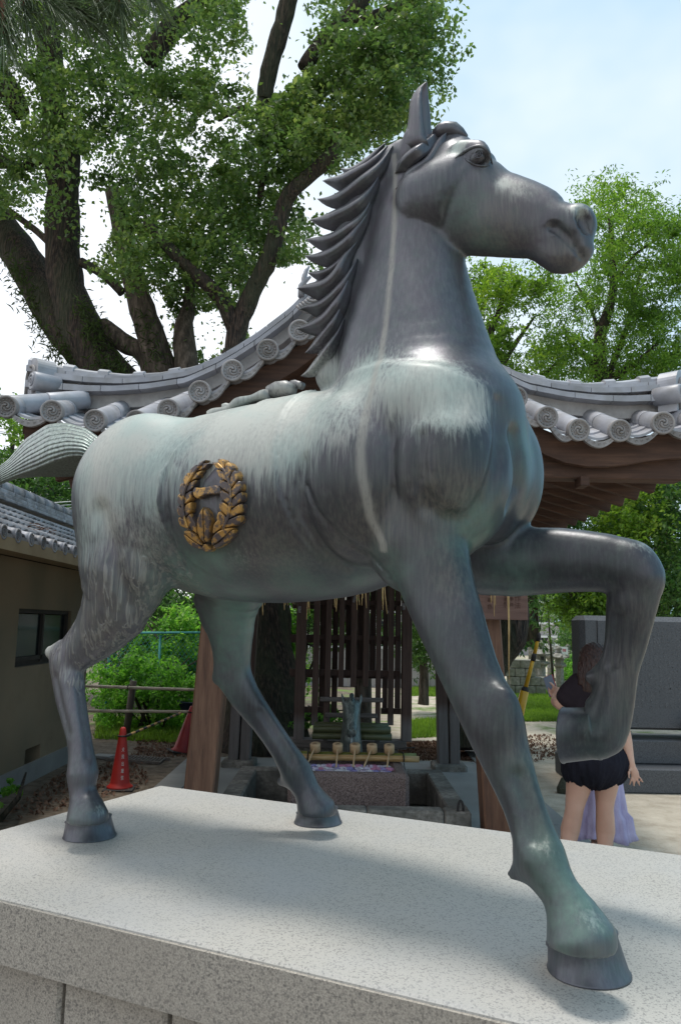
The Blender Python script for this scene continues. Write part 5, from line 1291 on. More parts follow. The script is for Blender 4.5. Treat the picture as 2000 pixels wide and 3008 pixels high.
# ---------------------------------------------------------------- low plastered building on the left
M_wall = noise_mat('tan_wall', [(.3, (.24, .18, .115)), (.7, (.32, .25, .165))], 2.2, 8, .92, bump=.15, bscale=120, bdist=.002, two=(1.1, (.11, .10, .065), .6))
M_trim = noise_mat('tan_fascia', [(.3, (.30, .22, .13)), (.7, (.38, .29, .18))], 4, 6, .8)
M_glass = noise_mat('dark_glass', [(.3, (.012, .016, .018)), (.7, (.02, .025, .028))], 2, rough=.12)
M_tile2 = noise_mat('weathered_roof_tile', [(.25, (.20, .20, .22)), (.5, (.32, .32, .35)), (.8, (.42, .42, .45))], 4, 7, .5, bump=.15, bscale=60, rand=.22, two=(7, (.12, .11, .10), .6))
M_board_dark = noise_mat('dark_board', [(.3, (.03, .026, .02)), (.7, (.05, .04, .035))], 6)  # one dark brown for vent, window frame and roof deck
hs = empty('plaster_building', (-3.4, 6.5, 0), label='low tan plastered building with grey tiled roof at the left edge', cat='building')
def HB(b, nm, mt, **k): return b.build(nm, mt, hs, True, **k)
WX = -2.95; WY0, WY1 = 3.6, 9.2; ZE_ = 2.10
# wall with openings: strips around the window and the vent
wy0, wy1 = 7.15, 8.55; wz0 = 1.55 - (1960 - 1823) / 2250 * 7.3; wz1 = 1.55 + (1823 - 1793) / 2250 * 7.3
vy0, vy1 = 7.55, 7.93; vz0, vz1 = .12, .32
def wallbox(y0, y1, z0, z1): HB(MB().box((WX - .075, (y0 + y1) / 2, (z0 + z1) / 2), (.15, y1 - y0, z1 - z0)), 'wall', M_wall)
wallbox(WY0, vy0, 0, wz0); wallbox(vy1, WY1, 0, wz0); wallbox(vy0, vy1, vz1, wz0); wallbox(vy0, vy1, 0, vz0)
wallbox(WY0, wy0, wz0, ZE_); wallbox(wy1, WY1, wz0, ZE_); wallbox(wy0, wy1, wz1, ZE_)
HB(MB().box((WX - 1.0, WY1 - .075, 1.05), (1.7, .148, 2.1)), 'wall', M_wall); HB(MB().box((WX - 1.0, WY0 + .075, 1.05), (1.7, .148, 2.1)), 'wall', M_wall); HB(MB().box((WX - 1.85, (WY0 + WY1) / 2, 1.05), (.12, WY1 - WY0, 2.1)), 'wall', M_wall)
HB(MB().box((WX + .012, (WY0 + WY1) / 2, .09), (.03, WY1 - WY0, .18)), 'plinth_band', M_concrete)
HB(MB().box((WX - .16, (vy0 + vy1) / 2, (vz0 + vz1) / 2), (.02, vy1 - vy0, vz1 - vz0)), 'vent', M_board_dark)
wn_ = HB(MB().box((WX - .10, (wy0 + wy1) / 2, wz0 + .025), (.1, wy1 - wy0, .05)), 'window', M_board_dark)
fr = MB(); fr.box((WX - .06, (wy0 + wy1) / 2, wz1 - .02), (.06, wy1 - wy0, .04)); fr.box((WX - .06, (wy0 + wy1) / 2, wz0 + .07), (.06, wy1 - wy0, .04))
for y in (wy0 + .02, (wy0 + wy1) / 2, wy1 - .02): fr.box((WX - .06, y, (wz0 + wz1) / 2), (.06, .04, wz1 - wz0 - .06))
child('frame', fr, M_board_dark, wn_)
for k in range(2): child('pane', MB().box((WX - .062, wy0 + .36 + k * .69, (wz0 + wz1) / 2), (.008, .63, wz1 - wz0 - .1)), M_glass, wn_)
HB(MB().box((WX + .20, (WY0 + WY1) / 2 + .2, ZE_ + .055), (.40, WY1 - WY0 + .5, .09)), 'soffit', M_trim)
HB(MB().box((WX + .408, (WY0 + WY1) / 2 + .2, ZE_ + .02), (.02, WY1 - WY0 + .5, .10)), 'fascia', M_trim)
EX, EZ, RX, RZ = WX + .36, 2.175, -3.62, 2.74
sl_ = Vector((RX - EX, 0, RZ - EZ)); sll = sl_.length; su_ = sl_ / sll; sn = Vector((-su_.z, 0, su_.x)); sn = sn if sn.z > 0 else -sn
yend = 10.3
HB(MB().prism([(EX, WY0, EZ - .03), (RX, WY0, RZ - .03), (RX - 1.1, WY0, EZ - .05), ], (0, yend - WY0, 0)), 'roof_deck', M_board_dark)
# rows of wavy tiles: each tile a roll and a pan; shared mesh
TW, TL = .262, .215
def tmesh():
    V = []; F = []; n = 10
    for j, (l, up) in enumerate(((-.02, .028), (TL + .02, .002))):
        for th in (0, -.016):
            for i in range(n + 1):
                t = i / n; y = t * TW; z = .022 * math.sin(t * 2 * math.pi - .6) if t < .62 else .034 * math.sin(math.pi * (t - .62) / .38 * 1.0) * 1.0 - .012
                p = Vector((0, y, 0)) + su_ * l + sn * (z + up + th); V.append(p)
    m = n + 1
    for i in range(n): F += [(i, i + 1, 2 * m + i + 1, 2 * m + i), (m + i + 1, m + i, 3 * m + i, 3 * m + i + 1), (i + 1, i, m + i, m + i + 1)]
    F += [(0, 2 * m, 3 * m, m), (m - 1, 2 * m - 1, 4 * m - 1, 3 * m - 1)]
    me = bpy.data.meshes.new('roof_tile'); me.from_pydata(V, [], F); me.update(); me.materials.append(M_tile2); me.polygons.foreach_set('use_smooth', [True] * len(me.polygons)); return me
TM = tmesh(); cnt = 0
rows = int(sll / TL)
for c in range(int((yend - 3.7) / TW)):
    for r in range(rows):
        t = bpy.data.objects.new('roof_tile', TM); COL.objects.link(t); t.parent = hs
        t.location = Vector((EX, 3.7 + c * TW, EZ + .02)) + su_ * (r * TL) - Vector(hs.location) + Vector((0, rng.uniform(-.003, .003), rng.uniform(-.002, .002))); cnt += 1
# eave end tiles
def edisc():
    b = MB(); rot = Matrix.Rotation(math.radians(90), 3, 'Y')
    b.tube([Vector((-.05, 0, 0)), Vector((.03, 0, -.012))], [.058, .060], 16); b.lathe([(.060, 0), (.060, .012), (.045, .014), (.044, .006), (.001, .006)], (.03, 0, -.012), 18, rot)
    for k in range(3): b.tube([Vector((.04, math.cos(a) * r_, -.012 + math.sin(a) * r_)) for a, r_ in zip(np.linspace(k * 2.09, k * 2.09 + 3, 8), np.linspace(.008, .032, 8))], .004, 5)
    b.box((.012, .125, -.025), (.02, .15, .035)); return b.mesh('eave_tile')
EM = edisc(); EM.materials.append(M_tile2)
for c in range(int((yend - 3.7) / TW)):
    t = bpy.data.objects.new('eave_tile', EM); COL.objects.link(t); t.parent = hs; t.location = Vector((EX + .02, 3.7 + c * TW + TW * .81, EZ + .035)) - Vector(hs.location)
# ridge courses
for k, (hh, ww) in enumerate(((.035, .26), (.04, .22), (.04, .19))):
    y = 3.7
    while y < yend:
        HB(MB().box((RX, y + .148, RZ + .05 + k * .043), (ww, .292, hh), bev=.005), 'ridge_tile', M_tile2); y += .3
y = 3.7
while y < yend: HB(MB().tube([Vector((RX, y, RZ + .19)), Vector((RX, y + .296, RZ + .19))], [.085, .080], 14, smooth=True), 'ridge_cap', M_tile2); y += .3
# dead leaves caught on the roof
lm = MB()
for k in range(26):
    p = Vector((EX - .16 + rng.uniform(-.08, .08), 7.05 + rng.uniform(-.25, .25), EZ + .20 + rng.uniform(-.02, .03))); a = rng.uniform(0, 3)
    lm.add([p + Vector((math.cos(a) * .03, math.sin(a) * .03, 0)), p + Vector((-math.sin(a) * .012, math.cos(a) * .012, .01)), p - Vector((math.cos(a) * .03, math.sin(a) * .03, .0)), p + Vector((math.sin(a) * .012, -math.cos(a) * .012, .006))], [(0, 1, 2, 3)])
tag(lm.build('dead_leaves', noise_mat('dead_leaf', [(.3, (.10, .04, .02)), (.7, (.25, .12, .06))], 30)), 'brown dead leaves caught on the left roof tiles', 'leaves', kind='stuff')
# ---------------------------------------------------------------- ground, path, lawn
def ground_mat():
    m, nt, b = mat_new('bare_earth'); L = nt.links
    g = N(nt, 'ShaderNodeNewGeometry')
    def noise(sc, det=8, ro=.6):
        n = N(nt, 'ShaderNodeTexNoise'); n.inputs['Scale'].default_value = sc; n.inputs['Detail'].default_value = det; n.inputs['Roughness'].default_value = ro; L.new(g.outputs['Position'], n.inputs['Vector']); return n.outputs['Fac']
    def mix(f, a, c):
        n = N(nt, 'ShaderNodeMixRGB')
        for i, x in enumerate((f, a, c)):
            if isinstance(x, tuple): n.inputs[i].default_value = (*x, 1)
            else: L.new(x, n.inputs[i])
        return n.outputs[0]
    s = N(nt, 'ShaderNodeSeparateXYZ'); L.new(g.outputs['Position'], s.inputs[0])
    dirt = ramp_out(nt, noise(9), [(.3, (.06, .045, .033)), (.5, (.135, .105, .075)), (.7, (.21, .17, .13))])
    sand = ramp_out(nt, noise(5), [(.3, (.36, .305, .235)), (.5, (.48, .42, .335)), (.7, (.56, .50, .41))])
    sand = mix(ramp_out(nt, noise(60, 3), [(.62, (0, 0, 0)), (.72, (.5, .5, .5))]), sand, (.17, .13, .09))
    mr = N(nt, 'ShaderNodeMapRange'); mr.inputs['From Min'].default_value = .3; mr.inputs['From Max'].default_value = 1.2; L.new(s.outputs['X'], mr.inputs['Value'])
    col = mix(mr.outputs[0], dirt, sand)
    gr = ramp_out(nt, noise(1.3), [(.52, (0, 0, 0)), (.62, (1, 1, 1))]); far = N(nt, 'ShaderNodeMapRange'); far.inputs['From Min'].default_value = 11; far.inputs['From Max'].default_value = 12.5; L.new(s.outputs['Y'], far.inputs['Value'])
    mm = N(nt, 'ShaderNodeMath', operation='MULTIPLY'); L.new(gr, mm.inputs[0]); L.new(far.outputs[0], mm.inputs[1])
    col = mix(mm.outputs[0], col, (.13, .20, .045)); L.new(col, b.inputs['Base Color']); b.inputs['Roughness'].default_value = .95
    bp = N(nt, 'ShaderNodeBump'); bp.inputs['Strength'].default_value = .8; bp.inputs['Distance'].default_value = .03; L.new(noise(22), bp.inputs['Height']); L.new(bp.outputs[0], b.inputs['Normal'])
    return m
MB().add([(-300, -100, 0), (300, -100, 0), (300, 500, 0), (-300, 500, 0)], [(0, 1, 2, 3)]).build('ground', ground_mat(), None, kind='structure')
npr = np.random.default_rng(11)
def leaf_cloud(C, size, aspect=.55, nrm=None, upbias=.35, fold=.12, rngs=npr):
    """one folded leaf (two triangles) at every centre C; returns vertices and faces"""
    n = len(C); a = rngs.normal(size=(n, 3)); a[:, 2] -= .35; a /= np.linalg.norm(a, axis=1)[:, None]
    up = rngs.normal(size=(n, 3)); up[:, 2] = np.abs(up[:, 2]) + upbias * 3; b_ = np.cross(up, a); b_ /= np.linalg.norm(b_, axis=1)[:, None]; c_ = np.cross(a, b_)
    sz = size * rngs.uniform(.65, 1.25, n)[:, None]
    V = np.stack([C - a * sz * .5, C + b_ * sz * aspect * .5 + c_ * sz * fold, C + a * sz * .5, C - b_ * sz * aspect * .5 + c_ * sz * fold], 1).reshape(-1, 3)
    i = np.arange(n)[:, None] * 4; F = np.concatenate([i + np.array([[0, 1, 2]]), i + np.array([[0, 2, 3]])], 1).reshape(-1, 3)
    return V, F
def leaf_mat(name, cols, trans=.35, rough=.5, spec=.4):
    m, nt, b = mat_new(name); L = nt.links
    g = N(nt, 'ShaderNodeNewGeometry'); n = N(nt, 'ShaderNodeTexNoise'); n.inputs['Scale'].default_value = .9; n.inputs['Detail'].default_value = 4; L.new(g.outputs['Position'], n.inputs['Vector'])
    ad = N(nt, 'ShaderNodeMath', operation='MULTIPLY_ADD'); L.new(g.outputs['Random Per Island'], ad.inputs[0]); ad.inputs[1].default_value = .55; sb = N(nt, 'ShaderNodeMath', operation='MULTIPLY_ADD'); L.new(n.outputs['Fac'], sb.inputs[0]); sb.inputs[1].default_value = 1.3; sb.inputs[2].default_value = -.42; L.new(sb.outputs[0], ad.inputs[2])
    k = len(cols); c = ramp_out(nt, ad.outputs[0], [(.05 + .9 * i / (k - 1), cc) for i, cc in enumerate(cols)])
    L.new(c, b.inputs['Base Color']); b.inputs['Roughness'].default_value = rough; b.inputs['Specular IOR Level'].default_value = spec
    t = N(nt, 'ShaderNodeBsdfTranslucent'); hs_ = N(nt, 'ShaderNodeHueSaturation'); hs_.inputs['Value'].default_value = 1.9; hs_.inputs['Saturation'].default_value = 1.1; L.new(c, hs_.inputs['Color']); L.new(hs_.outputs[0], t.inputs['Color'])
    ms = N(nt, 'ShaderNodeMixShader'); ms.inputs[0].default_value = trans; L.new(b.outputs[0], ms.inputs[1]); L.new(t.outputs[0], ms.inputs[2])
    L.new(ms.outputs[0], nt.nodes['Material Output'].inputs['Surface']); return m
M_leafC = leaf_mat('camphor_leaves', [(.045, .085, .026), (.08, .14, .038), (.135, .205, .055), (.25, .31, .085)], .52, .35, .8)
M_leafR = leaf_mat('podocarp_leaves', [(.045, .09, .02), (.085, .165, .028), (.14, .25, .04), (.24, .34, .06)], .45, .5)
M_leafD = leaf_mat('dark_evergreen_leaves', [(.02, .05, .015), (.04, .09, .024), (.075, .15, .035), (.13, .21, .05)], .45, .45)
M_leafB = leaf_mat('bright_bush_leaves', [(.05, .13, .028), (.10, .24, .04), (.16, .34, .055), (.28, .43, .10)], .5, .5)
M_leafY = leaf_mat('yellow_green_leaves', [(.05, .095, .018), (.09, .165, .026), (.15, .25, .038), (.26, .35, .055)], .5, .5)
M_bark = noise_mat('furrowed_bark', [(.36, (.010, .008, .007)), (.5, (.04, .028, .021)), (.66, (.12, .08, .06))], 9, 9, .95, (4.0, 4.0, .6), bump=1.0, bscale=9, bdist=.08, two=(1.2, (.05, .06, .03), .6), coord='Object')
M_barkl = noise_mat('pale_bark', [(.34, (.03, .023, .018)), (.5, (.08, .062, .046)), (.68, (.18, .14, .11))], 6, 9, .95, (2.8, 2.8, .7), bump=.9, bscale=12, bdist=.04)
M_moss = leaf_mat('moss_fern', [(.03, .05, .012), (.05, .08, .02), (.08, .12, .03)], .3, .8)
def leaf_obj(name, C, size, mat, parent=None, aspect=.55, upbias=.35, **k):
    V, F = leaf_cloud(np.asarray(C), size, aspect, upbias=upbias); me = np_mesh(name, V, F, False)
    return link_mesh(name, me, mat, parent, world_space=parent is not None, **k)
def limb(mb, pts, rads, n=12, wob=.04):
    """smooth wandering limb through 3D points"""
    pts = [Vector(p) for p in pts]; P = []; R = []
    for i in range(len(pts) - 1):
        p0, p1, p2, p3 = pts[max(i - 1, 0)], pts[i], pts[i + 1], pts[min(i + 2, len(pts) - 1)]
        for k in range(5):
            t = k / 5; q = .5 * ((2 * p1) + (p2 - p0) * t + (2 * p0 - 5 * p1 + 4 * p2 - p3) * t * t + (-p0 + 3 * p1 - 3 * p2 + p3) * t ** 3)
            r = rads[i] * (1 - t) + rads[i + 1] * t; P.append(q + Vector((rng.uniform(-1, 1), rng.uniform(-1, 1), 0)) * r * wob); R.append(r * rng.uniform(.94, 1.06))
    P.append(pts[-1]); R.append(rads[-1]); mb.tube(P, R, n)
def pxs(*lst): return [atY(x, y, Y) for x, y, Y in lst]
def in_poly(x, y, poly):
    c = np.zeros(len(x), bool); n = len(poly)
    for i in range(n):
        x0, y0 = poly[i]; x1, y1 = poly[(i + 1) % n]
        m = ((y0 > y) != (y1 > y)) & (x < (x1 - x0) * (y - y0) / ((y1 - y0) if y1 != y0 else 1e-9) + x0); c ^= m
    return c
def crown_points(poly, holes, Yr, nclump, rad, nleaf, seed, flat=.75, edge=1.0):
    """leaf positions: clumps scattered through the part of the crown that fills a photo outline, at real depths"""
    r = np.random.default_rng(seed); xs = [p[0] for p in poly]; ys = [p[1] for p in poly]; C = []; 
    while len(C) < nclump:
        x = r.uniform(min(xs), max(xs), 200); y = r.uniform(min(ys), max(ys), 200); ok = in_poly(x, y, poly)
        for h in holes: ok &= ~in_poly(x, y, h)
        for a, b_ in zip(x[ok], y[ok]): C.append((a, b_, r.uniform(*Yr)))
    C = C[:nclump]; out = []
    for (x, y, Y) in C:
        c = np.array(atY(x, y, Y)); k = max(8, int(nleaf * r.uniform(.5, 1.5))); R_ = rad * r.uniform(.55, 1.35)
        d = r.normal(size=(k, 3)); d /= np.linalg.norm(d, axis=1)[:, None]; d *= (r.uniform(0, 1, k) ** .45)[:, None] * R_; d[:, 2] *= flat
        sub = r.normal(size=(max(2, k // 14), 3)) * R_ * .42; sub[:, 2] *= flat; idx = r.integers(0, len(sub), k)
        out.append(c + d * .40 + sub[idx] * 1.15)
    return np.concatenate(out)
def prune(P, holes, keep=.12, seed=1):
    """thin the leaves where the photograph shows open sky between the limbs"""
    r = np.random.default_rng(seed); d = P - np.array((0, 0, CAMZ)); f = d @ np.array(_F); X = CX + FPX * (d @ np.array(_R)) / f; Yp = CY - FPX * (d @ np.array(_U)) / f
    m = np.zeros(len(P), bool)
    for h in holes: m |= in_poly(X, Yp, h)
    return P[~m | (r.uniform(size=len(P)) < keep)]
# ---- great camphor tree over the pavilion
SKYH = [[(715, 20), (835, -60), (900, 40), (905, 190), (850, 250), (770, 300), (730, 250), (745, 130)], [(0, 800), (150, 1000), (230, 1110), (0, 1120)], [(760, 800), (905, 770), (930, 900), (800, 960), (740, 1010), (700, 900)],
        [(930, 480), (1000, 560), (900, 660), (890, 560)], [(560, 930), (660, 900), (680, 1010), (600, 1060)], [(250, 560), (330, 560), (330, 690), (260, 760)], [(560, 960), (600, 960), (600, 1030), (560, 1030)]]
cam_t = empty('camphor_tree', (-1.6, 10.6, 0), label='huge old camphor tree with mossy furrowed trunks leaning over the pavilion roof', cat='tree')
tk = MB()
limb(tk, pxs((775, 2250, 9.9), (760, 1900, 10.2), (690, 1500, 10.6), (480, 1150, 10.8)), [.62, .46, .44, .42], 18, .06)
tk.build('trunk', M_bark, cam_t, True)
def LB(pts, rad, mat=M_bark, nm='limb', n=14): b = MB(); limb(b, pxs(*pts), rad, n); return b.build(nm, mat, cam_t, True)
LB([(400, 1200, 10.8), (290, 1060, 10.8), (200, 850, 10.9), (185, 640, 11), (190, 520, 11), (200, 400, 11.1)], [.36, .33, .27, .25, .235, .20])
LB([(330, 1120, 10.9), (170, 930, 11.2), (70, 760, 11.5), (-40, 620, 11.8), (-150, 500, 12), (-260, 300, 12)], [.36, .31, .30, .28, .2, .06])
LB([(500, 1180, 10.7), (450, 1000, 10.6), (400, 850, 10.6), (365, 700, 10.7), (330, 560, 10.8)], [.28, .21, .17, .14, .11], M_barkl)
LB([(560, 1160, 10.4), (540, 980, 10.6), (555, 900, 10.8), (560, 800, 11)], [.2, .15, .10, .06], M_barkl)
LB([(700, 1060, 9.8), (695, 980, 9.8), (740, 860, 9.7), (790, 760, 9.6), (830, 620, 9.6), (860, 560, 9.5), (960, 470, 9.4), (985, 420, 9.4), (975, 380, 9.4)], [.19, .13, .12, .12, .11, .10, .095, .07, .05])
LB([(695, 990, 9.8), (650, 880, 9.7), (560, 790, 9.6), (480, 710, 9.6), (430, 650, 9.6)], [.10, .10, .085, .08, .05])
LB([(690, 1130, 9.8), (695, 1040, 9.8)], [.22, .2])
LB([(775, 300, 10.2), (790, 210, 10.2), (830, 70, 10.2), (870, -80, 10.2)], [.11, .13, .13, .13])
LB([(890, 200, 10), (960, 110, 10), (1040, 40, 10), (1080, -40, 10)], [.10, .12, .12, .11])
LB([(1020, 60, 10), (1110, 50, 10), (1200, 10, 10), (1300, -40, 10)], [.09, .10, .085, .08])
LB([(770, 300, 10.2), (780, 450, 10.1), (760, 600, 10)], [.10, .06, .04])
LB([(440, 180, 10.5), (500, 90, 10.5), (590, 10, 10.5), (640, -60, 10.5)], [.15, .17, .16, .16])
LB([(170, 520, 11), (160, 300, 11.2), (140, 100, 11.2), (110, -60, 11.2)], [.18, .20, .20, .2])
LB([(60, 330, 11), (20, 250, 11), (-40, 150, 11)], [.16, .17, .17])
LB([(-20, 460, 11), (60, 490, 11), (130, 470, 11)], [.10, .07, .04])
LB([(240, 770, 10.7), (310, 810, 10.6), (360, 860, 10.6)], [.07, .065, .07])
LB([(640, 350, 10), (690, 325, 10), (740, 320, 10), (790, 370, 10), (840, 380, 10)], [.04, .045, .03, .035, .02])
LB([(300, 960, 10.9), (370, 1010, 10.8), (420, 1040, 10.8), (460, 1130, 10.7)], [.14, .14, .13, .16], M_barkl)
LB([(30, 620, 11), (110, 680, 11), (160, 730, 10.9)], [.05, .05, .05], M_barkl)
polyA = [(-60, -60), (735, -60), (720, 60), (700, 180), (740, 260), (760, 330), (850, 250), (910, 190), (940, 160), (1000, 150), (1040, 90), (960, 60), (930, 0), (940, -60), (1320, -60), (1320, 40), (1290, 110), (1300, 170), (1250, 190), (1230, 260), (1190, 300), (1150, 360), (1120, 400), (1080, 410), (1010, 470), (960, 520), (900, 600), (905, 680), (890, 790), (860, 820), (800, 780), (740, 830), (700, 900), (650, 860), (600, 900), (520, 860), (470, 800), (430, 870), (400, 780), (300, 790), (280, 640), (210, 560), (130, 560), (60, 600), (-60, 640)]
pA = crown_points(polyA, SKYH, (9.2, 11.8), 450, .42, 140, 21)
pA2 = crown_points([(300, 560), (880, 480), (900, 820), (700, 900), (520, 880), (330, 820)], SKYH, (9.8, 11.4), 75, .4, 110, 22)
pA3 = crown_points([(900, 140), (1300, 20), (1320, 160), (1200, 330), (1080, 420), (980, 480), (880, 560), (770, 440), (800, 300)], SKYH, (9.0, 10.6), 110, .36, 140, 23)
pA4 = crown_points([(500, 880), (740, 880), (700, 1050), (560, 1090)], SKYH[4:5], (10.5, 12), 40, .3, 100, 24)
pA5 = crown_points([(-420, -250), (-50, -250), (-50, 620), (-420, 600)], [], (10, 12.5), 90, .5, 120, 25); pA6 = crown_points([(-400, -420), (1300, -420), (1300, -60), (-400, -60)], [], (9.4, 12), 150, .5, 110, 26)
PA = prune(np.concatenate([pA, pA2, pA3, pA4, pA5, pA6]), SKYH, .05)
leaf_obj('crown', PA, .080, M_leafC, cam_t, .6)
# fern and moss fringe along the leaning limbs
fr = []
for (x0, y0, x1, y1, Y, n) in ((150, 1010, 30, 760, 11.0, 500), (230, 1110, 150, 1000, 10.7, 300), (330, 1110, 250, 900, 10.5, 500), (300, 1080, 380, 1110, 10.3, 250), (470, 1080, 420, 920, 10.4, 200)):
    t = npr.uniform(0, 1, n); c0, c1 = np.array(atY(x0, y0, Y)), np.array(atY(x1, y1, Y)); fr.append(c0 + (c1 - c0) * t[:, None] + npr.normal(size=(n, 3)) * (.10, .12, .12))
leaf_obj('moss_fringe', np.concatenate(fr), .12, M_moss, cam_t, .16)
# ---- trees on the right, beyond the pavilion
def tree(label, base, height_px, limbs, poly, holes, Yr, ncl, rad, nl, seed, mat, lsize, aspect, bark=None, sizeby=None, group=None, top=None, flat=.75):
    t = empty('tree', (base.x, base.y, 0), label=label, cat='tree', group=group)
    b = MB()
    for i, (pts, rr_) in enumerate(limbs):
        (b if i == 0 else b2).__class__ if False else None
        if i == 0: limb(b, pts, rr_, 12)
    b.build('trunk', bark or M_bark, t, True)
    if len(limbs) > 1:
        for pts, rr_ in limbs[1:]: q = MB(); limb(q, pts, rr_, 8); q.build('limb', bark or M_bark, t, True)
    if poly is not None:
        P = crown_points(poly, holes, Yr, ncl, rad, nl, seed, flat)
        P = P[P[:, 2] > .05]; leaf_obj('crown', P, lsize, mat, t, aspect)
    return t
R1b = atZ(1650, 1945, 0) if False else Vector((5.0, 15.0, 0))
polyR = [(1800, 530), (1850, 540), (1880, 600), (1960, 640), (2080, 620), (2080, 1130), (1560, 1130), (1600, 1000), (1560, 920), (1600, 830), (1640, 800), (1720, 810), (1760, 760), (1740, 660), (1700, 590), (1750, 545)]
holR = [[(1560, 860), (1640, 880), (1620, 960), (1560, 980)], [(1880, 690), (1960, 700), (1930, 800), (1860, 770)], [(1930, 860), (2010, 840), (2010, 920), (1940, 930)], [(1700, 940), (1770, 950), (1750, 1010), (1690, 1000)], [(1480, 900), (1560, 900), (1560, 1040), (1500, 1050)]]
tree('tall fine-leaved evergreen tree rising right of the horse head above the ridge', Vector((5.6, 15, 0)), 0,
     [(pxs((1810, 1800, 14.5), (1790, 1400, 14.5), (1770, 1150, 14.5), (1760, 1000, 14.5), (1800, 850, 14.5), (1790, 640, 14.5)), [.22, .2, .15, .12, .08, .04]),
      (pxs((1770, 1120, 14.5), (1850, 1080, 14.3), (1930, 1010, 14)), [.10, .07, .03]), (pxs((1775, 1100, 14.5), (1700, 1030, 14.6), (1650, 960, 14.6)), [.08, .05, .02]), (pxs((1790, 1090, 14.5), (1840, 960, 14.8), (1880, 800, 15)), [.07, .05, .03]),
      (pxs((1770, 1000, 14.5), (1730, 900, 14.5), (1690, 830, 14.5)), [.05, .03, .015]), (pxs((1800, 850, 14.5), (1850, 760, 14.5), (1950, 690, 14.5)), [.04, .03, .015])],
     polyR, holR, (13.2, 16), 360, .42, 120, 31, M_leafR, .10, .30)
polyR2 = [(1370, 770), (1420, 790), (1500, 790), (1600, 810), (1640, 900), (1600, 1000), (1560, 1060), (1480, 1090), (1440, 1060), (1410, 960), (1380, 880)]
tree('smaller yellowish evergreen seen under the horse jaw', Vector((3.2, 14, 0)), 0,
     [(pxs((1560, 1900, 13.8), (1540, 1500, 13.8), (1500, 1150, 13.8), (1440, 1000, 13.8), (1470, 900, 13.8), (1480, 800, 13.8)), [.16, .14, .10, .07, .05, .02]), (pxs((1470, 1080, 13.8), (1520, 1000, 13.8), (1570, 930, 13.8)), [.06, .04, .02]), (pxs((1440, 1000, 13.8), (1410, 950, 13.8), (1400, 850, 13.8)), [.04, .03, .02]), (pxs((1500, 1130, 13.8), (1580, 1110, 13.8), (1640, 1060, 13.8)), [.04, .03, .02])],
     polyR2, [holR[0], holR[4]], (12.8, 14.8), 90, .36, 110, 32, M_leafY, .09, .4)
tree('broad dark green tree low on the right behind the pavilion eave', Vector((8.0, 17, 0)), 0,
     [(pxs((1930, 1950, 16.5), (1950, 1500, 16.5), (1960, 1200, 16.5)), [.2, .18, .1])], [(1480, 1420), (1640, 1520), (1800, 1460), (1900, 1420), (2080, 1150), (2080, 1850), (1850, 1830), (1700, 1800), (1480, 1560)], [], (12.5, 16), 230, .5, 130, 33, M_leafD, .10, .5)
tree('bright yellow-green maple lit by the sun right of the raised knee', Vector((6.4, 15.5, 0)), 0,
     [(pxs((1790, 2060, 13), (1790, 1750, 13), (1800, 1560, 13)), [.12, .10, .05]), (pxs((1690, 1760, 13), (1650, 1700, 13), (1600, 1650, 13)), [.05, .04, .02])],
     [(1640, 1740), (1700, 1700), (1780, 1560), (1800, 1450), (1930, 1400), (1960, 1520), (1860, 1620), (1800, 1800), (1700, 1820), (1660, 1790)], [], (12.2, 14), 110, .34, 130, 34, M_leafY, .085, .6)
# leaning brown trunk right of the near fore leg
tree('leaning brown-barked tree trunk between the sign board and the lanterns', atZ(1372, 2182, 0), 0,
     [(pxs((1372, 2200, 9.6), (1400, 2080, 9.6), (1440, 1960, 9.6), (1505, 1850, 9.6), (1500, 1700, 9.7), (1490, 1500, 9.9)), [.30, .22, .20, .20, .17, .15]), (pxs((1450, 1960, 9.6), (1440, 1860, 9.6), (1400, 1750, 9.7)), [.14, .12, .1])],
     [(1420, 1560), (1560, 1600), (1590, 1720), (1560, 1760), (1530, 1900), (1510, 1900), (1520, 1780), (1420, 1720)], [], (9.6, 11), 40, .3, 80, 35, M_leafD, .08, .5, bark=M_bark)
# trees behind the lattice
tree('pale-barked tree seen through the middle of the lattice', Vector((.3, 10.5, 0)), 0, [(pxs((1068, 2240, 9.9), (1066, 2050, 10), (1064, 1850, 10), (1050, 1600, 10.3)), [.13, .11, .105, .09]), (pxs((1064, 1900, 10), (1010, 1800, 10), (940, 1720, 10)), [.05, .05, .04])],
     [(900, 1600), (1200, 1600), (1200, 1850), (1100, 1830), (1000, 1870), (880, 1880)], [], (9.9, 11.5), 60, .3, 90, 36, M_leafD, .08, .5, bark=M_barkl)
tree('small leafy tree right of the lattice with reddish trunk', Vector((1.3, 11.5, 0)), 0, [(pxs((1243, 2070, 14), (1245, 1980, 14), (1238, 1900, 14)), [.10, .08, .05])],
     [(1195, 1780), (1300, 1780), (1290, 1960), (1240, 2000), (1200, 1960)], [], (13.5, 14.5), 45, .28, 110, 37, M_leafD, .08, .35, bark=M_barkl)
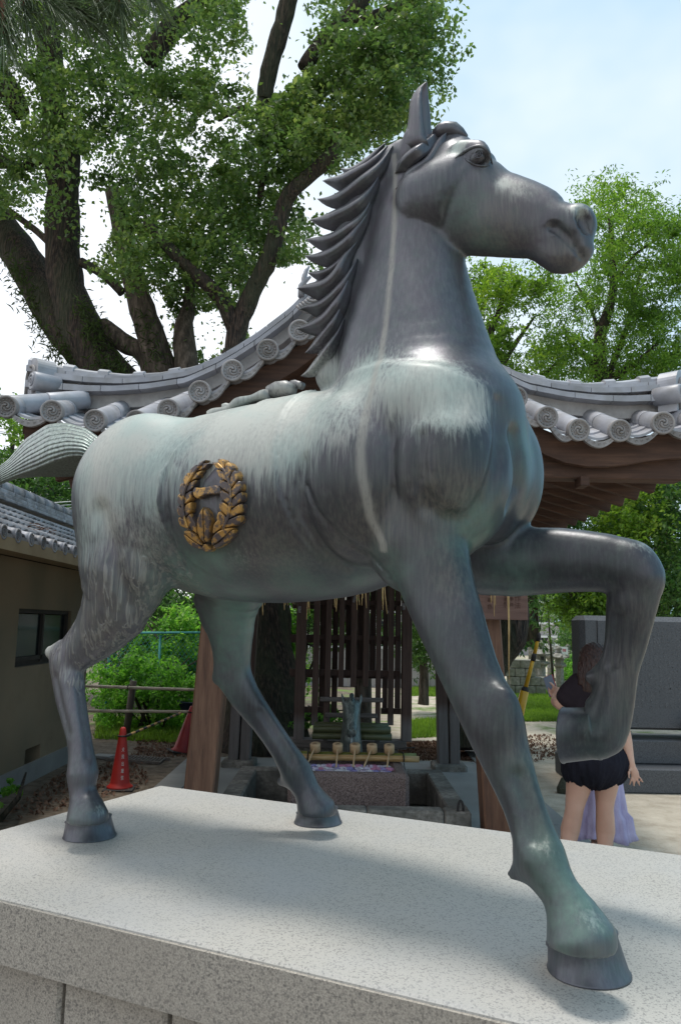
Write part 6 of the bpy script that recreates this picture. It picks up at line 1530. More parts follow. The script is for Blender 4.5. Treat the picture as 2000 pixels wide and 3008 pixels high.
# ---- thicket behind the bamboo fence
def bush(label, poly, Yr, ncl, rad, nl, seed, mat, ls, asp=.55, grp='shrubs behind the bamboo fence', stems=True):
    P = crown_points(poly, [], Yr, ncl, rad, nl, seed, .9); P = P[P[:, 2] > .03]; c = P.mean(0); t = empty('shrub', (c[0], c[1], 0), label=label, cat='shrub', group=grp)
    leaf_obj('foliage', P, ls, mat, t, asp); q = MB(); r = random.Random(seed)
    for k in range(7 if stems else 1): q.tube([Vector((c[0] + r.uniform(-.3, .3), c[1] + r.uniform(-.3, .3), 0)), Vector((c[0] + r.uniform(-.6, .6), c[1] + r.uniform(-.4, .4), float(c[2]))), Vector((c[0] + r.uniform(-1, 1), c[1] + r.uniform(-.5, .5), float(P[:, 2].max()) * .85))], [.03, .02, .008], 6)
    q.build('stems', M_bark, t, True)
bush('dense dark shrub filling the back left under the horse belly', [(280, 1700), (620, 1700), (780, 1740), (880, 1800), (880, 2050), (620, 2050), (280, 2050)], (13.5, 16), 170, .42, 130, 41, M_leafD, .085)
bush('tall sunlit shrub in the middle between the hind legs', [(420, 1820), (500, 1800), (600, 1830), (600, 1990), (480, 1990), (400, 1950)], (12.0, 13.2), 45, .28, 120, 42, M_leafB, .08)
bush('bright low weeds just behind the bamboo rails', [(280, 1960), (400, 1930), (470, 1960), (620, 2000), (620, 2110), (280, 2120)], (10.9, 12.2), 90, .22, 110, 43, M_leafB, .075, .45)
bush('leafy shrub left of the lattice by the double post', [(820, 1780), (872, 1780), (875, 2060), (840, 2080), (815, 2000)], (10.2, 11.6), 34, .22, 110, 44, M_leafB, .075)
bush('green bush at the far left above the tiled ridge', [(-60, 1360), (230, 1390), (240, 1580), (150, 1560), (-60, 1480)], (13, 16), 90, .45, 130, 45, M_leafD, .10, grp='trees beyond the left building')
bush('hazy light green foliage left of the pavilion corner', [(-60, 1180), (60, 1200), (110, 1290), (60, 1370), (-60, 1400)], (14, 16), 26, .35, 100, 46, M_leafR, .09, grp='trees beyond the left building')
bush('tall dark thicket hidden behind the hind leg and left post', [(240, 1400), (330, 1400), (560, 1500), (560, 1700), (260, 1720)], (15, 17), 90, .5, 110, 47, M_leafD, .10, grp='trees beyond the left building')
bush('background hedge beyond the lattice', [(880, 1880), (1000, 1860), (1240, 1880), (1240, 1900), (1000, 1905), (880, 2010)], (22, 25), 60, .5, 110, 48, M_leafD, .12, grp='hedges far behind the pavilion')
bush('low green weeds at the foot of the lattice', [(905, 2085), (1010, 2090), (1000, 2125), (905, 2130)], (9.2, 10.2), 22, .12, 60, 49, M_leafB, .06, grp='weeds behind the lattice')
bush('small weed on the earth by the plaster wall', [(0, 2320), (40, 2310), (50, 2350), (5, 2360)], (6.2, 6.5), 6, .06, 30, 50, M_leafB, .05, grp='weeds by the plaster wall', stems=False)
bush('green hedge behind the far white railing', [(1640, 1950), (1720, 1950), (1720, 1975), (1640, 1975)], (23, 25), 14, .4, 90, 51, M_leafB, .12, grp='hedges far behind the pavilion')
bush('tall conifer tops between the far building and the stele', [(1665, 1780), (1710, 1800), (1720, 1940), (1685, 1940), (1670, 1880)], (24, 28), 34, .5, 120, 52, M_leafD, .16, .3, grp='hedges far behind the pavilion', stems=False)
bush('grey green pine boughs hanging before the pale far building', [(1510, 1730), (1700, 1740), (1660, 1800), (1600, 1830), (1560, 1790), (1530, 1780)], (16, 18), 26, .35, 120, 53, M_leafR, .10, .16, grp='hedges far behind the pavilion', stems=False)
# far wood that closes the horizon
C = npr.uniform(0, 1, (30000, 3)); P = np.stack([(C[:, 0] - .5) * 150, 42 + C[:, 1] * 16, C[:, 2] ** 1.2 * (5.2 + 1.5 * np.sin(C[:, 0] * 40) + .8 * np.sin(C[:, 0] * 97))], 1)
P = P[~((P[:, 0] > 9.0) & (P[:, 0] < 14.5) & (P[:, 1] < 52))]
leaf_obj('far_wood', P, .75, M_leafD, None, .7, kind='stuff', label='dark green belt of far trees closing the horizon', cat='wood')
# ---- grass and litter
def scatter_quad(P0, P1, P2, P3, n):
    u, v = npr.uniform(0, 1, (2, n)); a = np.array(P0) * (1 - u[:, None]) + np.array(P1) * u[:, None]; b_ = np.array(P3) * (1 - u[:, None]) + np.array(P2) * u[:, None]; return a * (1 - v[:, None]) + b_ * v[:, None]
def grass(name, P, h, mat, label):
    n = len(P); a = npr.uniform(0, 6.28, n); w = .012 * h / .08; d = np.stack([np.cos(a), np.sin(a), 0 * a], 1); lean = npr.normal(size=(n, 3)) * .35 * h; lean[:, 2] = h * npr.uniform(.5, 1.2, n)
    V = np.stack([P - d * w, P + d * w, P + lean], 1).reshape(-1, 3); F = np.arange(3 * n).reshape(-1, 3)
    link_mesh(name, np_mesh(name, V, F), mat, None, kind='stuff', label=label, cat='grass')
gq = [(atZ(1440, 2120), atZ(1700, 2120), atZ(1740, 2026), atZ(1440, 2026), 26000, .09), (atZ(1210, 2045), atZ(1420, 2050), atZ(1420, 2000), atZ(1210, 2000), 9000, .10), (atZ(1200, 2170), atZ(1400, 2160), atZ(1400, 2110), atZ(1200, 2120), 3500, .05), (atZ(280, 2170), atZ(600, 2190), atZ(620, 2120), atZ(290, 2110), 6000, .09)]
grass('grass', np.concatenate([scatter_quad(a, b_, c, d, n) for a, b_, c, d, n, h in gq]), .085, leaf_mat('grass_blades', [(.08, .14, .02), (.14, .24, .035), (.22, .33, .05)], .4, .7), 'bright green grass patches behind the pavilion and lanterns')
PL = np.concatenate([scatter_quad(atZ(1150, 2236), atZ(1420, 2236), atZ(1400, 2180), atZ(1190, 2180), 3600), scatter_quad(atZ(1560, 2240), atZ(1720, 2220), atZ(1690, 2160), atZ(1540, 2160), 700), scatter_quad(atZ(380, 2235), atZ(560, 2225), atZ(590, 2140), atZ(420, 2150), 900), scatter_quad(atZ(-50, 2440), atZ(440, 2310), atZ(420, 2230), atZ(200, 2260), 700)])
PL[:, 2] += .012; V, F = leaf_cloud(PL, .055, .5, upbias=3)
link_mesh('fallen_leaves', np_mesh('fallen_leaves', V, F), leaf_mat('fallen_leaf', [(.06, .03, .02), (.13, .07, .045), (.22, .14, .10)], .1, .9), None, kind='stuff', label='reddish brown fallen leaves scattered on the bare earth', cat='leaves')
# ---- pine boughs hanging into the top left corner
pine = empty('pine_branch', (-1.2, 2.6, 4.2), label='long-needled pine boughs hanging into the top left corner', cat='tree')
nd = MB(); tw = MB(); r = random.Random(6)
tips = [(-30, -10, 2.3, (.35, .1, -.9), 190), (60, -20, 2.4, (.3, .1, -1), 130), (195, 5, 2.5, (.8, .1, -.6), 230), (345, -30, 2.5, (.2, .1, -1), 150), (430, -50, 2.6, (.4, .1, -.9), 90), (10, 60, 2.3, (.1, 0, -.9), 80), (270, -20, 2.5, (.6, 0, -.8), 110), (110, -30, 2.4, (.6, 0, -.7), 110)]
for (x, y, Y, d, n) in tips:
    c = atY(x, y, Y); d = Vector(d).normalized(); tw.tube([c - d * .25 + Vector((0, 0, .12)), c - d * .05, c + d * .05], [.012, .009, .006], 7)
    for k in range(n):
        s0 = c + d * r.uniform(-.12, .08); v = (d + Vector((r.gauss(0, .42), r.gauss(0, .42), r.gauss(0, .30)))).normalized(); Ln = r.uniform(.14, .21); q = s0 + v * Ln; mid = s0.lerp(q, .5) + Vector((0, 0, .006)); nd.tube([s0, mid, q], [.0017, .0016, .0007], 3, caps=False)
nd.build('needles', leaf_mat('pine_needle', [(.09, .14, .07), (.15, .21, .10), (.24, .29, .15)], .25, .4), pine, True); tw.build('twig', noise_mat('red_brown_twig', [(.3, (.12, .05, .03)), (.7, (.26, .13, .08))], 30), pine, True)
# far limb from which the boughs hang
q = MB(); limb(q, [Vector((-1.6, 2.4, 4.05)), Vector((-1.2, 2.5, 4.0)), Vector((-.7, 2.6, 4.1)), Vector((-.3, 2.6, 4.25))], [.03, .025, .02, .012], 8); q.build('bough', M_bark, pine, True)
# ---------------------------------------------------------------- traffic cones, bar, bamboo fence
M_red = noise_mat('red_cone', [(.3, (.42, .02, .015)), (.7, (.55, .035, .022))], 5, 6, .55, two=(3, (.30, .02, .02), .5))
M_redd = noise_mat('dull_red_cone', [(.3, (.26, .012, .014)), (.7, (.36, .02, .02))], 5, 6, .5, two=(3, (.14, .015, .015), .6))
M_rub = noise_mat('black_rubber', [(.3, (.02, .018, .018)), (.7, (.05, .045, .042))], 12, rough=.8)
M_white = noise_mat('white_print', [(.3, (.68, .66, .62)), (.7, (.8, .79, .76))], 20)
def cone(P, h, rb, mat, rot, label):
    t = empty('traffic_cone', P, rot, label=label, cat='traffic cone', group='red traffic cones')
    b = MB(); b.lathe([(rb * 1.30, .018), (rb * 1.28, .03), (rb * 1.02, .045), (rb * .95, .07), (rb * .38, h * .88), (rb * .30, h * .97), (rb * .2, h)], (0, 0, 0), 28); b.build('body', mat, t)
    b = MB(); b.box((0, 0, .009), (rb * 3.0, rb * 3.0, .018), bev=.006); b.build('base', M_rub, t)
    b = MB(); b.tube([Vector((math.cos(a) * rb * .47, math.sin(a) * rb * .47, h * .86)) for a in np.linspace(0, 2 * math.pi, 18)], .007, 6); b.build('ring', M_black, t); return t
pc1 = atZ(352, 2318, 0); c1 = cone(pc1, .56, .092, M_red, (0, 0, .1), 'upright red cone with white lettering nearest the plinth corner')
rb = .092; dirc = Vector((pc1.x, pc1.y, 0)).normalized() * -1; dirc = Vector((dirc.x + .12, dirc.y, 0)).normalized()
for i, ch in enumerate('犬飛出等禁'[:5] if False else '犬飛出厳禁'):
    z = .36 - i * .062; r_ = rb * .95 - (z - .07) / (.56 * .88 - .07) * rb * .57 + .002
    side = Vector((-dirc.y, dirc.x, 0)); p = pc1 + dirc * r_ - side * .0 + Vector((0, 0, z))
    text_part(ch, p, .042, M_white, c1, (math.radians(90 - 7), 0, math.atan2(dirc.y, dirc.x) + math.pi / 2), depth=.0015, sx=.62)
pc2 = atZ(530, 2212, 0); c2 = cone(pc2, .56, .092, M_redd, (0, math.radians(13), .5), 'faded red cone leaning over by the bamboo fence')
a = atY(372, 2162, pc1.y - .02); b_ = atY(530, 2095, pc2.y - .03); bar = empty('cone_bar', a, label='striped black and yellow bar strung between the two red cones', cat='bar')
M_yel = noise_mat('dull_yellow', [(.3, (.38, .20, .05)), (.7, (.55, .36, .16))], 12)
for i in range(16):
    MB().tube([a.lerp(b_, i / 16), a.lerp(b_, (i + 1) / 16)], [.013, .013], 10).build('stripe', M_black if i % 2 == 0 else M_yel, bar, True)
fence = empty('bamboo_fence', (-2.2, 10.6, 0), label='low fence of two bamboo rails on a leaning post before the shrubs', cat='fence')
M_rail = noise_mat('weathered_bamboo', [(.3, (.34, .28, .21)), (.7, (.58, .50, .40))], 5, 6, .6, (1, 6, 6))
for (y0, y1, yy) in ((2016, 2029, 10.55), (2089, 2092, 10.5)):
    p0, p1 = atY(250, y0 - 1, yy), atY(640, y1, yy); pts = []; rd = []
    for i in range(9):
        for dx, m_ in ((0, .95), (.004, 1.12), (.009, .95), (.06, 1)): pts.append(p0.lerp(p1, i / 9 + dx)); rd.append(.021 * m_)
    MB().tube(pts, rd, 10).build('rail', M_rail, fence, True)
MB().tube([Vector((atY(372, 2135, 10.62).x, 10.62, 0)), atY(393, 2000, 10.62)], [.05, .045], 10).build('post', wood('fence_post_wood', (.04, .03, .022), (.08, .06, .045), (.13, .10, .08)), fence, True)
for y in (2018, 2090):
    c = atY(390 if y < 2050 else 378, y, 10.58); MB().tube([c + Vector((-.05, math.cos(a) * .07, math.sin(a) * .03)) for a in np.linspace(0, 6.28, 10)], .006, 5).build('tie', M_black, fence, True)
net = empty('net_fence', (-2.8, 14, 0), label='teal top rail and wire netting fence among the shrubs', cat='fence')
M_teal = noise_mat('teal_paint', [(.3, (.05, .24, .25)), (.7, (.09, .34, .34))], 5)
p0, p1 = atY(250, 1860, 11.9), atY(840, 1857, 11.9); MB().tube([p0, p1], [.018, .018], 8).build('rail', M_teal, net, True)
wire = MB()
for k in range(46):
    x = p0.x + (p1.x - p0.x) * k / 46
    for s in (-1, 1): wire.tube([Vector((x, 11.9, p0.z)), Vector((x + s * .5, 11.9, p0.z - .7))], .0025, 3, caps=False)
wire.build('wire_mesh', M_teal, net, True, kind='stuff')
for k in range(4):
    x = p0.x + (p1.x - p0.x) * (k + .5) / 4; MB().tube([Vector((x, 11.93, 0)), Vector((x, 11.93, p0.z))], [.02, .02], 8).build('post', M_teal, net, True)
tub = empty('blue_tub', atY(575, 2062, 11.0), label='dark blue plastic tub among the weeds behind the fence', cat='tub')
MB().lathe([(.18, -.14), (.24, .0), (.255, .005), (.255, .018), (.235, .018), (.23, 0), (.17, -.12)], (0, 0, 0), 24).build('bowl', noise_mat('blue_plastic', [(.3, (.01, .02, .05)), (.7, (.02, .035, .08))], 6, rough=.4), tub)
grate = empty('drain_grate', atZ(405, 2235, 0), (0, 0, -.25), label='rusty slotted drain grate on the earth behind the red cone', cat='grate')
Mg = noise_mat('rusty_steel', [(.3, (.10, .08, .07)), (.7, (.22, .19, .17))], 20, rough=.7)
for k in range(16): MB().box((-.30 + k * .04, 0, .02), (.012, .26, .02), Matrix.Rotation(.25, 3, 'Z')).build('bar', Mg, grate)
for s in (-1, 1): MB().box((0, s * .13, .018), (.66, .015, .03)).build('frame', Mg, grate)
MB().box((-.44, .02, .02), (.22, .16, .03), bev=.004).build('cover_plate', M_concrete, grate)
hose = MB().tube([atY(1352 + 8 * math.cos(a), 2380 + 28 * math.sin(a), 5.46) for a in np.linspace(0, 6.28, 18)], .009, 6); tag(hose.build('hose_loop', M_rub), 'black looped hose hanging at the right front corner of the basin', 'hose')
bk = empty('bucket', atZ(1392, 2520, 0) if False else Vector((atY(1372, 2400, 5.42).x + .02, 5.36, 0)), label='black bucket standing between basin and right front post', cat='bucket')
MB().lathe([(.055, 0), (.075, .19), (.082, .195), (.082, .21), (.07, .21), (.05, .02)], (0, 0, .0), 20).build('shell', M_rub, bk)
# ---------------------------------------------------------------- stele
M_ste = granite('dark_grey_granite', (.050, .055, .062), (.075, .08, .09), (.12, .125, .135), 150, .6, tint=(.065, .07, .08))
ste = empty('stone_stele', (4.0, 8.2, 0), label='wide dark grey engraved stone stele on stepped base at the right edge', cat='monument')
YS = 8.0; X0 = atY(1707, 1900, YS).x; ZT = atY(1750, 1808, YS).z; ZB2 = atY(1900, 2146, YS).z
def SB(c, s_, nm, bev=.02): MB().box(c, s_, bev=bev).build(nm, M_ste, ste, True)
SB((X0 + .98, YS + .2, (ZT + ZB2) / 2), (1.96, .36, ZT - ZB2), 'slab', .05)
sa = MB(); sa.box((X0 + 1.06, YS + .013, (ZT + ZB2) / 2 - .012), (1.78, .012, ZT - ZB2 - .07), bev=.005); panel = sa.build('panel', M_ste, ste, True)
# weathered engraved columns: shallow unreadable strokes cut in rows
st_ = MB(); rq = random.Random(9)
for col in range(34):
    x = X0 + 1.90 - col * .048; n_ = 26 if col > 2 else 16
    for row in range(n_):
        z = ZT - .12 - row * .036
        if z < ZB2 + .22: break
        for k in range(3):
            st_.box((x + rq.uniform(-.010, .010), YS + .0055, z + rq.uniform(-.010, .010)), (rq.choice((.014, .003, .010)), .0022, rq.choice((.003, .012, .003))))
st_.build('engraving', noise_mat('cut_stone', [(.3, (.10, .105, .115)), (.7, (.15, .155, .165))], 30), ste, True, kind='stuff')
for x in (X0 + .35, X0 + 1.6): SB((x, YS + .2, ZB2 - .04), (.3, .34, .085), 'spacer')
MB().lathe([(.10, 0), (.16, .05), (.18, .12), (.14, .2), (.05, .24)], (X0 + 1.16, YS - .12, ZB2 - .085), 14).build('round_stone', M_ste, ste, True)
zz = ZB2 - .085
for k, (yt, yb_, ox, dp) in enumerate(((2172, 2212, .0, .55), (2212, 2262, -.12, .75))):
    z1 = zz; z0 = zz * (.5 if k == 0 else 0); SB((X0 + 1.22 + ox / 2, YS + .2, (z0 + z1) / 2), (2.4 - ox, dp + k * .3, z1 - z0 - .003), 'base_step', .012); zz = z0
# ---------------------------------------------------------------- stone lanterns
M_lan = noise_mat('mossy_lantern_stone', [(.3, (.16, .155, .14)), (.5, (.26, .25, .225)), (.7, (.38, .36, .33))], 14, 8, .9, bump=.4, two=(3, (.13, .14, .09), .7))
def lantern(P, H, label, style):
    t = empty('stone_lantern', P, label=label, cat='stone lantern', group='stone lanterns'); k = H / 2.0
    def LT(prof, n, nm, sq=(1, 1)): MB().lathe([(r * k, z * k) for r, z in prof], (0, 0, 0), n, smooth=n > 8, sq=sq).build(nm, M_lan, t)
    LT([(.34, 0), (.34, .08), (.26, .12)], 6, 'base'); LT([(.17, .12), (.15, .5), (.15, .58), (.19, .6), (.15, .62), (.15, .95), (.19, 1.0)] if style else [(.20, .12), (.19, .95), (.22, 1.0)], 14 if style else 6, 'shaft')
    LT([(.18, 1.0), (.33, 1.06), (.34, 1.13), (.24, 1.16)], 6, 'platform')
    fb = MB(); n = 4
    fb.lathe([(.20 * k, 1.16 * k), (.20 * k, 1.42 * k)], (0, 0, 0), 4 if style else 6, smooth=False); f_ = fb.build('fire_box', M_lan, t)
    for a in range(4):
        an = a * math.pi / 2 + (0 if style else .5); o_ = MB().box((0, 0, 0), (.12 * k, .012, .13 * k), Matrix.Rotation(0, 3, 'Z')).build('window', M_rub, None); o_.parent = t; o_.location = (math.sin(an) * .146 * k, -math.cos(an) * .146 * k, 1.29 * k); o_.rotation_euler = (0, 0, an)
    LT([(.40, 1.42), (.42, 1.47), (.36, 1.50), (.22, 1.60), (.12, 1.66)], 6, 'roof')
    for a in range(6):
        an = (a + .5) * math.pi / 3; c = Vector((math.cos(an), math.sin(an), 0)); MB().tube([c * .36 * k + Vector((0, 0, 1.47 * k)), c * .43 * k + Vector((0, 0, 1.50 * k)), c * .44 * k + Vector((0, 0, 1.56 * k)), c * .40 * k + Vector((0, 0, 1.58 * k))], [.05 * k, .05 * k, .04 * k, .02 * k], 7).build('roof_curl', M_lan, t)
    LT([(.10, 1.66), (.13, 1.70), (.08, 1.74), (.13, 1.80), (.14, 1.86), (.07, 1.94), (.01, 2.0)], 14, 'finial'); return t
YA = 1.55 * FPX / (2022 - 1846); lantern(Vector((atY(1590, 1950, YA).x, YA, 0)), (2022 - 1878) / FPX * YA * 1.0, 'taller stone lantern with pointed finial beside the yellow wire guard', True)
lantern(Vector((atY(1642, 1950, YA + .5).x, YA + .5, 0)), (2030 - 1904) / FPX * (YA + .5) * 1.0, 'shorter broad stone lantern beside the phone', False)
lantern(Vector((atY(1616, 1950, YA + 4).x, YA + 4, 0)), 1.3, 'farthest stone lantern half hidden between the other two', True)
lantern(Vector((atY(1668, 1950, YA + 5).x, YA + 5, 0)), 1.1, 'small stone lantern farthest to the right behind the pair', False)
pw = empty('stone_wall', (atY(1530, 2000, 18.5).x, 18.5, 0), label='low wall of stacked grey stone blocks left of the lanterns', cat='wall')
for r_ in range(4):
    for c in range(4 - (r_ > 1)):
        x = atY(1492, 2000, 18.5).x + c * .24 + (.12 if r_ % 2 else 0); MB().box((x, 18.5, .13 + r_ * .20), (.232, .4, .19), bev=.012).build('block', M_lan, pw, True)
tor = empty('stone_pillar', (atY(1568, 1950, 22).x, 22, 0), label='tall pale stone gate pillar behind the yellow wire guard', cat='pillar')
MB().lathe([(.16, 0), (.14, 4.2)], (0, 0, 0), 14).build('shaft', M_lan, tor); MB().box((-1.2, 0, 2.85), (3.2, .22, .22), bev=.01).build('tie', M_lan, tor); MB().box((-1.2, 0, 4.0), (4.2, .3, .3), bev=.01).build('lintel', M_lan, tor)
# ---------------------------------------------------------------- yellow guy wire guard
gy = empty('wire_guard', atY(1520, 2110, 9.5), label='yellow plastic guard with black collars on a slanting guy wire', cat='guard')
M_y = noise_mat('yellow_plastic', [(.3, (.55, .30, .008)), (.7, (.70, .40, .012))], 3, rough=.4)
A = atY(1505, 2175, 9.4); B1 = atY(1540, 2030, 9.4); B2 = atY(1567, 1930, 9.4); B3 = atY(1581, 1872, 9.4); W2 = atY(1618, 1640, 9.4)
MB().tube([A, B1], [.062, .052], 14).build('sleeve', M_y, gy, True); MB().tube([B1, B2], [.026, .024], 12).build('sleeve', M_y, gy, True); MB().tube([B2, B3], [.024, .02], 12).build('sleeve', M_y, gy, True)
for p, q, r_ in ((B1, B2, .046), (B2, B3, .030), (B3, W2, .026)): d = (q - p).normalized(); MB().tube([p - d * .05, p + d * .02, p + d * .05], [r_, r_, r_ * .7], 12).build('collar', M_rub, gy, True)
MB().tube([B3, W2, W2 + (W2 - B3)], [.004] * 3, 5).build('wire', M_rub, gy, True)
# ---------------------------------------------------------------- utility pole, wires
up = empty('utility_pole', (atY(1766, 1200, 19).x, 19, 0), label='grey concrete utility pole among the right hand trees', cat='pole')
MB().tube([Vector((0, 0, 0)), Vector((0, 0, 9.5))], [.20, .14], 16).build('shaft', M_concrete, up); MB().box((0, 0, 8.2), (1.6, .1, .1)).build('crossarm', M_concrete, up)
for k, (y0, y1) in enumerate(((1482, 1470), (1490, 1480), (1500, 1489))):
    a = atY(-100, y0 + 4, 11.5); b_ = atY(300, y1 - 4, 12.5); tag(MB().tube([a, a.lerp(b_, .5) + Vector((0, 0, -.03)), b_], .008, 5).build('overhead_wire', M_white), ['highest of the three thin wires above the left roof', 'middle of the three thin wires above the left roof', 'lowest of the three thin wires above the left roof'][k], 'wire', 'thin wires above the left roof')
# ---------------------------------------------------------------- far buildings
M_bw = noise_mat('cream_render', [(.3, (.50, .47, .45)), (.7, (.60, .57, .55))], 1.5); M_bb = noise_mat('grey_pink_panel', [(.3, (.36, .33, .34)), (.7, (.42, .39, .40))], 2); M_wf = noise_mat('white_trim', [(.3, (.72, .72, .74)), (.7, (.8, .8, .8))], 3)
fb_ = empty('apartment_block', (11.5, 46, 0), label='pale apartment block with grey pink balconies far behind the lanterns', cat='building'); YD = 46
xa, xb_ = atY(1380, 1850, YD).x, atY(1637, 1850, YD).x
MB().box(((xa + xb_) / 2, YD + 4, 4.5), (xb_ - xa, 7, 9)).build('wall', M_bw, fb_, True)
for f in range(3):
    zt = atY(1600, 1896 - f * 62, YD).z; zb2 = atY(1600, 1932 - f * 62, YD).z
    MB().box(((xa + xb_) / 2, YD - .2, (zt + zb2) / 2), (xb_ - xa, .2, zt - zb2)).build('balcony', M_bb, fb_, True)
    MB().box(((xa + xb_) / 2, YD - .24, zt + .06), (xb_ - xa + .04, .3, .12)).build('coping', M_wf, fb_, True); MB().box(((xa + xb_) / 2, YD - .24, zb2), (xb_ - xa + .04, .3, .12)).build('coping', M_wf, fb_, True)
    for c in range(4):
        x = xb_ - .9 - c * 1.35; w_ = MB().box((x, YD + .47, zt + .35), (.95, .08, 1.1)).build('window', M_wf, fb_, True)
        for s in (-1, 1): child('pane', MB().box((x + s * .22, YD + .42, zt + .35), (.40, .04, .98)), noise_mat('sky_glass', [(.3, (.10, .13, .17)), (.7, (.2, .25, .3))], 2, rough=.15) if c == 0 and s < 0 and f == 0 else M_glass, w_)
gw = empty('garden_wall', (0, 20, 0), label='pale concrete block wall with white coping seen through the lattice', cat='wall')
for c in range(11):
    for r_ in range(4): MB().box((-1.2 + c * .42 + (.2 if r_ % 2 else 0), 20, .12 + r_ * .235), (.412, .15, .228), bev=.004).build('block', M_bb, gw, True)
MB().box((1.0, 20, .99), (5.2, .2, .06)).build('coping', M_wf, gw, True)
fh = empty('white_house', (0, 38, 0), label='pale house behind the block wall seen through the lattice', cat='building')
MB().box((1.5, 40, 1.6), (9, 4, 3.2)).build('wall', M_bw, fh, True); MB().prism([(-3.4, 37.4, 3.2), (6.4, 37.4, 3.2), (1.5, 37.4, 5.2)], (0, 5, 0)).build('roof', M_tile2, fh, True)
for c in range(4): w_ = MB().box((-1.6 + c * 2, 37.96, 1.7), (1.1, .08, 1.1)).build('window', M_wf, fh, True); child('pane', MB().box((-1.6 + c * 2, 37.9, 1.7), (.95, .04, .95)), M_glass, w_)
rl = empty('white_railing', (atY(1680, 1955, 26).x, 26, 0), label='white upright railing far away left of the stele', cat='railing')
for k in range(9): MB().box((atY(1652 + k * 8, 1955, 26).x, 26, .25), (.05, .05, .62)).build('baluster', M_wf, rl, True)
MB().box((atY(1684, 1945, 26).x, 26, .58), (.95, .06, .05)).build('rail', M_wf, rl, True)
ns_ = empty('notice_panel', (atY(1657, 1920, 24).x, 24, 0), label='small white notice panel with red blotches on a post', cat='sign')
P_ = atY(1657, 1918, 24); MB().box((P_.x, 24, P_.z), (.21, .03, .37)).build('panel', M_wf, ns_, True); MB().box((P_.x, 24.02, P_.z / 2), (.05, .03, P_.z)).build('post', M_lan, ns_, True)
Mp = noise_mat('pink_print', [(.45, (.5, .12, .16)), (.55, (.7, .5, .5))], 30); MB().box((P_.x - .01, 23.98, P_.z + .08), (.11, .004, .09)).build('print', Mp, ns_, True); MB().box((P_.x + .05, 23.98, P_.z - .09), (.07, .004, .07)).build('print', M_black, ns_, True)
rk = empty('mossy_rock', atZ(1657, 2330, 0), label='small dark mossy stump on the sand beside the left calf', cat='rock')
MB().lathe([(.07, 0), (.075, .05), (.05, .10), (.03, .14), (.005, .15)], (0, 0, 0), 9, smooth=False, sq=(1, .8)).build('lump', noise_mat('mossy', [(.3, (.02, .025, .015)), (.7, (.07, .07, .045))], 30, bump=.8), rk)
# ---------------------------------------------------------------- the woman with the phone
YW = 4.9
def skin(name, c, c2):
    m, nt, b = mat_new(name); n = N(nt, 'ShaderNodeTexNoise'); n.inputs['Scale'].default_value = 5; n.inputs['Detail'].default_value = 4; nt.links.new(coords(nt), n.inputs['Vector'])
    nt.links.new(ramp_out(nt, n.outputs['Fac'], [(.35, c), (.65, c2)]), b.inputs['Base Color']); b.inputs['Roughness'].default_value = .5; b.inputs['Subsurface Weight'].default_value = .12; b.inputs['Subsurface Radius'].default_value = (.02, .008, .004); b.inputs['Subsurface Scale'].default_value = .6; return m
M_skin = skin('skin', (.58, .34, .25), (.66, .41, .31))
def fabric(name, c1, c2, sc=6, bump=.6):
    return noise_mat(name, [(.35, c1), (.65, c2)], sc, 7, .9, (1, 1, .6), bump=bump, bscale=14, bdist=.02, spec=.2)
M_shirt = fabric('plum_black_cotton', (.014, .010, .013), (.028, .020, .026)); M_shorts = fabric('black_cotton', (.008, .008, .013), (.018, .018, .028)); M_hair = noise_mat('dark_auburn_hair', [(.3, (.012, .005, .004)), (.7, (.055, .02, .013))], 7, 8, .42, (14, 14, 1.2), bump=.8, bscale=9, bdist=.02)
M_lav = fabric('lavender_cotton', (.36, .31, .50), (.50, .45, .64), 9)
ORG = atY(1745, 2571, YW)
def W(px_, py_, dy=0.0): p = atY(px_, py_, YW + dy); return (p.x, p.y, p.z)
def ws(px_, py_, dy, hw, k=1.0): return (*W(px_, py_, dy), hw / FPX * (YW + dy), k)
def person_part(name, P, mat, parent, h=.011, extra=None):
    V, F = mesh_prims(P, h, extra); return link_mesh(name, np_mesh(name, V, F, True), mat, parent, world_space=True)
wom = empty('person', (ORG.x, YW, 0), label='woman in dark top and short black bubble shorts looking at a phone, seen from behind', cat='person')
B = []
def c_(sts, k=.02): B.append(('c', sts, k))
# legs
c_([ws(1702, 2230, .02, 42, 1.05), ws(1700, 2300, .02, 36, 1.1), ws(1690, 2350, .02, 28, 1.1), ws(1686, 2375, .02, 24.5, 1.15), ws(1682, 2400, .03, 25, 1.1), ws(1673, 2440, .04, 26, 1.1), ws(1666, 2490, .02, 19, 1.05), ws(1663, 2535, .01, 12, 1.1), ws(1662, 2560, 0, 13, 1.3)])
c_([ws(1780, 2230, .02, 42, 1.05), ws(1779, 2300, .02, 34, 1.1), ws(1776, 2350, .02, 26, 1.1), ws(1775, 2375, .02, 23.5, 1.15), ws(1776, 2400, .03, 25, 1.1), ws(1777, 2440, .04, 26, 1.1), ws(1774, 2490, .02, 19, 1.05), ws(1772, 2535, .01, 12, 1.1), ws(1772, 2560, 0, 13, 1.3)])
for x in (1662, 1772): c_([ws(x, 2562, .0, 12, 1.0), ws(x + 2, 2566, -.06, 11, 1), ws(x + 4, 2568, .11, 9, 1)], .015)
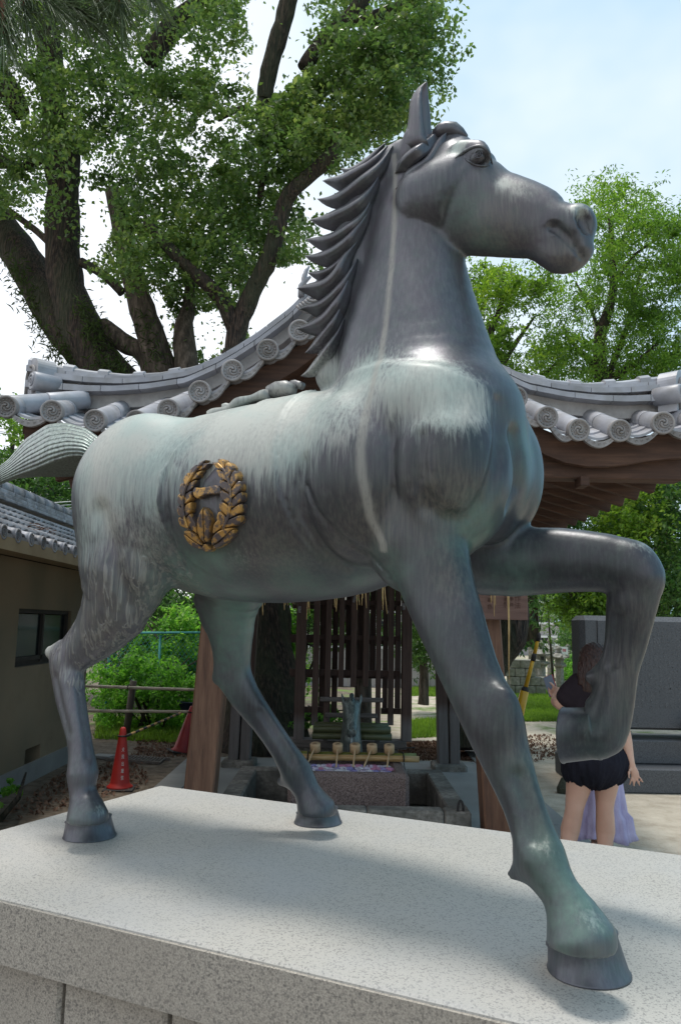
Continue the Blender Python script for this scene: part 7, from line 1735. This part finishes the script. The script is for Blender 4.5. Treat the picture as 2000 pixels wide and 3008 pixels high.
# torso core, neck, head
c_([ws(1740, 2230, .0, 66, .75), ws(1738, 2150, 0, 52, .75), ws(1736, 2060, 0, 58, .7), ws(1738, 2010, 0, 50, .7), ws(1740, 1985, 0, 22, .9), ws(1741, 1965, .02, 21, 1)], .03)
c_([ws(1743, 1935, .02, 36, 1.0), ws(1741, 1950, .05, 30, 1.0)], .02)
c_([ws(1736, 1958, .10, 6, 1)] * 2, .01)         # nose, turned away
for s in (-1, 1): c_([ws(1742 + s * 36, 1945, .03, 8, .6)] * 2, .006)
# left arm: upper arm down, forearm forward and up to the phone
c_([ws(1692, 2012, .0, 26), ws(1665, 2045, .02, 23), ws(1646, 2066, .05, 20), ws(1634, 2060, .14, 17), ws(1636, 2040, .22, 13), ws(1638, 2030, .26, 10.5, 1)], .02)
# right arm hanging, slightly out
c_([ws(1788, 2012, .0, 27), ws(1806, 2060, -.01, 23), ws(1823, 2110, -.02, 20), ws(1830, 2142, -.02, 18), ws(1838, 2180, -.03, 17), ws(1848, 2225, -.05, 12), ws(1853, 2245, -.06, 10)], .02)
# right hand: palm and five spread fingers
c_([ws(1855, 2252, -.06, 11, .6), ws(1862, 2270, -.065, 13, .5)], .008)
def finger(pts, r): B.append(('c', [ws(x, y, d, r * f, 1) for (x, y, d), f in zip(pts, (1, .95, .85, .7))], .004))
finger([(1857, 2276, -.065), (1853, 2290, -.07), (1850, 2298, -.07), (1848, 2304, -.065)], 3.7)
finger([(1862, 2280, -.065), (1861, 2294, -.07), (1860, 2303, -.07), (1861, 2309, -.065)], 3.9)
finger([(1867, 2279, -.065), (1871, 2293, -.075), (1875, 2302, -.075), (1878, 2308, -.07)], 3.9)
finger([(1871, 2274, -.065), (1877, 2284, -.075), (1883, 2292, -.075), (1887, 2298, -.07)], 3.6)
finger([(1852, 2256, -.07), (1846, 2268, -.085), (1845, 2278, -.09), (1847, 2286, -.09)], 4.2)
# left hand round the phone: palm and fingers
c_([ws(1637, 2030, .27, 11, .7), ws(1630, 2028, .31, 12, .6)], .008)
finger([(1632, 2024, .32), (1624, 2014, .325), (1618, 2008, .325), (1614, 2004, .32)], 4.2)
finger([(1630, 2034, .32), (1619, 2031, .345), (1612, 2026, .345), (1610, 2020, .34)], 3.8)
finger([(1630, 2038, .32), (1620, 2038, .345), (1613, 2034, .345), (1611, 2028, .34)], 3.7)
finger([(1632, 2042, .31), (1623, 2044, .34), (1617, 2041, .34), (1614, 2036, .335)], 3.5)
finger([(1634, 2044, .30), (1628, 2049, .33), (1622, 2048, .33), (1618, 2044, .33)], 3.2)
person_part('body', B, M_skin, wom, .0085)
# clothes
T = []
def t_(sts, k=.025): T.append(('c', sts, k))
t_([ws(1740, 2205, .0, 70, .74), ws(1738, 2150, 0, 60, .76), ws(1736, 2070, 0, 64, .72), ws(1738, 2022, 0, 56, .72), ws(1740, 1996, 0, 30, .9)])
t_([ws(1700, 2012, 0, 34, 1.0), ws(1672, 2038, .02, 32, 1.0), ws(1664, 2048, .025, 30, 1.0)]); t_([ws(1782, 2014, 0, 32, .95), ws(1803, 2055, -.005, 29, .95), ws(1808, 2070, -.01, 28, .95)])
person_part('shirt', T, M_shirt, wom, .012)
T = []
def puff(X, D):
    a = np.arctan2(X[:, 1] - YW, X[:, 0] - ORG.x); return (D + .006 * np.sin(a * 13 + X[:, 2] * 14 + 2 * np.sin(a * 3)) * np.clip((1.05 - X[:, 2]) * 2, .1, 1) + .005 * np.sin(a * 31 - X[:, 2] * 30)).astype(np.float32)
t_([ws(1745, 2185, 0, 73, .74), ws(1745, 2205, 0, 80, .78), ws(1745, 2230, 0, 84, .80)], .03); t_([ws(1702, 2235, .01, 50, 1.1), ws(1700, 2262, .015, 47, 1.15)], .03); t_([ws(1790, 2235, .01, 50, 1.1), ws(1791, 2255, .015, 47, 1.15)], .03)
person_part('shorts', T, M_shorts, wom, .010, puff)
T = []
t_([ws(1744, 1930, .01, 42, 1.02), ws(1742, 1948, -.01, 43, .95), ws(1738, 1975, -.03, 42, .8), ws(1735, 2000, -.05, 38, .6), ws(1733, 2018, -.06, 28, .5)], .02)
for k in range(9):
    x = 1704 + k * 8.5; t_([ws(x, 1940 + abs(k - 4) * 3, -.03, 8), ws(x - 2 + (k % 2) * 3, 1980, -.06, 8), ws(x + (k % 3) * 2 - 2, 2010 + (k % 3) * 6, -.07, 4)], .010)
T.append(('s', (*W(1735, 1952, .16), .06, .10, .10, 0, 0), .02))
def hairf(X, D): return (D + .0035 * np.sin(X[:, 0] * 260 + 8 * np.sin(X[:, 2] * 22)) ).astype(np.float32)
person_part('hair', T, M_hair, wom, .0075, hairf)
for x in (1662, 1772):
    s_ = []; s_.append(('c', [ws(x, 2560, -.05, 15, 1), ws(x + 1, 2564, .02, 15, 1), ws(x + 3, 2566, .10, 14, 1)], .01)); person_part('shoe', s_, M_wf, wom, .012)
ph = empty('phone', W(1617, 2014, .36), label='phone in a red case held up in the left hand of the woman', cat='phone')
ax = (Vector(W(1603, 1986, .36)) - Vector(W(1622, 2044, .30))).normalized(); rt_ = (Vector(W(1629, 2038, .30)) - Vector(W(1616, 2043, .32))).normalized(); rt_ = (rt_ - ax * rt_.dot(ax)).normalized(); nr = ax.cross(rt_).normalized()
mm_ = Matrix((rt_, ax, nr)).transposed()
MB().box((0, 0, 0), (.072, .142, .010), mm_, .004).build('case', noise_mat('red_case', [(.3, (.30, .02, .02)), (.7, (.42, .04, .035))], 6, rough=.4), ph)
sc_, nt, bb = mat_new('phone_screen'); bb.inputs['Base Color'].default_value = (.16, .20, .27, 1); bb.inputs['Roughness'].default_value = .15; sg = nr if nr.dot(Vector((0, -1, 0))) > 0 else -nr
MB().box(sg * .0055, (.066, .134, .001), mm_).build('screen', sc_, ph)
# ---------------------------------------------------------------- the second visitor, in a lavender skirt
YP = 5.5; O2 = atY(1765, 2460, YP)
per = empty('person', (O2.x, YP, 0), label='second visitor hidden behind the woman, only a long lavender ruffled skirt showing', cat='person')
def w2(px_, py_, dy, hw, k=1.0): p = atY(px_, py_, YP + dy); return (p.x, p.y, p.z, hw / FPX * (YP + dy), k)
B2 = []
for x in (1745, 1790):
    B2.append(('c', [w2(x, 2250, 0, 26), w2(x, 2380, 0, 20), w2(x, 2440, 0, 15), w2(x, 2470, 0, 9)], .02)); B2.append(('c', [w2(x, 2478, 0, 10), w2(x - 3, 2482, -.09, 8)], .01))
B2.append(('c', [w2(1767, 2250, 0, 50, .75), w2(1767, 2130, 0, 40, .75), w2(1767, 2030, 0, 46, .7), w2(1767, 2000, 0, 20, .9), w2(1767, 1975, 0, 16, 1)], .03)); B2.append(('c', [w2(1765, 1940, 0, 28), w2(1765, 1950, .02, 26)], .02))
B2.append(('c', [w2(1750, 1956, .10, 5)] * 2, .01))
for s in (-1, 1): B2.append(('c', [w2(1767 + s * 46, 2020, 0, 18), w2(1767 + s * 54, 2090, .0, 14), w2(1767 + s * 40, 2150, .12, 11), w2(1767 + s * 24, 2160, .2, 9)], .02))
person_part('body', B2, M_skin, per, .013)
T = [('c', [w2(1767, 2220, 0, 52, .75), w2(1767, 2130, 0, 47, .75), w2(1767, 2040, 0, 50, .72), w2(1767, 2012, 0, 36, .8)], .02)]; person_part('top', T, M_lav, per, .014)
T = [('c', [w2(1765, 1936, -.01, 34), w2(1765, 1970, -.03, 32, .8)], .02)]; person_part('hair', T, M_hair, per, .012)
V = []; F = []; nA, nZ = 96, 16; hem0 = atY(1765, 2456, YP).z; top0 = atY(1765, 2215, YP).z
for j in range(nZ + 1):
    t = j / nZ; z = top0 + (hem0 - top0) * t; r_ = .125 + .055 * t + (.018 if t > .74 else 0) + (.012 if j == nZ else 0)
    for i in range(nA):
        a = 2 * math.pi * i / nA; f = 1 + (.02 + .10 * t) * math.sin(a * 9 + 1.5 * math.sin(a * 2)) + (.05 * math.sin(a * 27) if t > .74 else 0)
        V.append((O2.x + math.cos(a) * r_ * f, YP + math.sin(a) * r_ * f * .8, z + (.022 * math.sin(a * 3 + 1) if j == nZ else 0)))
for j in range(nZ):
    for i in range(nA): i2 = (i + 1) % nA; F.append((j * nA + i, j * nA + i2, (j + 1) * nA + i2, (j + 1) * nA + i))
me = np_mesh('skirt', np.array(V), F, True); sk = link_mesh('skirt', me, M_lav, per, world_space=True)
sf = sk.modifiers.new('thick', 'SOLIDIFY'); sf.thickness = .004
